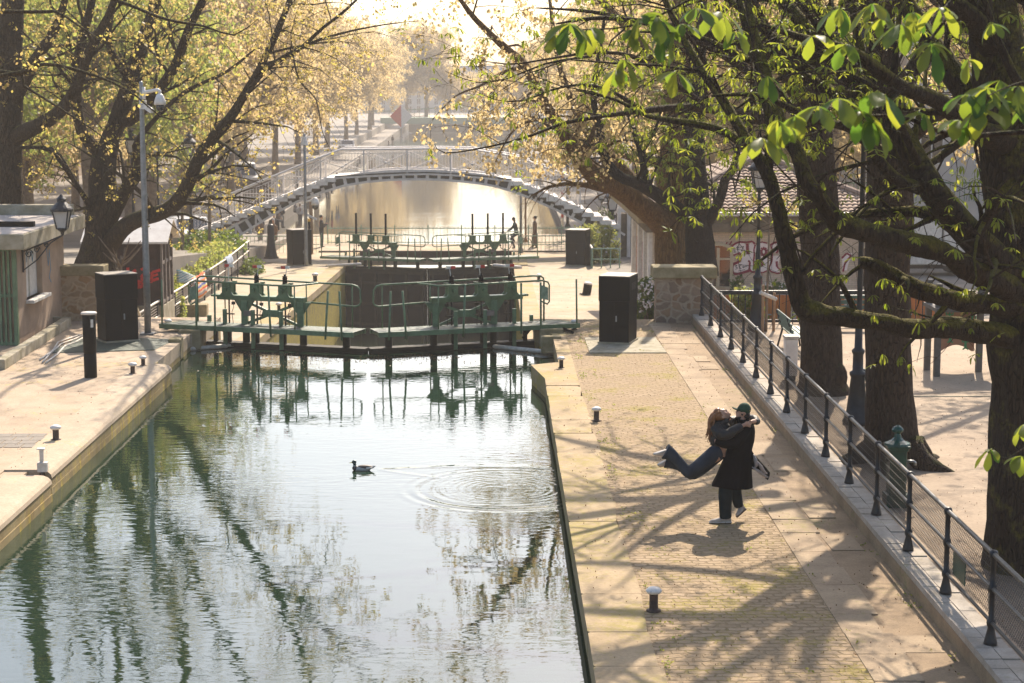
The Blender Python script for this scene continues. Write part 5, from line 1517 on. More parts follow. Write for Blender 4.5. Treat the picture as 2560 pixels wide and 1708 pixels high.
class Tree:
    def __init__(s, seed): s.rng = random.Random(seed); s.wood = MB(); s.fine = MB(); s.tips = []; s.seed = seed
    def limb(s, pts, rad, n=12, rough=.06, step=.35, mb=None):
        pts, rad = smooth_path(pts, rad, step)
        mb = mb or s.wood; o = len(mb.v)
        mb.tube(pts, rad, n)
        for i in range(o, len(mb.v)):
            v = Vector(mb.v[i]); k = (i - o) // n
            if k >= len(pts): break
            c = pts[k]; d = v - c
            if n > 16:
                dd = d.normalized(); d = d * (1 + .05 * mnoise.noise(Vector((dd.x * 5.5, dd.y * 5.5, v.z * .55 + s.seed))) + .03 * mnoise.noise(Vector((dd.x * 11, dd.y * 11, v.z * 1.4))))
            q = 1 + rough * (mnoise.noise(v * 2.3 + Vector((s.seed, 0, 0))) * 1.6 + mnoise.noise(v * 7) * .8)
            mb.v[i] = tuple(c + d * q)
        return pts, rad
    def twigs(s, pts, rad, level, P):
        """children along a path; P lists per level: (per_metre, length, radius_factor, up, droop, start)"""
        if level >= len(P): return
        pm, ln, rf, up, droop, st = P[level][:6]
        rng = s.rng; tot = 0; acc = rng.uniform(0, 1 / pm) if pm else 1e9
        L = sum((b - a).length for a, b in zip(pts, pts[1:])); done = 0
        for i in range(len(pts) - 1):
            seg = pts[i + 1] - pts[i]; sl = seg.length
            if sl < 1e-5: continue
            while acc <= done + sl:
                t = acc / L; acc += rng.uniform(.5, 1.5) / pm
                if t < st: continue
                p = pts[i] + seg * ((acc - done) / sl if 0 <= (acc - done) / sl <= 1 else .5)
                tg = seg / sl; pr = tg.orthogonal().normalized(); pr = (Quaternion(tg, rng.uniform(0, 6.283)) @ pr)
                d = (tg * rng.uniform(.3, .8) + pr * rng.uniform(.6, 1.0) + Vector((0, 0, up * rng.uniform(.4, 1.3)))).normalized()
                l = ln * rng.uniform(.55, 1.25) * (1.05 - .45 * t); r = max(.004, rad[i] * rf * rng.uniform(.7, 1.1))
                s.branch(p, d, l, r, level, P, droop)
            done += sl
        # the path's own end grows on
    def branch(s, p, d, l, r, level, P, droop):
        rng = s.rng; n = 5 if level < 2 else 4; q = [Vector(p)]; rr = [r]; dd = Vector(d)
        for k in range(n):
            dd = (dd + Vector((rng.gauss(0, .16), rng.gauss(0, .16), rng.gauss(0, .13) - droop * (k + 1) / n))).normalized()
            q.append(q[-1] + dd * (l / n)); rr.append(max(.0028, r * (1 - .82 * (k + 1) / n)))
        (s.wood if r > .03 else s.fine).tube(q, rr, 7 if r > .05 else (5 if r > .015 else 3), cap=False)
        last = level == len(P) - 1
        if last or (len(P[level]) > 6 and P[level][6]):
            dens = P[level][7] if len(P[level]) > 7 else 4
            m = max(1, int(l * dens))
            for k in range(m):
                u = rng.uniform(.3, 1.0); i = min(int(u * n), n - 1)
                s.tips.append(q[i].lerp(q[i + 1], u * n - i) + Vector((rng.gauss(0, .05), rng.gauss(0, .05), rng.gauss(0, .04))))
            s.tips.append(q[-1])
        if not last: s.twigs(q, rr, level + 1, P)
    def done(s, name, label, base, bark, leaf, tm, smin, smax, group=None, cat='tree', crown='crown', zthin=None, zmin=None, cap=None):
        base = Vector(base)
        e = empty(name, base, 0, label, cat, group)
        s.wood.build('trunk', M[bark], e, base, True)
        if s.fine.v: s.fine.build('twigs', M[bark if bark != 'bark_moss' else 'bark_chest'], e, base)
        tips = s.tips; print("TIPS", name, s.seed, len(tips), len(s.fine.v), len(s.wood.v))
        if zmin is not None: tips = [t for t in tips if t.z > zmin]
        if zthin: tips = [t for t in tips if t.z < zthin or s.rng.random() < .22]
        if cap and len(tips) > cap: tips = s.rng.sample(tips, cap)
        if tips and leaf: scatter(crown, [tuple(t) for t in tips], tm, smin, smax, M[leaf], e, base, s.seed)
        return e
def L(lst):   # [(px, py, Y), ...] photo sight lines at their own distance
    return [A(a, b, c) for a, b, c in lst]
PCH = [(1.5, 2.5, .42, .25, .15, .12), (2.5, 1.4, .5, .15, .12, .08), (3.2, .7, .55, .1, .05, .1, True, 1.8)]
# big mossy chestnut at the right edge
T = Tree(31)
tr = [(2590, 1445, 23.5), (2588, 1380, 23.5), (2588, 1200, 23.5), (2588, 1000, 23.6), (2582, 860, 23.6), (2578, 700, 23.6), (2552, 500, 23.7), (2520, 300, 23.9), (2490, 100, 24.1), (2465, -150, 24.4), (2450, -500, 24.6)]
T.limb(L(tr), [.80, .64, .58, .56, .58, .52, .46, .40, .34, .27, .15], 36, .05, .2)
limbs = {
 'a': ([(2570, 850, 23.4), (2480, 835, 23.1), (2382, 820, 22.8), (2287, 822, 22.4), (2207, 808, 22.2), (2127, 796, 22.1), (2054, 786, 22), (2006, 762, 22), (1987, 703, 22), (1971, 633, 22), (1955, 560, 22), (1920, 439, 22.1), (1876, 366, 22.2)], [.2, .155, .125, .12, .12, .115, .12, .115, .105, .098, .092, .085, .075]),
 'a1': ([(1880, 372, 22.2), (1810, 256, 22.6), (1748, 165, 23), (1690, 60, 23.4), (1640, -60, 23.8), (1600, -220, 24.4)], [.07, .06, .052, .042, .034, .02]),
 'a2': ([(1895, 398, 22.2), (1815, 330, 22.6), (1700, 304, 23), (1620, 290, 23.6), (1540, 250, 24), (1440, 225, 24.6)], [.06, .055, .042, .03, .02, .01]),
 'a3': ([(1918, 435, 22.1), (1927, 322, 22.3), (1905, 220, 22.5), (1865, 73, 22.8), (1830, -80, 23.2), (1800, -260, 23.6)], [.065, .06, .055, .045, .035, .02]),
 'b': ([(2580, 770, 23.4), (2480, 762, 23.0), (2398, 752, 22.7), (2303, 729, 22.5), (2223, 684, 22.3), (2172, 659, 22.2), (2150, 656, 22.2)], [.18, .135, .115, .108, .098, .088, .07]),
 'c': ([(2570, 745, 23.4), (2446, 684, 22.6), (2350, 630, 22.1), (2239, 598, 21.6), (2143, 572, 21.3), (2089, 553, 21.2), (2052, 500, 21.1), (2016, 452, 21.1), (1993, 384, 21.2), (1956, 311, 21.4), (1925, 220, 21.7), (1890, 100, 22), (1850, -80, 22.4)], [.2, .15, .135, .125, .115, .11, .1, .095, .085, .078, .068, .055, .04]),
 'd': ([(2600, 720, 23.6), (2510, 678, 23.2), (2446, 607, 22.8), (2382, 537, 22.6), (2334, 480, 22.4), (2249, 329, 22.6), (2176, 238, 22.8), (2066, 128, 23.2), (1990, 40, 23.5), (1900, -80, 24), (1800, -260, 24.6)], [.3, .24, .2, .18, .165, .14, .125, .1, .085, .065, .04]),
 'e': ([(2545, 430, 23.8), (2470, 300, 24.2), (2395, 200, 24.4), (2310, 80, 24.8), (2240, -40, 25.1), (2170, -180, 25.4)], [.25, .19, .16, .13, .1, .06]),
 'f': ([(2540, 360, 23.8), (2450, 330, 23.0), (2350, 255, 22.4), (2250, 215, 22), (2130, 130, 21.6), (2020, 100, 21.2), (1900, 60, 21)], [.2, .14, .11, .09, .07, .05, .02]),
 'j': ([(2330, 480, 22.4), (2260, 400, 22.8), (2200, 280, 23.2), (2150, 120, 23.6), (2120, -60, 24)], [.12, .1, .085, .06, .035]),
 'k': ([(2176, 238, 22.8), (2100, 240, 23.2), (1990, 180, 23.6), (1870, 150, 24), (1740, 90, 24.4), (1600, 80, 24.8)], [.1, .08, .062, .045, .03, .012]),
 'l': ([(2066, 128, 23.2), (1980, 130, 23.8), (1850, 20, 24.4), (1760, -40, 25)], [.08, .065, .05, .03]),
 'h': ([(2500, 150, 24), (2440, 60, 23.6), (2350, -20, 23.2), (2260, -120, 22.8)], [.2, .15, .11, .06]),
 'i': ([(2530, 380, 23.8), (2600, 250, 23.4), (2680, 120, 23)], [.22, .16, .1]),
 'g': ([(2300, 470, 22.5), (2230, 440, 22), (2140, 330, 21.6), (2040, 300, 21), (1900, 240, 20.6), (1780, 240, 20.2)], [.09, .07, .055, .045, .03, .014]),
}
for k, (p, r) in limbs.items():
    q, rr_ = T.limb(L(p), r, 14 if k not in 'abc' else 20, .08 if k not in 'abc' else .2, .18 if k not in 'abc' else .07)
    if k == 'b': T.twigs(q, rr_, 1, PCH)
    elif k in ('a', 'c'):
        h = len(q) // 2; T.twigs(q[h:], rr_[h:], 0, [(.6, 1.8, .4, .3, .1, .0)] + PCH[1:])
        T.twigs(q[:h], [.03] * h, 1, [None, (.9, .9, .3, -.1, .2, .1), (2.0, .5, .5, .1, .1, .1, True, 1.6)])
    else: T.twigs(q, rr_, 0, PCH)
for p, r in (([(7.2, 23.8, 8), (5.2, 25, 9.4), (3.1, 26, 10.4), (1, 27, 11)], [.2, .15, .1, .04]), ([(7.2, 23.8, 9.5), (5.6, 22.4, 11), (3.8, 21.5, 12), (1.8, 21, 12.6)], [.18, .13, .09, .03]), ([(7.1, 23.8, 7.2), (5.4, 26.2, 8.6), (4.4, 28.5, 9.4), (3.6, 31, 9.8)], [.18, .13, .09, .03])):  # limbs added above the frame to throw branch shadows on the quay
    q, rr_ = T.limb([Vector(v) for v in p], r, 10, .08, .3); T.twigs(q, rr_, 0, PCH)
T.done('chestnut_tree', 'huge chestnut at the right edge with three mossy limbs reaching left', G(2590, 1445), 'bark_moss', 'leaf_chest', CHEST, .075, .14, 'chestnut trees along the playground', zthin=8.4, cap=1100)
# middle chestnut
T = Tree(32)
q, r = T.limb(L([(2236, 1165, 30.7), (2230, 1120, 30.7), (2226, 1050, 30.7), (2222, 900, 30.7), (2218, 700, 30.7), (2226, 520, 30.7), (2222, 350, 30.8), (2210, 180, 31), (2195, 0, 31.2), (2180, -200, 31.5), (2170, -500, 31.5)]), [.66, .48, .41, .38, .37, .40, .36, .28, .23, .18, .1], 36, .05, .25)
for a in range(5):
    an = a * 1.26 + .3; c = G(2236, 1160); T.limb([c + Vector((math.cos(an) * .35, math.sin(an) * .35, .32)), c + Vector((math.cos(an + .12) * .6, math.sin(an + .12) * .6, .08)), c + Vector((math.cos(an + .3) * .95, math.sin(an + .3) * .95, -.04)), c + Vector((math.cos(an + .35) * 1.25, math.sin(an + .35) * 1.25, -.14))], [.2, .15, .09, .05], 12, .25, .1)
for p, r in (([(2220, 420, 30.8), (2150, 260, 30.6), (2080, 120, 30.4), (2010, -30, 30.2), (1950, -200, 30)], [.2, .16, .13, .1, .05]),
             ([(2218, 330, 30.8), (2100, 220, 29.6), (1960, 150, 28.4), (1800, 95, 27.4), (1640, 60, 26.6), (1500, 45, 26), (1390, 60, 25.6)], [.16, .12, .1, .075, .05, .03, .01]),
             ([(2215, 300, 30.9), (2290, 160, 31.2), (2370, 0, 31.6), (2440, -200, 32)], [.18, .14, .11, .06]),
             ([(2222, 400, 30.8), (2330, 300, 30.2), (2450, 230, 29.6), (2600, 180, 29)], [.14, .1, .08, .05])):
    q, rr_ = T.limb(L(p), r, 12, .08, .22); T.twigs(q, rr_, 0, PCH)
for p, r in (([(6.6, 30.9, 7.5), (4.6, 30.2, 8.7), (2.3, 29.7, 9.6), (-.2, 29.5, 10.2)], [.2, .15, .1, .03]), ([(6.6, 30.9, 8.6), (5, 32.6, 10.1), (3.2, 34.2, 11.2), (1.4, 35.6, 11.8)], [.2, .15, .1, .03]), ([(6.6, 30.9, 6.9), (5.3, 29.2, 7.9), (3.7, 27.8, 8.8), (1.9, 26.8, 9.2)], [.17, .13, .09, .03]), ([(6.6, 30.9, 7.8), (5.4, 33, 8.8), (3.6, 34.2, 9.4), (1.6, 33.8, 9.8)], [.16, .12, .08, .03])):  # extra overhead limbs, out of view, added to shade the path
    q, rr_ = T.limb([Vector(v) for v in p], r, 10, .08, .3); T.twigs(q, rr_, 0, PCH)
T.done('chestnut_tree', 'tall brown chestnut standing behind the dark green water post', G(2236, 1165), 'bark_chest', 'leaf_chest', CHEST, .085, .15, 'chestnut trees along the playground', zthin=8.0, cap=800)
# left chestnut of the playground
T = Tree(33)
T.limb(L([(2056, 990, 37.1), (2054, 950, 37.1), (2052, 860, 37.1), (2050, 650, 37.1), (2044, 450, 37.1), (2036, 300, 37.3), (2015, 120, 37.6), (2000, -60, 38), (1990, -300, 38)]), [.6, .46, .41, .39, .38, .33, .26, .2, .1], 36, .06, .25)
bl = A(2092, 945, 36.9); T.wood.ell(bl, (.22, .2, .33), 12, 8)
for p, r in (([(2038, 340, 37.2), (1975, 200, 36.4), (1905, 60, 35.6), (1840, -90, 35), (1790, -250, 34.5)], [.2, .16, .12, .09, .05]),
             ([(2042, 380, 37.2), (1950, 315, 35.6), (1840, 282, 34), (1720, 268, 32.6), (1600, 278, 31.6), (1500, 292, 31), (1410, 308, 30.6), (1326, 340, 30.4), (1227, 366, 30.2), (1113, 383, 30), (1086, 360, 30)], [.16, .13, .105, .075, .05, .038, .028, .021, .015, .010, .005]),
             ([(1760, 262, 33), (1660, 190, 31.8), (1578, 140, 31), (1480, 132, 30.4), (1381, 146, 30), (1271, 161, 29.6), (1179, 146, 29.3)], [.06, .045, .034, .026, .018, .011, .005]),
             ([(1600, 270, 31.6), (1520, 225, 31), (1450, 212, 30.5), (1380, 225, 30.2), (1307, 252, 30), (1240, 250, 29.8), (1188, 228, 29.6)], [.04, .03, .024, .018, .013, .008, .004]),
             ([(1480, 140, 30.4), (1362, 160, 30.2), (1270, 196, 30), (1190, 206, 29.8), (1113, 178, 29.6)], [.024, .017, .012, .008, .004]),
             ([(2030, 250, 37.4), (2080, 100, 37.8), (2140, -60, 38.2), (2200, -260, 38.6)], [.18, .14, .1, .06]),
             ([(2040, 330, 37.2), (1900, 200, 36.5), (1760, 110, 36), (1620, 60, 35.6), (1480, 30, 35.2), (1340, 20, 35)], [.13, .1, .075, .055, .035, .012])):
    q, rr_ = T.limb(L(p), r, 10, .08, .25)
    T.twigs(q, rr_, 1 if r[0] < .07 else 0, [(.9, 2.4, .42, .2, .2, .15), (1.5, 1.2, .5, .15, .15, .1), (2.6, .6, .55, .1, .05, .15, True, 2.0)])
for p, r in (([(6.5, 37.4, 7.5), (4.1, 36.6, 8.9), (1.6, 36.2, 9.7), (-.5, 36, 10.1)], [.2, .15, .1, .03]), ([(6.5, 37.4, 8.6), (4.3, 39.2, 10.5), (2, 40.8, 11.5), (0, 42, 12)], [.2, .15, .1, .03]), ([(6.5, 37.4, 7.2), (5.2, 40, 8.7), (3.8, 43, 9.7), (2.4, 46, 10.2)], [.18, .14, .09, .03]), ([(6.5, 37.4, 9.5), (8, 40, 11), (9.5, 43, 12)], [.18, .12, .05])):  # high unseen limbs added for the shadow network on the ground
    q, rr_ = T.limb([Vector(v) for v in p], r, 10, .08, .3); T.twigs(q, rr_, 0, PCH)
T.done('chestnut_tree', 'chestnut left of the park lamp whose thin branches hang out over the lock', G(2056, 990), 'bark_chest', 'leaf_chest', CHEST, .10, .16, 'chestnut trees along the playground', zthin=8.0, cap=1900)
# near chestnut outside the frame on the right, its leafy twigs hang into the picture
T = Tree(34)
tx = Vector((6.6, 13.5, 0))
T.limb([tx, tx + Vector((0, 0, 2)), tx + Vector((.1, .1, 5)), tx + Vector((.0, .3, 8)), tx + Vector((.2, .4, 11))], [.55, .42, .36, .25, .12], 18, .05, .4)
NEAR = []
def hang(path, Y0, Y1, r0, clusters):
    n = len(path); p = [A(a, b, Y0 + (Y1 - Y0) * i / (n - 1)) for i, (a, b) in enumerate(path)]
    p = [tx + Vector((0, 0, 5.2 + random.Random(int(r0 * 1e4)).uniform(-.6, 1.2)))] + p
    T.limb(p, [.07] + [max(.004, r0 * (1 - .85 * i / (n - 1))) for i in range(n)], 8, .1, .2, T.fine)
    for cx, cy, yy in clusters: NEAR.append(A(cx, cy, yy))
hang([(2800, 380), (2560, 330), (2400, 345), (2280, 300), (2150, 290), (2060, 325), (1960, 355), (1900, 345)], 13.2, 11.6, .022,
     [(1905, 345, 11.6), (1960, 318, 11.7), (1985, 290, 11.9), (1945, 300, 11.6), (2045, 265, 12.0), (2095, 245, 12.1), (2155, 280, 12.2), (2210, 235, 12.2), (2180, 300, 12.2), (2310, 285, 12.5)])
hang([(2800, 200), (2620, 200), (2540, 210), (2470, 240)], 12.6, 11.4, .018, [(2420, 235, 11.5), (2470, 220, 11.5), (2510, 250, 11.6), (2545, 215, 11.7), (2440, 275, 11.5), (2560, 270, 11.6), (2500, 200, 11.8), (2400, 300, 11.6), (2590, 240, 11.8)])
hang([(2700, -200), (2380, 0), (2360, 55), (2285, 146), (2227, 212)], 13.0, 12.2, .02, [(2285, 30, 12.8), (2250, 60, 12.6), (2330, 110, 12.4), (2180, 10, 12.8), (2205, 45, 12.8), (2350, 20, 12.6)])
hang([(2700, -300), (2200, -120), (1800, -30), (1600, 60), (1440, 75)], 14.5, 13, .02, [(1390, 85, 13), (1425, 60, 13), (1470, 70, 13.1), (1600, 40, 13.3), (1560, 150, 13.2), (1540, 175, 13.2), (1660, 95, 13.4), (1700, 60, 13.5), (1640, 40, 13.4), (1690, 180, 13.6), (1740, 20, 13.6), (1585, 75, 13.3)])
hang([(2800, 1150), (2620, 1100), (2520, 1145), (2470, 1130)], 14.5, 14, .012, [(2475, 1125, 14), (2555, 1140, 14.2), (2560, 1060, 14.2)])
hang([(2750, -350), (2100, -150), (1950, 60), (1930, 90)], 15, 14, .015, [(1920, 190, 15), (2030, 90, 15), (2100, 20, 15), (1800, 30, 14.6), (1840, 80, 14.8), (2420, 150, 14), (2480, 60, 14), (2120, 110, 15)])
q, rr_ = T.limb([tx + Vector((0, 0, 6)), tx + Vector((-1, 1.5, 8.2)), tx + Vector((-2.3, 3, 9.6)), tx + Vector((-3.6, 4, 10.4))], [.2, .14, .1, .05], 10); T.twigs(q, rr_, 1, PCH)
q, rr_ = T.limb([tx + Vector((0, 0, 6)), tx + Vector((.5, 2.5, 7.4)), tx + Vector((.2, 4.5, 8.6))], [.2, .13, .06], 10); T.twigs(q, rr_, 0, PCH)
e = T.done('chestnut_tree', 'near chestnut whose large blurred leaves hang in at the upper right', tx, 'bark_chest', 'leaf_near', CHEST, .10, .16, 'chestnut trees along the playground', cap=60)
NT_ = [tmpl_chest(6, .8, 1.0, .22, seed=s) for s in (21, 22)] + [tmpl_chest(5, .45, 1.0, .23, seed=24), tmpl_chest(7, .6, 1.0, .2, seed=25), tmpl_chest(5, 1.0, 1.0, .21, seed=26)]
scatter('near_leaves', [tuple(p) for p in NEAR for _ in (0,)], NT_, .15, .25, M['leaf_near'], e, tx, 5)
# a chestnut added just outside the frame so its crown dapples the playground
T = Tree(35); tx = Vector((13.4, 44.5, 0))
T.limb([tx, tx + Vector((0, 0, 2.5)), tx + Vector((-.1, 0, 5)), tx + Vector((-.1, .2, 8)), tx + Vector((0, .2, 12))], [.5, .4, .36, .26, .1], 20, .06, .4)
for a in ((-3.5, -2, 3.5), (-4, 1.5, 4), (-1.5, -4, 4), (2, -3, 4), (-5, -3.5, 5.5), (-3, -5, 6), (1, 4, 4)):
    p0 = tx + Vector((0, .1, 4.6)); d = Vector(a); q, rr_ = T.limb([p0, p0 + d * .4 + Vector((0, 0, .6)), p0 + d], [.17, .12, .05], 9, .08, .3); T.twigs(q, rr_, 0, PCH)
T.done('chestnut_tree', 'chestnut added beyond the right edge, its crown dappling the playground with shade', tx, 'bark_chest', 'leaf_chest', CHEST, .11, .18, 'chestnut trees along the playground', cap=900)
# ochre plane tree and dark chestnut behind the right stone pillar
PPL = [(1.3, 3.2, .4, .15, .25, .12), (2.2, 1.9, .45, .0, .4, .08), (3.0, 1.0, .5, -.2, .4, .1, True, 3.0)]
T = Tree(41)
T.limb(L([(1684, 700, 56), (1683, 640, 56), (1682, 520, 56), (1686, 400, 56), (1692, 250, 56.2), (1702, 100, 56.5), (1712, -100, 57), (1720, -300, 57)]), [.62, .56, .52, .47, .4, .33, .25, .12], 20, .07, .3)
for p, r, lv in (([(1690, 590, 56), (1639, 545, 55.6), (1592, 504, 55.2), (1528, 459, 54.6), (1480, 432, 54.2), (1450, 398, 53.8), (1421, 348, 53.2), (1392, 305, 52.6), (1350, 240, 52), (1315, 168, 51.4), (1252, 110, 50.8), (1172, 29, 50), (1110, -70, 49.4)], [.4, .36, .33, .3, .27, .24, .2, .17, .15, .13, .1, .07, .03], 0),
                 ([(1600, 470, 55.2), (1520, 385, 55.6), (1470, 330, 56), (1420, 230, 56.4), (1390, 120, 57), (1370, -40, 57.5)], [.2, .17, .14, .11, .08, .04], 0),
                 ([(1690, 430, 56), (1640, 405, 56.5), (1580, 395, 57), (1500, 360, 57.5), (1440, 300, 58)], [.2, .16, .12, .08, .04], 0),
                 ([(1315, 168, 51.4), (1260, 180, 50.6), (1200, 215, 50), (1140, 240, 49.4), (1080, 300, 49)], [.07, .05, .035, .022, .008], 1),
                 ([(1392, 305, 52.6), (1340, 300, 52), (1290, 320, 51.5), (1250, 380, 51), (1230, 430, 50.8)], [.06, .045, .03, .02, .008], 1),
                 ([(1695, 230, 56.3), (1620, 130, 55.5), (1540, 40, 54.8), (1440, -60, 54)], [.2, .15, .11, .06], 0)):
    q, rr_ = T.limb(L(p), r, 12, .07, .3); T.twigs(q, rr_, lv, PPL)
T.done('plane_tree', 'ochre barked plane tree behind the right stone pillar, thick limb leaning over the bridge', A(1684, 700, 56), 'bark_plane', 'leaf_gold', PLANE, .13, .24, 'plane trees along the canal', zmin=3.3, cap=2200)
T = Tree(42)
T.limb(L([(1754, 690, 54.5), (1752, 640, 54.5), (1745, 540, 54.5), (1738, 440, 54.5), (1735, 340, 54.6), (1742, 220, 54.8), (1752, 80, 55), (1760, -120, 55.2)]), [.5, .44, .38, .34, .29, .24, .18, .08], 18, .07, .3)
for p, r, lv in (([(1756, 570, 54.5), (1780, 540, 54.3), (1802, 494, 54.2), (1812, 450, 54.1), (1834, 420, 54), (1850, 350, 53.9), (1880, 250, 53.8), (1900, 120, 53.6)], [.2, .16, .14, .125, .11, .09, .07, .03], 0),
                 ([(1735, 560, 54.4), (1692, 520, 54), (1600, 462, 53.2), (1545, 439, 52.8), (1509, 384, 52.6), (1498, 311, 52.4), (1483, 238, 52.4), (1500, 120, 52.4), (1520, -20, 52.4)], [.24, .21, .17, .15, .125, .1, .08, .055, .03], 0),
                 ([(1620, 478, 53.3), (1612, 440, 53.3), (1604, 384, 53.3), (1582, 322, 53.3), (1560, 230, 53.3), (1570, 110, 53.3)], [.13, .11, .1, .07, .05, .02], 0),
                 ([(1604, 384, 53.3), (1640, 320, 53), (1660, 240, 53)], [.06, .045, .02], 1)):
    q, rr_ = T.limb(L(p), r, 12, .09, .25); T.twigs(q, rr_, lv, PCH)
T.done('chestnut_tree', 'dark trunked chestnut right beside the ochre plane, fork rising in front of the tiled roof', A(1754, 690, 54.5), 'bark_dark', 'leaf_chest', CHEST, .13, .23, 'chestnut trees along the playground', cap=2400)
# many stemmed tree on the left, its companion and a near one outside the frame
PL = [(1.5, 3.0, .4, .25, .12, .1), (2.3, 1.7, .5, .2, .12, .08), (2.6, .9, .55, .1, .05, .1, True, 2.4)]
T = Tree(51)
q, r = T.limb(L([(238, 690, 54), (242, 655, 54), (250, 590, 54), (255, 500, 54), (257, 430, 54), (262, 390, 54)]), [.78, .6, .46, .40, .40, .34], 18, .06, .25)
for p, r, lv in (([(256, 440, 54), (250, 388, 54), (205, 329, 53.6), (190, 234, 53.4), (200, 120, 53.2), (230, 0, 53), (240, -160, 53), (215, -420, 53), (230, -700, 52)], [.24, .2, .17, .15, .13, .11, .09, .06, .02], 0),
                 ([(262, 400, 54), (276, 350, 54), (300, 285, 54), (329, 190, 54), (351, 121, 54), (384, 22, 54), (415, -140, 54), (400, -420, 54), (430, -760, 54)], [.33, .29, .26, .24, .2, .17, .14, .1, .03], 0),
                 ([(325, 200, 54), (290, 150, 53.6), (270, 102, 53.4), (282, 18, 53.2), (300, -100, 53)], [.12, .11, .1, .08, .04], 0),
                 ([(298, 300, 54), (325, 300, 53.8), (365, 262, 53.4), (432, 176, 53), (472, 73, 52.6), (512, -10, 52.2), (570, -140, 52), (610, -380, 51.5), (690, -640, 51)], [.2, .18, .16, .14, .12, .1, .08, .05, .02], 0),
                 ([(258, 590, 54), (311, 483, 53.4), (351, 415, 53), (338, 366, 52.8), (370, 318, 52.6), (457, 234, 52.2), (567, 179, 51.8), (640, 120, 51.5)], [.2, .19, .17, .1, .075, .06, .045, .02], 0),
                 ([(250, 650, 54), (318, 562, 53.2), (421, 523, 52.2), (468, 465, 51.6), (509, 373, 51), (564, 311, 50.6), (600, 256, 50.3), (651, 168, 50), (706, 48, 49.6), (750, -80, 49.2), (800, -280, 48.6), (880, -520, 48)], [.3, .25, .21, .19, .165, .14, .12, .1, .08, .06, .04, .015], 0),
                 ([(651, 168, 50), (732, 135, 49), (805, 72, 48), (870, 20, 47.2), (960, -70, 46.4)], [.07, .055, .045, .035, .014], 0),
                 ([(600, 256, 50.3), (677, 165, 49), (768, 112, 48), (860, 82, 47.2), (960, 62, 46.4), (1050, 52, 45.6)], [.065, .05, .04, .028, .018, .006], 0),
                 ([(732, 135, 49), (748, 200, 48.5), (790, 250, 48), (806, 330, 47.6), (830, 380, 47.4)], [.03, .022, .016, .012, .004], 1),
                 ([(250, 560, 54), (222, 512, 53.6), (176, 439, 53.2), (124, 377, 52.8), (48, 366, 52.4)], [.1, .085, .07, .05, .02], 1),
                 ([(468, 465, 51.6), (520, 430, 51.4), (570, 380, 51.2), (640, 330, 51)], [.07, .05, .035, .01], 1)):
    q, rr_ = T.limb(L(p), r, 12, .07, .25); T.twigs(q, rr_, lv, PL)
T.done('maple_tree', 'many stemmed young leafed tree behind the brown kiosk, leaning out towards the bridge', A(238, 690, 54), 'bark_left', 'leaf_young', YOUNG, .065, .135, 'young leafed trees on the left bank', zthin=9.0, cap=4800)
T = Tree(52)
T.limb(L([(12, 700, 52), (13, 600, 52), (15, 480, 52), (18, 300, 52), (24, 110, 52), (34, 0, 52), (44, -160, 52), (40, -480, 52), (60, -800, 52)]), [.66, .5, .46, .43, .36, .3, .24, .15, .04], 18, .06, .3)
for p, r, lv in (([(20, 360, 52), (60, 330, 51.6), (110, 307, 51.2), (160, 268, 50.8), (190, 220, 50.5), (227, 121, 50), (278, 22, 49.6), (320, -120, 49), (340, -400, 49)], [.26, .23, .2, .18, .16, .13, .1, .07, .02], 0),
                 ([(20, 280, 52), (60, 200, 51.6), (91, 146, 51.3), (146, 55, 51), (180, -80, 50.6)], [.24, .2, .16, .12, .05], 0),
                 ([(18, 300, 52), (-40, 200, 52), (-100, 60, 52)], [.2, .16, .1], 0),
                 ([(24, 370, 52), (128, 372, 51.5), (165, 410, 51.2), (190, 455, 51)], [.06, .045, .03, .012], 1)):
    q, rr_ = T.limb(L(p), r, 12, .07, .25); T.twigs(q, rr_, lv, PL)
T.done('maple_tree', 'thick trunked young leafed tree at the left edge behind the hut', A(12, 700, 52), 'bark_left', 'leaf_young', YOUNG, .065, .135, 'young leafed trees on the left bank', zthin=9.0, cap=2000)
T = Tree(53); tx = Vector((-11.6, 31.5, 0))
T.limb([tx, tx + Vector((0, 0, 2.5)), tx + Vector((.1, 0, 6)), tx + Vector((0, .2, 10))], [.5, .4, .32, .15], 14)
for p, r in (([(-160, 230, 31), (0, 190, 30.5), (110, 161, 30.2), (205, 179, 30), (278, 205, 29.8), (340, 240, 29.6), (400, 290, 29.4), (455, 300, 29.2), (490, 285, 29)], [.08, .035, .03, .025, .02, .016, .012, .009, .004]),
             ([(-160, -200, 31), (100, -60, 30), (307, 7, 29.4), (413, 48, 29), (512, 66, 28.8), (585, 88, 28.6), (644, 48, 28.4)], [.09, .05, .03, .022, .017, .012, .004]),
             ([(-160, 20, 31), (60, 30, 30.5), (140, 30, 30.2), (190, 60, 30), (235, 90, 29.8), (262, 110, 29.6)], [.07, .03, .022, .016, .01, .004]),
             ([(-160, 300, 31), (0, 178, 30.6), (60, 215, 30.4), (140, 265, 30.2), (240, 330, 30), (300, 380, 29.8)], [.06, .03, .024, .018, .012, .004]),
             ([(-100, -260, 31), (150, -120, 30.4), (330, -90, 30), (560, -60, 29.6)], [.1, .07, .05, .02])):
    q = L(p); q[0] = tx + Vector((.1, 0, q[0].z)) if q[0].x < -9 else q[0]
    q, rr_ = T.limb(q, r, 8, .1, .2, T.fine); T.twigs(q, rr_, 1, [None, (1.5, .9, .5, .1, .15, .12), (1.6, .45, .55, .1, .05, .2, True, 1.0)])
T.done('maple_tree', 'near tree outside the left edge whose bare twigs arch in at the upper left', tx, 'bark_left', 'leaf_young', YOUNG, .07, .13, 'young leafed trees on the left bank', cap=500)
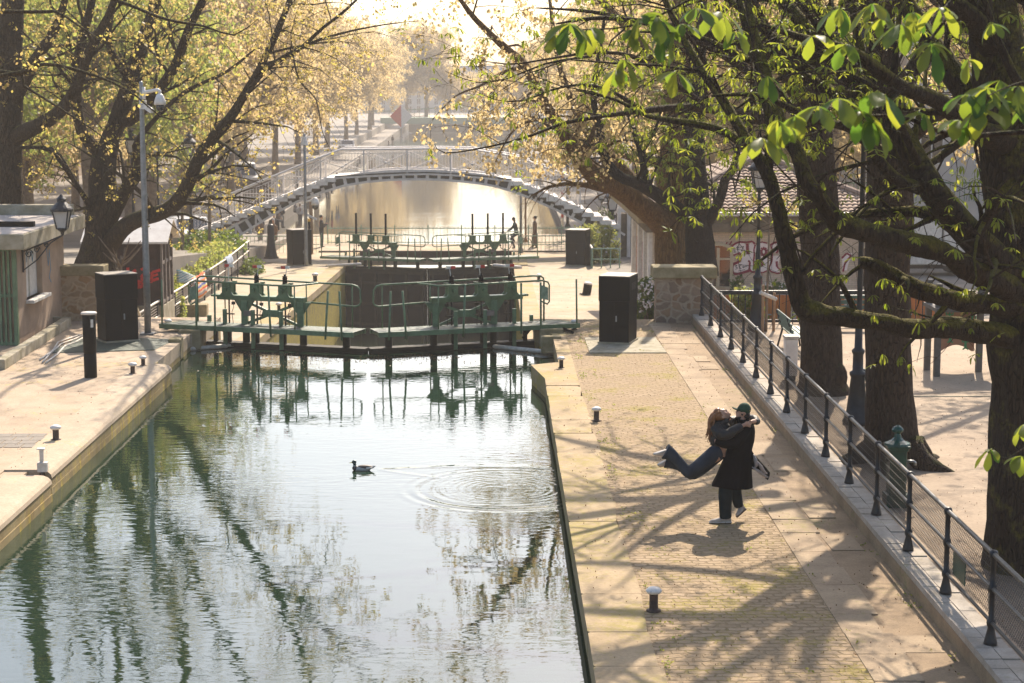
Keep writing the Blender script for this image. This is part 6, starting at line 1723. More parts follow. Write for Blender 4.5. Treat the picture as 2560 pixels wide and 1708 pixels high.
# small pollard in front of the kiosk, staked sapling trunk
def sapling(base, h, label, seed, spread=.5, leaf=True, r=.05):
    T = Tree(seed); b = Vector(base); T.limb([b, b + Vector((.02, 0, h * .5)), b + Vector((.05, .03, h))], [r, r * .8, r * .55], 8, .1)
    rg = random.Random(seed)
    for k in range(9):
        a = k * .75; d = Vector((math.cos(a) * spread, math.sin(a) * spread * .8, rg.uniform(.3, .75)))
        p = b + Vector((.04, .02, h * rg.uniform(.72, .95))); T.limb([p, p + d * .4 + Vector((0, 0, -.05)), p + d * rg.uniform(.8, 1.1)], [r * .45, r * .35, r * .2], 6, .1)
        if leaf: T.tips += [p + d * rg.uniform(.6, 1.1) for _ in range(4)]
    return T.done('sapling', label, b, 'bark_far', 'leaf_young' if leaf else None, YOUNG, .08, .14, None, 'small tree')
p = A(299, 690, 50.3); sapling((p.x, p.y, p.z - .9), 1.45, 'small bare pollard with stubby spreading branches before the kiosk', 61, .62, False, .06)
q = G(1915, 829); sapling((q.x, q.y, 0), 3.4, 'slim young tree held between two wooden stakes', 62, .7, True, .035)
for k, (px, py, Y, h, lab) in enumerate(((456, 600, 84, 4.2, 'slim young tree by the lamp at the foot of the left bridge stairs'), (524, 610, 84, 3.6, 'thin sapling just right of that lamp below the stairs'))):
    p = A(px, py, Y); sapling((p.x, Y, lz(Y) - .3), h, lab, 63 + k, 1.1, True, .09)
# ------------------------------------------------------------------ rows of far trees: three shapes copied along the banks
PF = [(1.0, 4.4, .45, .25, .25, .12), (1.3, 2.8, .5, .05, .45, .06), (1.6, 1.7, .5, -.2, .5, .06, True, 3.4)]
def far_tree(seed, h, leaf, name, label, group, cap, smin, smax, rad=6.3, zl=.22):
    T = Tree(seed); rg = random.Random(seed); b = Vector((0, 0, 0))
    T.limb([b, b + Vector((.1, 0, 2)), b + Vector((0, .1, 5)), b + Vector((.2, .1, h * .55)), b + Vector((.1, .3, h * .85))], [.42, .33, .3, .22, .08], 10, .05, .8)
    for k in range(9):
        a = k * 2.4 + rg.uniform(-.3, .3); z0 = h * rg.uniform(zl, .62); r = rad * rg.uniform(.75, 1.15)
        d = Vector((math.cos(a), math.sin(a), 0)); p0 = Vector((.1, .1, z0))
        q, rr_ = T.limb([p0, p0 + d * (r * .35) + Vector((0, 0, h * .12)), p0 + d * (r * .75) + Vector((0, 0, h * .22)), p0 + d * r + Vector((0, 0, h * .26))], [.16, .12, .08, .03], 7, .05, .8)
        T.twigs(q, rr_, 0, PF)
    for k in range(5):
        p0 = Vector((.15, .2, h * .7)); a = k * 1.3; d = Vector((math.cos(a) * 2.5, math.sin(a) * 2.5, h * .25))
        q, rr_ = T.limb([p0, p0 + d * .5, p0 + d], [.1, .07, .02], 6, .05, .8); T.twigs(q, rr_, 0, PF)
    return T.done(name, label, (0, 0, 0), 'bark_far', leaf, PLANE, smin, smax, group, cap=cap)
fg = 'golden leafed plane trees lining the far canal'
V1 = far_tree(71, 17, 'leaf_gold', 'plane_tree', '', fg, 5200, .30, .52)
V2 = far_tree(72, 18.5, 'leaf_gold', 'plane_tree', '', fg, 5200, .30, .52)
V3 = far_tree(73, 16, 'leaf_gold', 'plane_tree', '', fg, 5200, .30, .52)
V4 = far_tree(74, 12.5, 'leaf_green', 'lime_tree', '', 'fresh green trees on the left bank', 3600, .22, .40, 5.4, .42)
rg = random.Random(77); protos = [V1, V2, V3]; used = set()
spots = []
for k in range(13):
    Y = 108 + k * 12 * (1 + .09 * k); spots.append((lb(max(Y, 112)) - 4.6 + rg.uniform(-.8, .8), Y, 'L'))
for k in range(6):
    Y = 118 + k * 22; spots.append((-31 + rg.uniform(-1, 1), Y, 'LL'))
for k in range(13):
    Y = 112 + k * 13 * (1 + .09 * k); spots.append((14.2 + rg.uniform(-.6, .6), Y, 'R'))
for k in range(9):
    spots.append((-22 + k * 5.2, 450 + rg.uniform(-8, 14), 'E'))
LABS = {'L': 'golden leafed plane tree in the row along the left bank of the far canal', 'LL': 'golden leafed plane tree in the second row behind the left waterside street',
        'R': 'golden leafed plane tree in the row along the right bank of the far canal', 'E': 'hazy plane tree closing the far end of the canal'}
GR = {'L': fg + ' on the left', 'LL': fg + ' in the second left row', 'R': fg + ' on the right', 'E': 'hazy plane trees at the far canal end'}
for i, (x, y, sd_) in enumerate(spots):
    pr = protos[i % 3]; z = -3.5
    if pr.name not in used: o = pr; used.add(pr.name); o.location = (x, y, z); o.rotation_euler = (0, 0, rg.uniform(0, 6.28))
    else: o = copy_tree(pr, (x, y, z), rg.uniform(0, 6.28))
    s_ = rg.uniform(.9, 1.15) * ((.62 if -14 < x < 5 else 1.15) if sd_ == 'E' else 1); o.scale = (s_, s_, s_ * rg.uniform(.95, 1.08)); o['label'] = LABS[sd_]; o['group'] = GR[sd_]
gsp = [(-17.5, 80, 'fresh green tree rising behind the left bridge stairs'), (-21, 68, 'fresh green tree behind the many stemmed tree'), (-22, 101, 'fresh green tree beyond the left end of the footbridge')]
for i, (x, y, lab) in enumerate(gsp):
    o = V4 if i == 0 else copy_tree(V4, None, rg.uniform(0, 6.28)); o.location = (x, y, lz(y)); o['label'] = lab; s_ = (.95, .9, .85)[i]; o.scale = (s_, s_, s_)
xs_ = [(-27, 62, 'golden leafed tree at the far left behind the hut'), (-30, 84, 'golden leafed tree over the left street behind the fresh green trees'), (-22.5, 90, 'golden leafed tree between the fresh green ones on the left street')]
for x, y, lab in xs_:
    o = copy_tree(protos[rg.randint(0, 2)], (x, y, lz(y)), rg.uniform(0, 6.28), lab, 'golden leafed trees over the left street'); o.scale = (.72, .72, .62)
xs_ = [(13.5, 92, 'golden leafed tree behind the tiled building'), (22, 72, 'golden leafed tree on the right street beside the truck'), (19, 104, 'golden leafed tree beyond the tiled roof ridge')]
for x, y, lab in xs_:
    o = copy_tree(protos[rg.randint(0, 2)], (x, y, rz_(y)), rg.uniform(0, 6.28), lab, 'golden leafed trees over the right street'); o.scale = (.8, .8, .85)
# ------------------------------------------------------------------ bushes, weeds, litter
def bush(loc, size, label, n, leaf, seed, flowers=0, smin=.12, smax=.22, name='bush', cat='bush'):
    rg = random.Random(seed); loc = Vector(loc); e = empty(name, loc, 0, label, cat)
    mb = MB()
    for k in range(8):
        a = rg.uniform(0, 6.28); t_ = Vector((math.cos(a) * size[0] * .7, math.sin(a) * size[1] * .7, size[2] * rg.uniform(.6, .95)))
        mb.tube([(0, 0, 0), t_ * .5 + Vector((0, 0, .1)), t_], [.03, .02, .008], 5)
    mb.build('stems', M['bark_far'], e)
    pts = []
    while len(pts) < n:
        p = Vector((rg.uniform(-1, 1), rg.uniform(-1, 1), rg.uniform(0, 1)))
        if p.x ** 2 + p.y ** 2 + (p.z - .35) ** 2 * 1.6 > 1: continue
        q = Vector((p.x * size[0], p.y * size[1], p.z * size[2]))
        if mnoise.noise((q + loc) * 2.2) < -.18: continue
        pts.append(tuple(q))
    scatter('foliage', pts, YOUNG, smin, smax, M[leaf], e, (0, 0, 0), seed)
    if flowers:
        fp = []
        while len(fp) < flowers:
            a = rg.uniform(0, 6.28); z = rg.uniform(.25, 1); r = math.sqrt(max(0, 1 - (z - .35) ** 2 * 1.6)); fp.append((math.cos(a) * r * size[0] * .95, math.sin(a) * r * size[1] * .95, z * size[2]))
        scatter('blossom', fp, [tmpl_clump(5, .3, .8, 31)], .07, .11, M['petal'], e, (0, 0, 0), seed + 1)
p = A(1620, 700, 52); bush((4.6, 53, qz(53)), (.75, .6, 2.2), 'white flowering bush left of the plane trunk, behind the pillar', 900, 'leaf_bush', 81, 160)
bush((4.9, 91.5, qz(91)), (1.3, .8, 1.9), 'yellow green flowering bush under the right end of the footbridge', 900, 'leaf_green', 82, 40)
bush((6.75, 49.0, -1.3), (.5, .3, 2.15), 'yellow leafed shrub right of the pillar against the railing', 420, 'leaf_green', 83, 0)
bush((9.2, 60.6, -1.8), (.5, .4, 1.5), 'white flowering shrub below the maroon graffiti', 420, 'leaf_bush', 84, 70)
bush((13.0, 60.2, -1.8), (.9, .5, 1.2), 'low green shrub at the right end of the brick wall', 420, 'leaf_bush', 85, 0)
bush((8.0, 60.8, -1.8), (.25, .2, 1.7), 'thin dark weed growing against the brick wall under the graffiti', 90, 'leaf_bush', 86, 0)
bush((-12.3, 73, lz(75) - .55), (.8, 13, .42), 'yellow green ground shrub along the handrail', 1900, 'leaf_green', 87, 0, .14, .26)
bush((-11.0, 62.6, qz(62)), (.45, .4, .9), 'bright weed clump beside the stone block', 260, 'leaf_green', 88, 0)
bush((-13.2, 86, lz(86) - .3), (1.6, 3, 1.2), 'dark green shrub under the left bridge stairs', 700, 'leaf_bush', 89, 0, .14, .26)
bush((-11.2, 85, qz(85)), (.5, 1.2, .7), 'dark weeds at the far foot of the handrail', 260, 'leaf_bush', 90, 0)
bush((6.5, 104, -3), (1.2, 1.5, 2.2), 'dark green bush behind the slanting fence', 600, 'leaf_bush', 91, 0)
# weeds and moss tufts in the paving, dead leaves on ground and water
rg = random.Random(6); pts = []
for _ in range(900):
    y = rg.uniform(19, 47); k = rg.random()
    x = 1.82 + abs(rg.gauss(0, .22)) if k < .5 else (rg.gauss(4.02, .05) if k < .7 else (rg.gauss(5.05, .08) if k < .9 else rg.uniform(1.8, 4)))
    if mnoise.noise(Vector((x * 1.5, y * .7, 3))) > .12: pts.append((x, y, .01))
o = scatter('grass', pts, [tmpl_clump(8, .5, .8, 41), tmpl_clump(6, .6, .7, 42)], .022, .05, M['leaf_green'], None, (0, 0, 0), 6); tag(o, 'small grass and moss tufts in the quay joints', 'grass', kind='stuff')
M['deadleaf'] = leafmat('dead_leaf', (.20, .11, .05), (.12, .07, .035), (.3, .15, .05), (.2, .1, .04), .2)
pts = []
for _ in range(1500):
    x, y = rg.uniform(1.2, 5.1), rg.uniform(19, 48); pts.append((x, y, .035 if x > 4 else .015))
for _ in range(1700): pts.append((5.7 + abs(rg.gauss(0, 3.2)), rg.uniform(20, 47), .006))
for _ in range(300): pts.append((rg.uniform(-11, -7.6), rg.uniform(28, 48), .018))
for _ in range(700): pts.append((rg.uniform(1.2, 5), 50 + rg.uniform(0, 36), 0))
pts = [(x, y, (qz(y) + .02 if y > 49.3 else z)) for x, y, z in pts]
o = scatter('leaf_litter', pts, [tmpl_clump(1, .1, .9, 43, -2), tmpl_clump(2, .9, .7, 44, -2)], .02, .045, M['deadleaf'], None, (0, 0, 0), 7); tag(o, 'scattered dead leaves on the quay', 'leaf litter', kind='stuff')
pts = []
for _ in range(2600):
    x = rg.uniform(-7.2, 1.2); f = abs(x + 3.15) / 4.3; y = 44.9 + 1.1 * f - abs(rg.gauss(0, .55)); pts.append((x, y, WZ + .006))
for _ in range(500): pts.append((rg.uniform(-7.1, -4), 41.5 + rg.uniform(0, 3.5), WZ + .006))
pts = [p for p in pts if mnoise.noise(Vector((p[0] * .9, p[1] * 1.4, 0))) > -.1]
o = scatter('floating_leaves', pts, [tmpl_clump(1, .1, .9, 45, -2), tmpl_clump(2, .9, .7, 46, -2)], .025, .06, M['deadleaf'], None, (0, 0, 0), 8); tag(o, 'film of floating leaves in front of the gate', 'floating leaves', kind='stuff')
# ------------------------------------------------------------------ people
M['skin'] = mat('skin', (.46, .27, .19), (.38, .21, .145), 14, .55)
M['coatblack'] = mat('black_wool_coat', (.006, .006, .008), (.003, .003, .004), 5, .95, 0, .35, 60, spec=.05)
M['lining'] = mat('grey_lining', (.34, .31, .31), (.2, .18, .18), 5, .5)
M['jeansdark'] = mat('dark_teal_jeans', (.010, .021, .026), (.005, .011, .014), 4, .95, 0, .3, 40, spec=.1)
M['jeans'] = mat('blue_jeans', (.036, .048, .066), (.014, .02, .03), 3, .95, 0, .4, 30, spec=.1)
M['leather'] = mat('black_leather_jacket', (.020, .020, .022), (.009, .009, .010), 5, .5, 0, .5, 22, spec=.3)
M['shoe'] = mat('pale_grey_shoe', (.40, .35, .31), (.28, .24, .21), 14, .7, 0, .2, 40)
M['shoepink'] = mat('pale_pink_shoe', (.58, .46, .38), (.42, .32, .26), 14, .7)
M['solew'] = mat('pale_sole', (.55, .5, .45), (.4, .36, .32), 9, .7)
M['capgreen'] = mat('dark_green_cap', (.012, .055, .032), (.008, .038, .022), 9, .85, 0, .1, 60)
M['hairdark'] = mat('dark_hair', (.016, .012, .010), (.008, .006, .005), 20, .55)
M['hairred'] = mat('auburn_hair', (.26, .105, .035), (.14, .055, .02), 18, .45, stretch=(1, 1, .2))
M['hairgrey'] = mat('grey_hair', (.5, .48, .46), (.36, .34, .33), 20, .6)
M['lip'] = mat('lips', (.42, .13, .11), None, 9, .5)
M['eyew'] = mat('eye', (.03, .02, .015), None, 9, .3)
def remesh(mb, name, m, parent, off, voxel=.012, it=3, fac=.5):
    me = bpy.data.meshes.new('tmp'); me.from_pydata([tuple(Vector(v) - Vector(off)) for v in mb.v], [], mb.f); me.update()
    ob = bpy.data.objects.new('tmp', me); col.objects.link(ob)
    r = ob.modifiers.new('r', 'REMESH'); r.mode = 'VOXEL'; r.voxel_size = voxel
    s = ob.modifiers.new('s', 'SMOOTH'); s.iterations = it; s.factor = fac
    dg = bpy.context.evaluated_depsgraph_get(); dg.update()
    nm = bpy.data.meshes.new_from_object(ob.evaluated_get(dg)); nm.name = name
    bpy.data.objects.remove(ob); bpy.data.meshes.remove(me)
    nm.materials.clear(); nm.materials.append(m)
    nm.polygons.foreach_set('use_smooth', [True] * len(nm.polygons))
    o = bpy.data.objects.new(name, nm); col.objects.link(o); o.parent = parent
    return o
Y0 = G(1804, 1306).y
def P(cx, cy, dy=0.0): return A(*CP(cx, cy), Y0 + dy)
PX = (P(1000, 800) - P(900, 800)).length / 100
def chain(mb, pts, rad, n=12):
    q, r = smooth_path([P(*p) for p in pts], rad, .05); mb.tube(q, r, n)
def shoe(e, off, heel, toe, up, Lk, mt, solemat, nm='shoe'):
    heel = Vector(heel); toe = Vector(toe); up = Vector(up).normalized(); d = (toe - heel); L_ = d.length; d.normalize(); up = (up - d * up.dot(d)).normalized(); sd_ = d.cross(up)
    mb = MB(); rings = []
    for s, hw, hh in ((0, .028, .03), (.04, .037, .055), (.18, .04, .062), (.38, .038, .05), (.58, .044, .036), (.78, .046, .028), (.93, .036, .022), (1.0, .016, .014)):
        rings.append((heel + d * (s * L_) + up * (hh * .95), sd_ * hw, up * hh))
    mb.loft(rings); mb.tube([heel + d * (.17 * L_) + up * .06, heel + d * (.12 * L_) + up * .12], [.043, .046], 12)
    s_ = mb.build(nm, mt, e, off, True)
    mb = MB(); rings = []
    for s, hw in ((-.02, .03), (.05, .042), (.35, .04), (.62, .049), (.82, .049), (.97, .036), (1.03, .014)):
        rings.append((heel + d * (s * L_) + up * .008, sd_ * hw, up * .016))
    mb.loft(rings); mb.build('sole', solemat, s_, off, True)
# ---- the man
base = G(1804, 1306)
man = empty('person', base, 0, 'man in long black coat and green cap swinging a laughing woman around', 'person')
o = base
mb = MB()
hc = P(1012, 268, 0)
mb.ell(hc, (.088, .078, .112)); mb.ell(hc + Vector((-.055, 0, -.055)), (.05, .055, .06)); mb.ell(hc + Vector((-.098, -.0, -.012)), (.02, .014, .022)); mb.ell(hc + Vector((-.075, 0, -.085)), (.03, .035, .025))
mb.ell(hc + Vector((.0, -.08, -.02)), (.022, .012, .032)); mb.ell(hc + Vector((.0, .08, -.02)), (.022, .012, .032)); mb.ell(hc + Vector((-.09, 0, -.055)), (.014, .025, .014))
chain(mb, [(1005, 320, 0), (995, 360, 0), (990, 410, 0)], [.058, .056, .075])
chain(mb, [(990, 400, 0), (985, 520, 0), (975, 640, 0), (940, 800, 0), (900, 900, 0)], [.1, .14, .13, .13, .12])
chain(mb, [(1045, 430, -.12), (965, 565, -.24), (850, 585, -.22), (760, 560, -.14)], [.06, .05, .042, .03]); chain(mb, [(930, 420, .12), (850, 570, .2), (780, 590, .12)], [.06, .045, .03])
mb.ell(P(745, 556, -.12), (.03, .05, .045))
for k in range(5): chain(mb, [(745, 545 + k * 9, -.13 + k * .01), (722, 540 + k * 11, -.10 + k * .015), (712, 545 + k * 12, -.04 + k * .01)], [.010, .009, .007], 6)
chain(mb, [(870, 900, -.07), (840, 1090, -.08), (835, 1200, -.07), (838, 1310, -.06)], [.095, .075, .055, .045]); chain(mb, [(925, 900, .08), (940, 1080, .08), (968, 1195, .12)], [.09, .065, .042])
remesh(mb, 'body', M['skin'], man, o, .011, 4)
mb = MB()
mb.ell(hc + Vector((.015, 0, .03)), (.098, .09, .095)); 
mb.lathe([(.098, -.012), (.1, .0), (.098, .02)], 20, hc + Vector((.012, 0, .03)))
cp = remesh(mb, 'cap', M['capgreen'], man, o, .009, 3)
mb = MB(); bc = hc + Vector((-.08, 0, .06)); n = 10; pts = []
for i in range(n + 1):
    a = -math.pi / 2 + math.pi * i / n; pts.append(bc + Vector((-.078 * math.cos(a), .07 * math.sin(a), -.012 + .012 * math.cos(a) - .02 * abs(math.sin(a)))))
mb.plate(pts, .012); mb.build('brim', M['capgreen'], cp, o, True)
mb = MB(); mb.ell(hc + Vector((.083, -.055, .02)), (.012, .012, .008)); mb.build('cap_badge', M['yellow'], cp, o)
mb = MB(); mb.ell(hc + Vector((.035, 0, -.045)), (.066, .079, .062)); mb.ell(hc + Vector((-.015, -.04, -.03)), (.03, .044, .03)); mb.ell(hc + Vector((-.052, 0, -.082)), (.045, .058, .038)); remesh(mb, 'hair', M['hairdark'], man, o, .009, 2)
mb = MB(); mb.ell(hc + Vector((-.083, -.034, .008)), .010, 8, 6); mb.ell(hc + Vector((-.083, .034, .008)), .010, 8, 6); mb.build('eyes', M['eyew'], man, o)
# coat
def folded(rings, amp, nf, n=48):
    mb = MB(); vs = []; fs = []; m = len(rings)
    for j, (cx, cy, rx, ry, dy, tilt) in enumerate(rings):
        c = P(cx, cy, dy); f = amp * (j / (m - 1)) ** 1.6
        for k in range(n):
            a = 2 * math.pi * k / n; q = 1 + f * math.sin(nf * a + .8 * j * .3) + f * .6 * math.sin((nf * 2 - 1) * a + 1.3)
            x = math.cos(a) * rx * PX * q; vs.append(c + Vector((x, math.sin(a) * ry * q, -tilt * x)))
    for j in range(m - 1):
        for k in range(n):
            k2 = (k + 1) % n; fs.append((j * n + k, (j + 1) * n + k, (j + 1) * n + k2, j * n + k2))
    fs.append(tuple(range(n))); fs.append(tuple((m - 1) * n + k for k in range(n - 1, -1, -1)))
    return mb.add(vs, fs)
mb = folded([(1005, 345, 52, .075, 0, 0), (1000, 368, 66, .10, 0, 0), (1005, 385, 96, .14, 0, 0), (1003, 415, 118, .165, 0, 0), (998, 470, 128, .175, 0, 0), (985, 560, 132, .175, 0, 0), (972, 640, 122, .165, 0, 0), (955, 720, 130, .175, 0, 0), (935, 810, 150, .2, 0, .02), (915, 910, 172, .225, 0, .05), (892, 1003, 198, .25, 0, .08)], .07, 5)
chain(mb, [(1040, 425, -.12), (1000, 500, -.19), (950, 572, -.245), (850, 590, -.225), (790, 575, -.17), (752, 560, -.13)], [.085, .082, .078, .07, .064, .056]); chain(mb, [(930, 415, .12), (850, 560, .2), (790, 590, .13)], [.09, .075, .055])
remesh(mb, 'coat', M['coatblack'], man, o, .012, 2)
def sheet3(mb, rows, th):
    nr = len(rows); nc = len(rows[0]); vs = []
    for sgn in (0, 1):
        for r in rows: vs += [Vector(p) + Vector((0, th * sgn, 0)) for p in r]
    fs = []; N = nr * nc
    for i in range(nr - 1):
        for j in range(nc - 1):
            a = i * nc + j; fs.append((a, a + 1, a + nc + 1, a + nc)); fs.append((N + a, N + a + nc, N + a + nc + 1, N + a + 1))
    ring = list(range(nc)) + [i * nc + nc - 1 for i in range(1, nr)] + [(nr - 1) * nc + j for j in range(nc - 2, -1, -1)] + [i * nc for i in range(nr - 2, 0, -1)]
    for a, b in zip(ring, ring[1:] + ring[:1]): fs.append((a, N + a, N + b, b))
    return mb.add(vs, fs)
tail = [[(1075, 620, -.03), (1085, 690, -.04), (1085, 760, -.02), (1085, 830, 0)], [(1120, 690, .0), (1130, 730, -.05), (1125, 790, .0), (1120, 842, -.02)], [(1185, 765, .05), (1180, 800, .0), (1180, 850, .05), (1178, 886, .02)], [(1240, 825, .1), (1240, 855, .06), (1225, 890, .1), (1215, 915, .08)], [(1275, 872, .14), (1272, 895, .12), (1264, 920, .14), (1250, 943, .13)]]
mb = MB(); sheet3(mb, [[P(*p) for p in r] for r in tail], .02); ct = mb.build('coat_tail', M['coatblack'], man, o, True)
mb = MB()
for st in ([(1112, 690, -.04), (1130, 740, -.07), (1140, 800, -.06), (1120, 818, -.05)], [(1150, 760, -.05), (1185, 812, -.03), (1215, 862, .03), (1245, 880, .06)], [(1100, 815, -.05), (1170, 862, -.02), (1225, 905, .05), (1255, 915, .09)]):
    chain(mb, st, [.008, .026, .024, .010], 8)
mb.build('lining', M['lining'], ct, o, True)
mb = MB()
sheet3(mb, [[P(1040, 345, -.06), P(1050, 385, -.10)], [P(1090, 335, -.07), P(1105, 395, -.10)], [P(1125, 350, -.04), P(1120, 405, -.06)]], .03); chain(mb, [(960, 360, -.09), (1000, 375, -.12), (1060, 372, -.1)], [.03, .035, .03]); chain(mb, [(945, 330, -.07), (940, 370, -.05), (930, 400, .0)], [.02, .03, .03])
mb.build('collar', M['coatblack'], man, o, True)
mb = MB(); chain(mb, [(862, 930, -.08), (838, 1060, -.08), (836, 1150, -.08), (836, 1230, -.07), (838, 1312, -.06)], [.115, .103, .095, .09, .086], 16); chain(mb, [(928, 930, .08), (935, 1040, .08), (950, 1120, .1), (968, 1200, .13)], [.105, .088, .078, .066], 16)
tr_ = remesh(mb, 'trousers', M['jeansdark'], man, o, .013, 2)
gz = G(1804, 1306).z
h1 = P(893, 1352, -.06); t1 = P(683, 1345, -.06); h1.z = .012; t1.z = .012
shoe(man, o, h1, t1, (0, 0, 1), .3, M['shoe'], M['solew'])
shoe(man, o, P(1035, 1232, .14), P(952, 1305, .04), (-.75, -.1, .6), .26, M['shoe'], M['rust'])
# ---- the woman he carries
wo_ = P(770, 640); wo_ = Vector((wo_.x, wo_.y, 0.0))
wom = empty('person', wo_, 0, 'laughing woman with long auburn hair, leather jacket and flared jeans, held off the ground', 'person')
o = wo_
hc = P(797, 302, -.02); tdir = Vector((-.82, 0, .57)); fdir = Vector((.57, 0, .82)); sdir = Vector((0, 1, 0))
hm = Matrix((sdir, fdir, tdir)).transposed()
mb = MB(); mb.ell(hc, (.072, .085, .105), m=hm)
H = lambda s, f, t_: hc + sdir * s + fdir * f + tdir * t_
mb.ell(H(0, .04, -.065), (.048, .05, .055), m=hm); mb.ell(H(0, .088, -.018), (.012, .02, .024), m=hm); mb.ell(H(0, .075, -.095), (.024, .022, .02), m=hm); mb.ell(H(0, .079, -.055), (.026, .012, .012), m=hm)
mb.ell(H(-.045, .05, -.03), (.022, .025, .025), m=hm); mb.ell(H(.045, .05, -.03), (.022, .025, .025), m=hm); mb.ell(H(-.075, -.01, -.03), (.01, .018, .028), m=hm); mb.ell(H(.075, -.01, -.03), (.01, .018, .028), m=hm)
chain(mb, [(825, 335, -.02), (820, 380, -.02), (800, 430, -.02)], [.052, .05, .07]); chain(mb, [(800, 420, -.02), (785, 520, -.02), (778, 590, -.02), (770, 640, -.02), (755, 690, -.02)], [.11, .125, .112, .108, .125])
chain(mb, [(745, 430, -.14), (810, 488, -.22), (900, 462, -.23), (990, 418, -.21), (1020, 402, -.2)], [.055, .05, .042, .03, .027]); chain(mb, [(880, 365, .1), (1000, 352, .2), (1110, 340, .1), (1135, 365, -.04), (1105, 368, -.13), (1085, 375, -.15)], [.05, .045, .04, .035, .03, .026])
mb.ell(P(1040, 398, -.2), (.045, .016, .032)); mb.ell(P(1072, 384, -.17), (.04, .016, .034))
for k in range(4):
    chain(mb, [(1055, 388 + k * 9, -.205), (1072 + k * 2, 392 + k * 10, -.215), (1084, 402 + k * 9 - 6, -.2)], [.0095, .009, .007], 6); chain(mb, [(1060, 372 + k * 9, -.19), (1044, 374 + k * 11, -.222), (1032, 382 + k * 11, -.222)], [.0095, .009, .007], 6)
chain(mb, [(1030, 388, -.21), (1038, 374, -.22), (1050, 368, -.21)], [.011, .01, .008], 6); chain(mb, [(1085, 365, -.17), (1078, 356, -.2), (1066, 356, -.2)], [.011, .01, .008], 6)
chain(mb, [(755, 690, -.09), (600, 790, -.11), (478, 872, -.11), (330, 735, -.1), (245, 672, -.1)], [.1, .075, .055, .045, .035]); chain(mb, [(760, 700, .05), (620, 810, .04), (510, 880, .04), (370, 800, .06), (235, 765, .06)], [.1, .075, .055, .045, .035])
remesh(mb, 'body', M['skin'], wom, o, .009, 4)
mb = MB(); mb.ell(H(-.03, .074, .012), .009, 8, 6); mb.ell(H(.03, .074, .012), .009, 8, 6); mb.bar(H(-.045, .076, .026), H(-.018, .082, .03), .006, .008); mb.bar(H(.045, .076, .026), H(.018, .082, .03), .006, .008); mb.build('eyes', M['eyew'], wom, o)
mb = MB(); mb.ell(H(0, .09, -.055), (.021, .006, .009), 10, 6, m=hm); mb.build('mouth', M['lip'], wom, o)
rgh = random.Random(12)
mb = MB(); mb.ell(H(0, -.028, .012), (.084, .085, .108), m=hm); mb.ell(H(0, .0, .07), (.07, .066, .055), m=hm)
for k in range(34):
    s = rgh.uniform(-.075, .075); a = H(s, rgh.uniform(-.07, .04), rgh.uniform(.03, .1)); b = P(rgh.uniform(668, 735), rgh.uniform(365, 430), s * 1.2 - .02); c = P(rgh.uniform(640, 712), rgh.uniform(470, 590) - abs(s) * 400, s * 1.6 - .02)
    q, r_ = smooth_path([a, a.lerp(b, .45) + Vector((-.03, 0, .012)), b, c], [.022, .022, .015, .003], .04); mb.tube(q, r_, 6)
mb.build('hair', M['hairred'], wom, o, True)
mb = MB(); chain(mb, [(842, 372, -.03), (806, 415, -.02), (790, 470, -.02), (782, 540, -.02), (780, 596, -.02)], [.085, .15, .158, .148, .132], 18)
chain(mb, [(740, 425, -.13), (790, 492, -.22), (860, 492, -.235), (930, 452, -.23), (1000, 414, -.205)], [.085, .084, .078, .07, .052], 14); chain(mb, [(880, 365, .1), (1000, 350, .2), (1112, 338, .1), (1142, 366, -.03), (1122, 372, -.09)], [.07, .065, .055, .05, .044], 12)
chain(mb, [(860, 350, -.1), (835, 378, -.12), (800, 395, -.1), (770, 400, -.06)], [.03, .035, .035, .03], 8)
jk = remesh(mb, 'jacket', M['leather'], wom, o, .011, 2)
for v in jk.data.vertices:
    nz_ = mnoise.noise(v.co * 13) * .010 + mnoise.noise(v.co * 30) * .004; v.co += v.normal * nz_
mb = MB()
chain(mb, [(765, 662, -.06), (720, 690, -.09), (600, 785, -.115), (520, 845, -.115), (472, 868, -.11), (420, 810, -.11), (350, 735, -.1), (292, 685, -.1), (246, 660, -.1)], [.118, .115, .1, .088, .085, .074, .08, .098, .122], 16)
chain(mb, [(770, 670, .03), (720, 715, .05), (620, 810, .04), (545, 868, .04), (500, 882, .04), (440, 835, .05), (370, 790, .06), (300, 765, .06), (248, 752, .06)], [.118, .115, .1, .088, .085, .074, .08, .094, .108], 16)
remesh(mb, 'jeans', M['jeans'], wom, o, .012, 2)
shoe(wom, o, P(268, 640, -.1), P(132, 682, -.1), (.25, 0, -.95), .26, M['shoepink'], M['solew'])
shoe(wom, o, P(262, 740, .06), P(172, 790, .06), (.3, 0, -.95), .24, M['shoepink'], M['solew'])
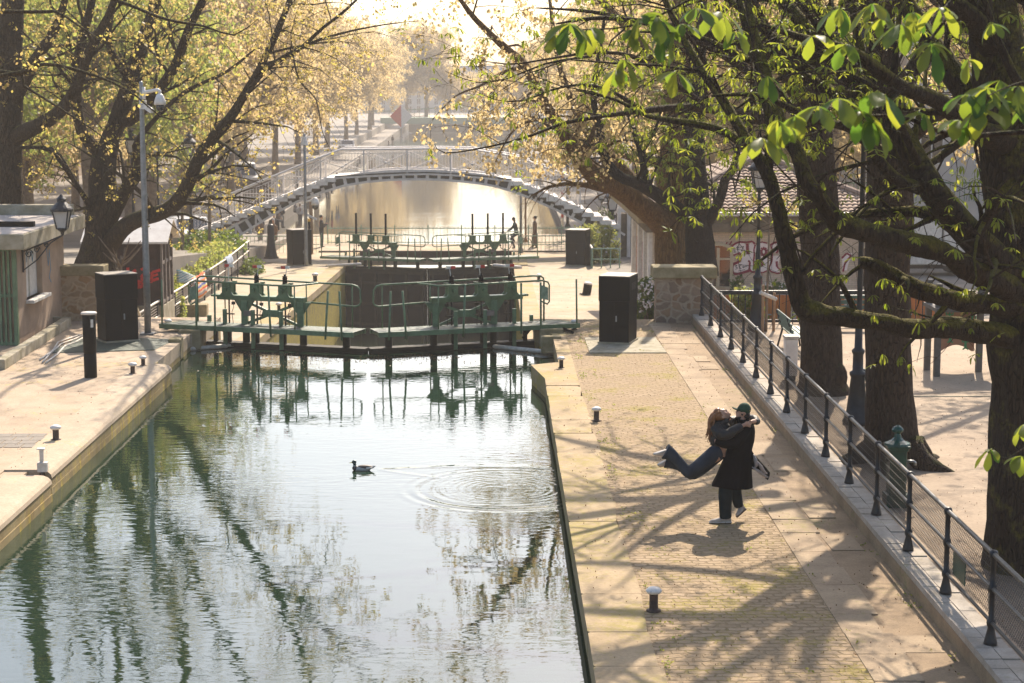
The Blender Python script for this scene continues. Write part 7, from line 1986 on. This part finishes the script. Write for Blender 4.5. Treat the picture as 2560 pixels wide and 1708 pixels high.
# ------------------------------------------------------------------ people far off
def cloth(c): 
    k = 'cloth_%d_%d_%d' % tuple(int(x * 99) for x in c)
    if k not in M: M[k] = mat('cloth', c, tuple(x * .65 for x in c), 5, .9)
    return M[k]
def far_person(loc, rz, label, pose, top, legs, hair, h=1.7, coat=0, group=None, fat=1.0):
    e = empty('person', loc, rz, label, 'person', group); s = h / 1.7
    V = lambda x, y, z: Vector((x * s, y * s, z * s))
    sit = pose in ('sit', 'cycle'); hz = .5 if sit else .9
    if pose == 'cycle': hz = .95
    lean = -.12 if pose == 'cycle' else (-.06 if sit else 0)
    sh = hz + .52
    b, t_, l_ = MB(), MB(), MB()
    hd = V(0, lean * 1.6, sh + .25)
    b.ell(hd, (.075 * s, .09 * s, .11 * s), 12, 8); b.ell(hd + V(0, -.095, -.01), (.015, .02, .02), 8, 6); b.tube([V(0, lean * 1.3, sh + .16), V(0, lean, sh - .02)], [.05 * s, .06 * s], 8)
    b.tube([V(0, lean, sh), V(0, 0, hz)], [.13 * s, .12 * s], 10)
    t_.tube([V(0, lean * 1.1, sh + .07), V(0, lean, sh - .04), V(0, lean * .5, hz + .25), V(0, 0, hz - .02)] + ([V(0, 0, hz - coat * .5), V(0, 0, hz - coat)] if coat and not sit else []), [(.09 * s, .08 * s), (.20 * s * fat, .12 * s), (.17 * s * fat, .12 * s), (.18 * s * fat, .13 * s)] + ([(.2 * s, .15 * s), (.23 * s, .18 * s)] if coat and not sit else []), 14)
    for sd_ in (-1, 1):
        st = .14 * sd_ if pose == 'walk' else 0
        if sit and pose != 'cycle': L_ = [V(.09 * sd_, 0, hz), V(.1 * sd_, -.42, hz - .02), V(.1 * sd_, -.44, .05)]
        elif pose == 'cycle': L_ = [V(.09 * sd_, .05, hz), V(.1 * sd_, -.33, hz - .2 - .1 * sd_), V(.1 * sd_, -.12, .3 - .15 * sd_)]
        else: L_ = [V(.09 * sd_, 0, hz), V(.09 * sd_, -st * .6 - .02, .48), V(.09 * sd_, st * .9, .06)]
        b.tube(L_, [.075 * s, .055 * s, .035 * s], 8); l_.tube(L_, [.095 * s, .075 * s, .06 * s], 10)
        f = L_[2]; f = f + Vector((0, 0, -.02))
        mb = MB(); mb.ell(f + V(0, -.06, -.005), (.045 * s, .12 * s, .04 * s), 10, 6); mb.build('shoe', M['rubber'], e, None, True)
        if pose == 'phone': A_ = [V(.2 * sd_, 0, sh - .04), V(.24 * sd_, -.05, sh - .3), V(.1 * sd_, -.32, sh - .12)]
        elif pose == 'cycle': A_ = [V(.18 * sd_, lean, sh - .04), V(.24 * sd_, -.3, sh - .28), V(.22 * sd_, -.52, sh - .42)]
        elif sit: A_ = [V(.19 * sd_, lean, sh - .04), V(.23 * sd_, -.08, sh - .3), V(.1 * sd_, -.33, sh - .38)]
        else: A_ = [V(.2 * sd_, 0, sh - .04), V(.24 * sd_, .04, sh - .32), V(.22 * sd_, -.08, sh - .58)]
        b.tube(A_, [.05 * s, .04 * s, .028 * s], 8); b.ell(A_[2], (.03, .04, .045), 8, 6); t_.tube(A_[:2] + [A_[1].lerp(A_[2], .88)], [.068 * s, .058 * s, .045 * s], 10)
        for k in range(3): b.tube([A_[2], A_[2] + V(.012 * (k - 1), -.05, -.05)], [.012, .008], 5)
    remesh(b, 'body', M['skin'], e, (0, 0, 0), .022, 3); remesh(t_, 'coat' if coat else 'jacket', cloth(top), e, (0, 0, 0), .026, 2); remesh(l_, 'trousers', cloth(legs), e, (0, 0, 0), .026, 2)
    mb = MB(); mb.ell(hd + V(0, .022, .025), (.085 * s, .092 * s, .1 * s), 12, 8)
    if hair[1] > .3: mb.ell(hd + V(0, .07, -.1), (.07 * s, .05 * s, .12 * s), 10, 8)
    if hair[1] < 0: mb.ell(hd + V(0, .1, .05), (.045, .05, .045), 10, 8)
    mb.build('hair', M[hair[0]], e, None, True)
    return e
def at(px, py, Y, z): q = A(px, py, Y); return Vector((q.x, Y, z))
ZD = -2.96
def foot(px, Y, z): return Vector((A(px, 600, Y).x, Y, z))
e = far_person(foot(686, 103.5, ZD), R(170), 'man in a black jacket with grey hair standing left of the distant cabinet', 'stand', (.02, .022, .028), (.03, .035, .045), ('hairgrey', 0), 1.85, 0, None, 1.15)
far_person(foot(684, 102, ZD), R(-30), 'white haired woman in a brown coat in front of the man in black', 'stand', (.2, .12, .07), (.03, .03, .035), ('hairgrey', .5), 1.62, .35)
far_person(foot(650, 103, ZD), R(150), 'stooped man in a brown jacket half behind the bridge girder', 'stand', (.16, .105, .075), (.4, .36, .33), ('hairdark', 0), 1.66)
far_person(foot(804, 103.2, ZD), R(110), 'man in a dark jacket holding up a phone between the left poles', 'phone', (.022, .026, .032), (.035, .045, .06), ('hairdark', 0), 1.74)
far_person(foot(1337, 102.6, ZD), R(-95), 'woman in a long brown coat with hair in a bun walking on the road bridge', 'walk', (.17, .11, .07), (.03, .03, .03), ('hairdark', -1), 1.72, .75)
bp = far_person(foot(1467, 104.0, ZD), R(160), 'person with a navy backpack behind the slanting green fence', 'stand', (.02, .02, .026), (.02, .02, .024), ('hairdark', 0), 1.72)
mb = MB(); mb.ell((.0, .19, 1.22), (.19, .13, .25), 12, 8); mb.build('backpack', cloth((.03, .04, .07)), bp, None, True)
cy = foot(1292, 101.5, ZD)
far_person((cy.x, cy.y, cy.z), R(-90), 'woman with dark hair riding a bicycle on the road bridge', 'cycle', (.03, .05, .055), (.05, .06, .08), ('hairdark', .5), 1.68)
bk = empty('bicycle', cy, R(-90), 'pale bicycle ridden across the road bridge behind the far gate', 'bicycle')
for yy in (-.62, .5):
    w_ = MB(); w_.tube([(0, yy + .33 * math.cos(a), .34 + .33 * math.sin(a)) for a in [2 * math.pi * i / 24 for i in range(25)]], [.02] * 25, 6); w_o = w_.build('wheel', M['rubber'], bk)
    w_ = MB()
    for i in range(8): a = math.pi * i / 8; w_.bar((0, yy + .31 * math.cos(a), .34 + .31 * math.sin(a)), (0, yy - .31 * math.cos(a), .34 - .31 * math.sin(a)), .006, .006)
    w_.build('spokes', M['steel'], w_o)
mb = MB()
for a, b in (((0, .5, .34), (0, -.02, .32)), ((0, -.02, .32), (0, .12, .85)), ((0, .12, .85), (0, -.45, .8)), ((0, -.02, .32), (0, -.45, .72)), ((0, -.62, .34), (0, -.43, .98)), ((0, .5, .34), (0, .1, .8))): mb.tube([a, b], [.022, .022], 6)
mb.build('frame', M['white'], bk)
mb = MB(); mb.tube([(-.25, -.5, 1.0), (0, -.44, 1.0), (.25, -.5, 1.0)], [.015] * 3, 6); mb.build('handlebar', M['steel'], bk)
mb = MB(); mb.ell((0, .14, .9), (.08, .14, .035), 10, 6); mb.build('saddle', M['rubber'], bk)
mb = MB(); mb.box((0, -.72, .82), (.36, .3, .26)); mb.build('basket', M['shedside'], bk)
# people along the left waterside
rg = random.Random(21); k = 0
CR = [('red', (.5, .05, .05)), ('white', (.6, .58, .55)), ('black', (.02, .02, .024)), ('navy', (.03, .04, .09)), ('pale blue', (.3, .4, .5)), ('beige', (.45, .36, .26)), ('grey', (.22, .22, .22)), ('brown', (.15, .09, .06)), ('orange', (.55, .22, .08))]
crowd = [(596, 132, 'sit'), (622, 128, 'sit'), (640, 136, 'sit'), (652, 131, 'stand'), (690, 140, 'sit'), (702, 146, 'sit'), (735, 150, 'sit'), (748, 142, 'stand'), (770, 160, 'stand'), (800, 168, 'sit'), (815, 175, 'sit'), (828, 182, 'stand'), (842, 190, 'walk'), (560, 128, 'sit'), (545, 126, 'sit'), (612, 150, 'stand'), (740, 178, 'stand'), (600, 168, 'walk'), (982, 315, 'stand'), (973, 300, 'sit'), (900, 238, 'sit')]
for px, Y, ps in crowd:
    cn, c = CR[(k * 4 + k // 9) % 9]; x = A(px, 400, Y).x; z = -4.75 if x > lb(Y) - 3.3 else -3.48
    far_person(Vector((x, Y, z)), rg.uniform(-2.5, 2.5), '%s person in %s on the sunlit left waterside, %s' % ({'sit': 'seated', 'stand': 'standing', 'walk': 'walking'}[ps], cn, ['nearest the stairs', 'seen through the stair railing', 'in front of the street trees', 'further along the quay', 'close to the far bridge'][min(4, int((Y - 120) / 16))]), ps, c, rg.choice([(.03, .035, .05), (.1, .1, .11), (.3, .27, .24)]), (rg.choice(['hairdark', 'hairdark', 'hairred', 'hairgrey']), rg.choice([0, .5])), rg.uniform(1.6, 1.8), 0, 'people gathered on the left waterside'); k += 1
# ------------------------------------------------------------------ mallard
M['duckgrey'] = mat('duck_flank_grey', (.42, .40, .37), (.3, .28, .26), 30, .6)
M['duckbrown'] = mat('duck_back_brown', (.07, .05, .04), (.035, .026, .022), 18, .6)
M['duckhead'] = mat('duck_head_green', (.006, .045, .03), (.004, .025, .02), 18, .25)
M['duckbill'] = mat('duck_bill', (.45, .36, .06), (.38, .3, .05), 18, .4)
dk_ = G(905, 1176, WZ)
e = empty('mallard', dk_, 0, 'mallard drake with a green head swimming towards the left across the basin', 'duck'); e.scale = (.78, .78, .78)
mb = MB(); mb.ell((0, 0, .035), (.20, .085, .075), 18, 12); mb.ell((.15, 0, .065), (.12, .06, .035), 14, 8); mb.tube([(-.14, 0, .06), (-.17, 0, .11), (-.165, 0, .17)], [.055, .034, .032], 12); mb.ell((-.172, 0, .185), (.05, .036, .04), 12, 8)
remesh(mb, 'body', M['duckgrey'], e, (0, 0, 0), .009, 3)
mb = MB(); mb.ell((.06, 0, .075), (.18, .08, .05), 16, 10); mb.ell((.19, 0, .07), (.09, .05, .028), 12, 8); mb.ell((-.15, 0, .05), (.07, .07, .06), 12, 8); mb.build('back', M['duckbrown'], e, None, True)
mb = MB(); mb.tube([(-.158, 0, .115), (-.168, 0, .16)], [.037, .037], 14); mb.ell((-.174, 0, .188), (.053, .039, .043), 14, 10); mb.build('head', M['duckhead'], e, None, True)
mb = MB(); mb.lathe([(.039, .0), (.039, .014)], 14, (-.158, 0, .10)); mb.build('neck_ring', M['white'], e)
mb = MB(); mb.tube([(-.215, 0, .182), (-.25, 0, .172), (-.285, 0, .168)], [(.017, .014), (.016, .008), (.012, .004)], 10); mb.build('bill', M['duckbill'], e, None, True)
mb = MB(); mb.ell((-.195, -.034, .198), .007, 8, 6); mb.ell((-.195, .034, .198), .007, 8, 6); mb.build('eyes', M['eyew'], e)
mb = MB(); mb.tube([(.24, 0, .085), (.31, 0, .10)], [.03, .006], 8); mb.tube([(.1, -.075, .06), (.26, -.05, .075)], [.02, .008], 8); mb.build('tail', M['white'], e, None, True)
# ------------------------------------------------------------------ streets behind: buildings, vehicles, lamps, far bridge
M['facade'] = mat('pale_facade', (.52, .47, .42), (.42, .375, .33), .5, .9, 0, .1, 10)
M['facade2'] = mat('warm_facade', (.48, .385, .30), (.39, .31, .24), .5, .9, 0, .1, 10)
M['zincroof'] = mat('zinc_roof', (.26, .28, .31), (.2, .21, .24), 1, .5, .3)
M['shopdark'] = mat('shop_front', (.05, .07, .06), (.03, .04, .035), 1, .6)
WIN = None
def building(x0, x1, y0, y1, z0, h, face, label, m, floors=5, grp=None):
    """face: 'x+' or 'x-' or 'y-' : the street front"""
    global WIN
    off = Vector(((x0 + x1) / 2, (y0 + y1) / 2, z0)); e = empty('apartment_building', off, 0, label, 'building', grp)
    mb = MB(); mb.span(x0, x1, y0, y1, z0, z0 + h); mb.build('wall', m, e, off)
    mb = MB(); ins = 1.6; v = [(x0 - .2, y0 - .2, z0 + h), (x1 + .2, y0 - .2, z0 + h), (x1 + .2, y1 + .2, z0 + h), (x0 - .2, y1 + .2, z0 + h), (x0 + ins, y0 + ins, z0 + h + 3), (x1 - ins, y0 + ins, z0 + h + 3), (x1 - ins, y1 - ins, z0 + h + 3), (x0 + ins, y1 - ins, z0 + h + 3)]
    mb.add(v, [(3, 2, 1, 0), (4, 5, 6, 7), (0, 1, 5, 4), (1, 2, 6, 5), (2, 3, 7, 6), (3, 0, 4, 7)]); rf = mb.build('roof', M['zincroof'], e, off)
    mb = MB(); mb.span((x0 + x1) / 2 - .5, (x0 + x1) / 2 + .5, y0 + 2, y0 + 4.5, z0 + h + 2, z0 + h + 5); mb.build('chimney', M['brick'], rf, off)
    if WIN is None:
        mb = MB(); mb.span(-.6, .6, -.06, .04, -.95, -.88); mb.span(-.62, -.54, -.05, .02, -.9, .95); mb.span(.54, .62, -.05, .02, -.9, .95); mb.span(-.62, .62, -.05, .02, .9, 1.0); mb.span(-.03, .03, -.04, .02, -.9, .9)
        fr = mb.build('window', M['white']); mb = MB(); mb.span(-.55, .55, -.02, .01, -.9, .92); pn = mb.build('pane', M['glass'], fr); WIN = (fr.data, pn.data)
        bpy.data.objects.remove(pn); bpy.data.objects.remove(fr)
    L_ = (y1 - y0) if face[0] == 'x' else (x1 - x0); n = max(2, int(L_ / 2.6)); fh = h / (floors + .3)
    for f in range(floors):
        for k in range(n):
            t_ = (k + .5) / n
            if face == 'x+': loc, rz = (x1, y0 + L_ * t_), R(90)
            elif face == 'x-': loc, rz = (x0, y0 + L_ * t_), R(-90)
            else: loc, rz = (x0 + L_ * t_, y0), 0
            fo = bpy.data.objects.new('window', WIN[0]); col.objects.link(fo); fo.parent = e
            fo.location = Vector((loc[0], loc[1], z0 + fh * (f + .62) + (.6 if f else 0))) - off; fo.rotation_euler = (0, 0, rz)
            po = bpy.data.objects.new('pane', WIN[1]); col.objects.link(po); po.parent = fo
    return e
gl, gr_ = 'pale facades along the left street', 'pale facades along the right street'
ords = ['nearest', 'second', 'third', 'furthest']
for k, (y0, y1, h) in enumerate(((56, 84, 19), (85, 118, 21), (119, 168, 20), (169, 250, 21))):
    building(-58, -44 + k * .4, y0, y1, -3.5 if k > 1 else lz(y0) - 1.5, h, 'x+', '%s pale apartment block along the left street behind the trees' % ords[k], M['facade' if k % 2 == 0 else 'facade2'], 5, gl)
for k, (y0, y1, h) in enumerate(((96, 118, 20), (119, 150, 22), (151, 200, 20), (201, 290, 21))):
    building(27, 40, y0, y1, -3.6, h, 'x-', '%s pale apartment block along the right street behind the trees' % ords[k], M['facade2' if k % 2 == 0 else 'facade'], 5, gr_)
building(20.5, 48, 93, 95.8, -3.2, 15, 'y-', 'pale end facade seen between the big trunks behind the white truck', M['facade'], 4)
building(-40, 34, 560, 575, -3.5, 11, 'y-', 'hazy apartment block closing the view beyond the far trees', M['facade'], 6)
def facing(x0, x1, y, z0, h, label, m):
    mb = MB(); mb.span(x0, x1, y, y + .4, z0, z0 + h); return tag(mb.build('boundary_wall', m), label, 'wall')
facing(16, 30, 90, rz_(90) - .5, 3.6, 'pale boundary wall behind the white truck', M['facade'])
e = empty('street_railing', (22, 89.8, 0), 0, 'green railing on top of the pale wall behind the truck', 'railing')
off = Vector((22, 89.8, 0)); zt_ = rz_(90) + 3.1
mb = MB(); mb.tube([(16, 89.9, zt_ + .9), (30, 89.9, zt_ + .9)], [.04, .04], 6); 
for k in range(60): mb.bar((16 + k * .235, 89.9, zt_), (16 + k * .235, 89.9, zt_ + .9), .03, .03)
mb.build('bars', M['green'], e, off)
# vehicles
def van(loc, rz, label, body, L_=5.2, h=2.3, cat='van', name='parked_van'):
    e = empty(name, loc, rz, label, cat); w = 1.0
    mb = MB(); prof = [(-L_ / 2, .35), (L_ / 2, .35), (L_ / 2, .95), (L_ / 2 - .35, 1.15), (L_ / 2 - 1.15, h - .12), (L_ / 2 - 1.5, h), (-L_ / 2 + .1, h), (-L_ / 2, h - .15)]
    if h < 1.8: prof = [(-L_ / 2, .3), (L_ / 2, .3), (L_ / 2, .75), (L_ / 2 - 1.1, .92), (L_ / 2 - 1.75, h), (-L_ / 2 + 1.0, h), (-L_ / 2 + .25, .95), (-L_ / 2, .85)]
    n = len(prof); vs = [(x, -.95, z) for x, z in prof] + [(x, .95, z) for x, z in prof]
    mb.add(vs, [tuple(range(n - 1, -1, -1)), tuple(range(n, 2 * n))] + [(i, (i + 1) % n, n + (i + 1) % n, n + i) for i in range(n)][::1]); mb.build('body', body, e, bevel=.06)
    for x in (-L_ / 2 + 1.0, L_ / 2 - .95):
        for y in (-.93, .93):
            mb = MB(); mb.tube([(x, y - .1, .34), (x, y + .1, .34)], [.34, .34], 18); wh = mb.build('wheel', M['rubber'], e)
            mb = MB(); mb.tube([(x, y - .115, .34), (x, y + .115, .34)], [.2, .2], 14); mb.build('rim', M['steel'], wh)
    for y in (-.965, .965):
        mb = MB()
        if h > 1.8: mb.plate([(L_ / 2 - 1.1, y, 1.25), (L_ / 2 - 1.5, y, h - .3), (L_ / 2 - 2.4, y, h - .3), (L_ / 2 - 2.4, y, 1.25)], .02)
        else: mb.plate([(L_ / 2 - 1.35, y, .95), (L_ / 2 - 1.85, y, h - .1), (-L_ / 2 + 1.1, y, h - .1), (-L_ / 2 + .6, y, .95)], .02)
        mb.build('side_window', M['glass'], e)
    mb = MB(); a, b = ((L_ / 2 - .38, 1.18), (L_ / 2 - 1.1, h - .18)) if h > 1.8 else ((L_ / 2 - 1.12, .95), (L_ / 2 - 1.68, h - .06))
    mb.plate([(a[0] + .03, -.8, a[1]), (a[0] + .03, .8, a[1]), (b[0] + .03, .75, b[1]), (b[0] + .03, -.75, b[1])], .02); mb.build('windscreen', M['glass'], e)
    for y in (-.7, .7): mb = MB(); mb.box((L_ / 2 + .005, y, .72), (.04, .3, .16)); mb.build('headlight', M['lampglass'], e)
    return e
van(foot(608, 172, -3.5), R(-70), 'white van with pale blue sides parked on the left street beside the grey panel', M['white'])
van(foot(603, 205, -3.5), R(-80), 'white van parked further down the left street', M['white'], 5.4, 2.4)
van(foot(470, 98, lz(98)), R(-60), 'dark grey car parked behind the foot of the left bridge stairs', M['zincroof'], 4.2, 1.45, 'car', 'parked_car')
van(foot(330, 96, lz(96)), R(20), 'red car glimpsed behind the many stemmed tree', M['red'], 4.2, 1.45, 'car', 'parked_car')
van(foot(870, 260, -3.5), R(-80), 'small white car far down the left street', M['white'], 4.2, 1.5, 'car', 'parked_car')
q = foot(2330, 84, rz_(84))
e = empty('delivery_truck', q, R(0), 'white delivery truck with a small cab window seen between the big trunks', 'truck')
mb = MB(); mb.box((-1.9, 0, 1.75), (4.2, 2.1, 2.4)); mb.build('cargo_box', M['white'], e, bevel=.05)
mb = MB(); prof = [(.3, .5), (2.0, .5), (2.0, 1.3), (1.75, 2.35), (1.5, 2.5), (.3, 2.5)]; n = 6
mb.add([(x, -1, z) for x, z in prof] + [(x, 1, z) for x, z in prof], [tuple(range(5, -1, -1)), tuple(range(6, 12))] + [(i, (i + 1) % 6, 6 + (i + 1) % 6, 6 + i) for i in range(6)]); cb = mb.build('cab', M['white'], e, bevel=.06)
mb = MB(); mb.plate([(1.0, -1.02, 1.45), (1.6, -1.02, 1.45), (1.5, -1.02, 2.2), (1.0, -1.02, 2.2)], .02); mb.build('side_window', M['glass'], cb)
mb = MB(); mb.box((1.85, -1.2, 1.7), (.12, .2, .45)); mb.build('mirror', M['rubber'], cb)
mb = MB(); mb.tube([(.7, .3, 2.5), (.7, -.3, 2.5)], [.5, .5], 16); mb.build('wind_deflector', M['zincroof'], cb)
mb = MB(); mb.box((.4, -1.03, 2.3), (1.3, .02, .05)); mb.build('red_stripe', M['red'], cb)
mb = MB(); mb.box((-.2, 0, .5), (4.4, 1.6, .3)); mb.build('chassis', M['rubber'], e)
for x in (-2.6, 1.1):
    for y in (-.95, .95): mb = MB(); mb.tube([(x, y - .14, .46), (x, y + .14, .46)], [.46, .46], 18); mb.build('wheel', M['rubber'], e)
e = empty('info_panel', foot(640, 126, -3.5), R(10), 'grey brown information panel standing on the left street behind the stairs', 'panel')
mb = MB(); mb.box((0, 0, 1.9), (2.2, .15, 2.4)); mb.build('board', M['shedside'], e)
mb = MB(); mb.box((0, 0, .35), (.25, .12, .7)); mb.build('leg', M['iron'], e)
# street lamps on the left bank
for px, Y, h, lab in ((474, 86, 4.3, 'black street lamp in front of the left bridge stairs'), (567, 124, 4.3, 'street lamp on the left waterside street behind the stairs'), (330, 80, 4.2, 'street lamp behind the brown kiosk under the many stemmed tree'), (393, 84, 4.2, 'street lamp between the camera pole and the leaning stem')):
    x = A(px, 400, Y).x; z = lz(Y) if Y < 112 else -3.5
    lamp_post((x, Y, z), h, lab, 1.2, 'black street lamps on the left bank')
lamp_post((A(1712, 500, 57).x, 57, rz_(57)), 4.1, 'black street lamp between the plane trunk and the dark trunk', 1.0, 'black park lamp posts')
# far green bridge, navigation board
off = Vector((-6, 420, -3.4)); e = empty('lock_bridge', off, 0, 'hazy low green bridge crossing the far end of the canal', 'bridge')
mb = MB(); mb.span(-26, 14, 424, 430, -3.6, -2.2); mb.build('deck', M['greenlt'], e, off)
mb = MB()
mb.tube([(-30, 424, -1.0), (-22, 424, -.6), (-10, 424, .2), (14, 424, .2)], [.12] * 4, 6)
for k in range(34): mb.bar((-24 + k * 1.15, 424, -2.2), (-24 + k * 1.15, 424, -.1), .08, .08)
mb.build('railing', M['green'], e, off)
mb = MB(); mb.span(-19.5, 13, 423, 424, -5.4, -3.6); mb.build('girder', M['brdark'], e, off)
a = A(1003, 291, 330)
e = empty('navigation_board', (a.x, 330, -4.75), 0, 'diamond navigation board, left half red and right half white, at the far quay', 'sign')
r_ = 2.0; off = Vector((a.x, 330, -4.75))
mb = MB(); mb.plate([(a.x, 330, a.z - r_), (a.x, 330, a.z + r_), (a.x - r_, 330, a.z)], .1); mb.build('red_half', M['red'], e, off)
mb = MB(); mb.plate([(a.x, 330, a.z - r_), (a.x + r_, 330, a.z), (a.x, 330, a.z + r_)], .1); mb.build('white_half', M['white'], e, off)
mb = MB(); mb.tube([(a.x, 330.2, -4.75), (a.x, 330.2, a.z)], [.1, .1], 6); mb.build('post', M['steel'], e, off)
# ------------------------------------------------------------------ haze
t = NT('haze')
pv = t.n('ShaderNodeVolumePrincipled')
pv.inputs['Color'].default_value = (1.0, .95, .90, 1)
pv.inputs['Density'].default_value = .00055
pv.inputs['Anisotropy'].default_value = .1
t.l(pv.outputs[0], t.out.inputs['Volume'])
hz = MB().span(-150, 150, -30, 700, -9.5, 34).build('haze', t.m)
tag(hz, kind='stuff')
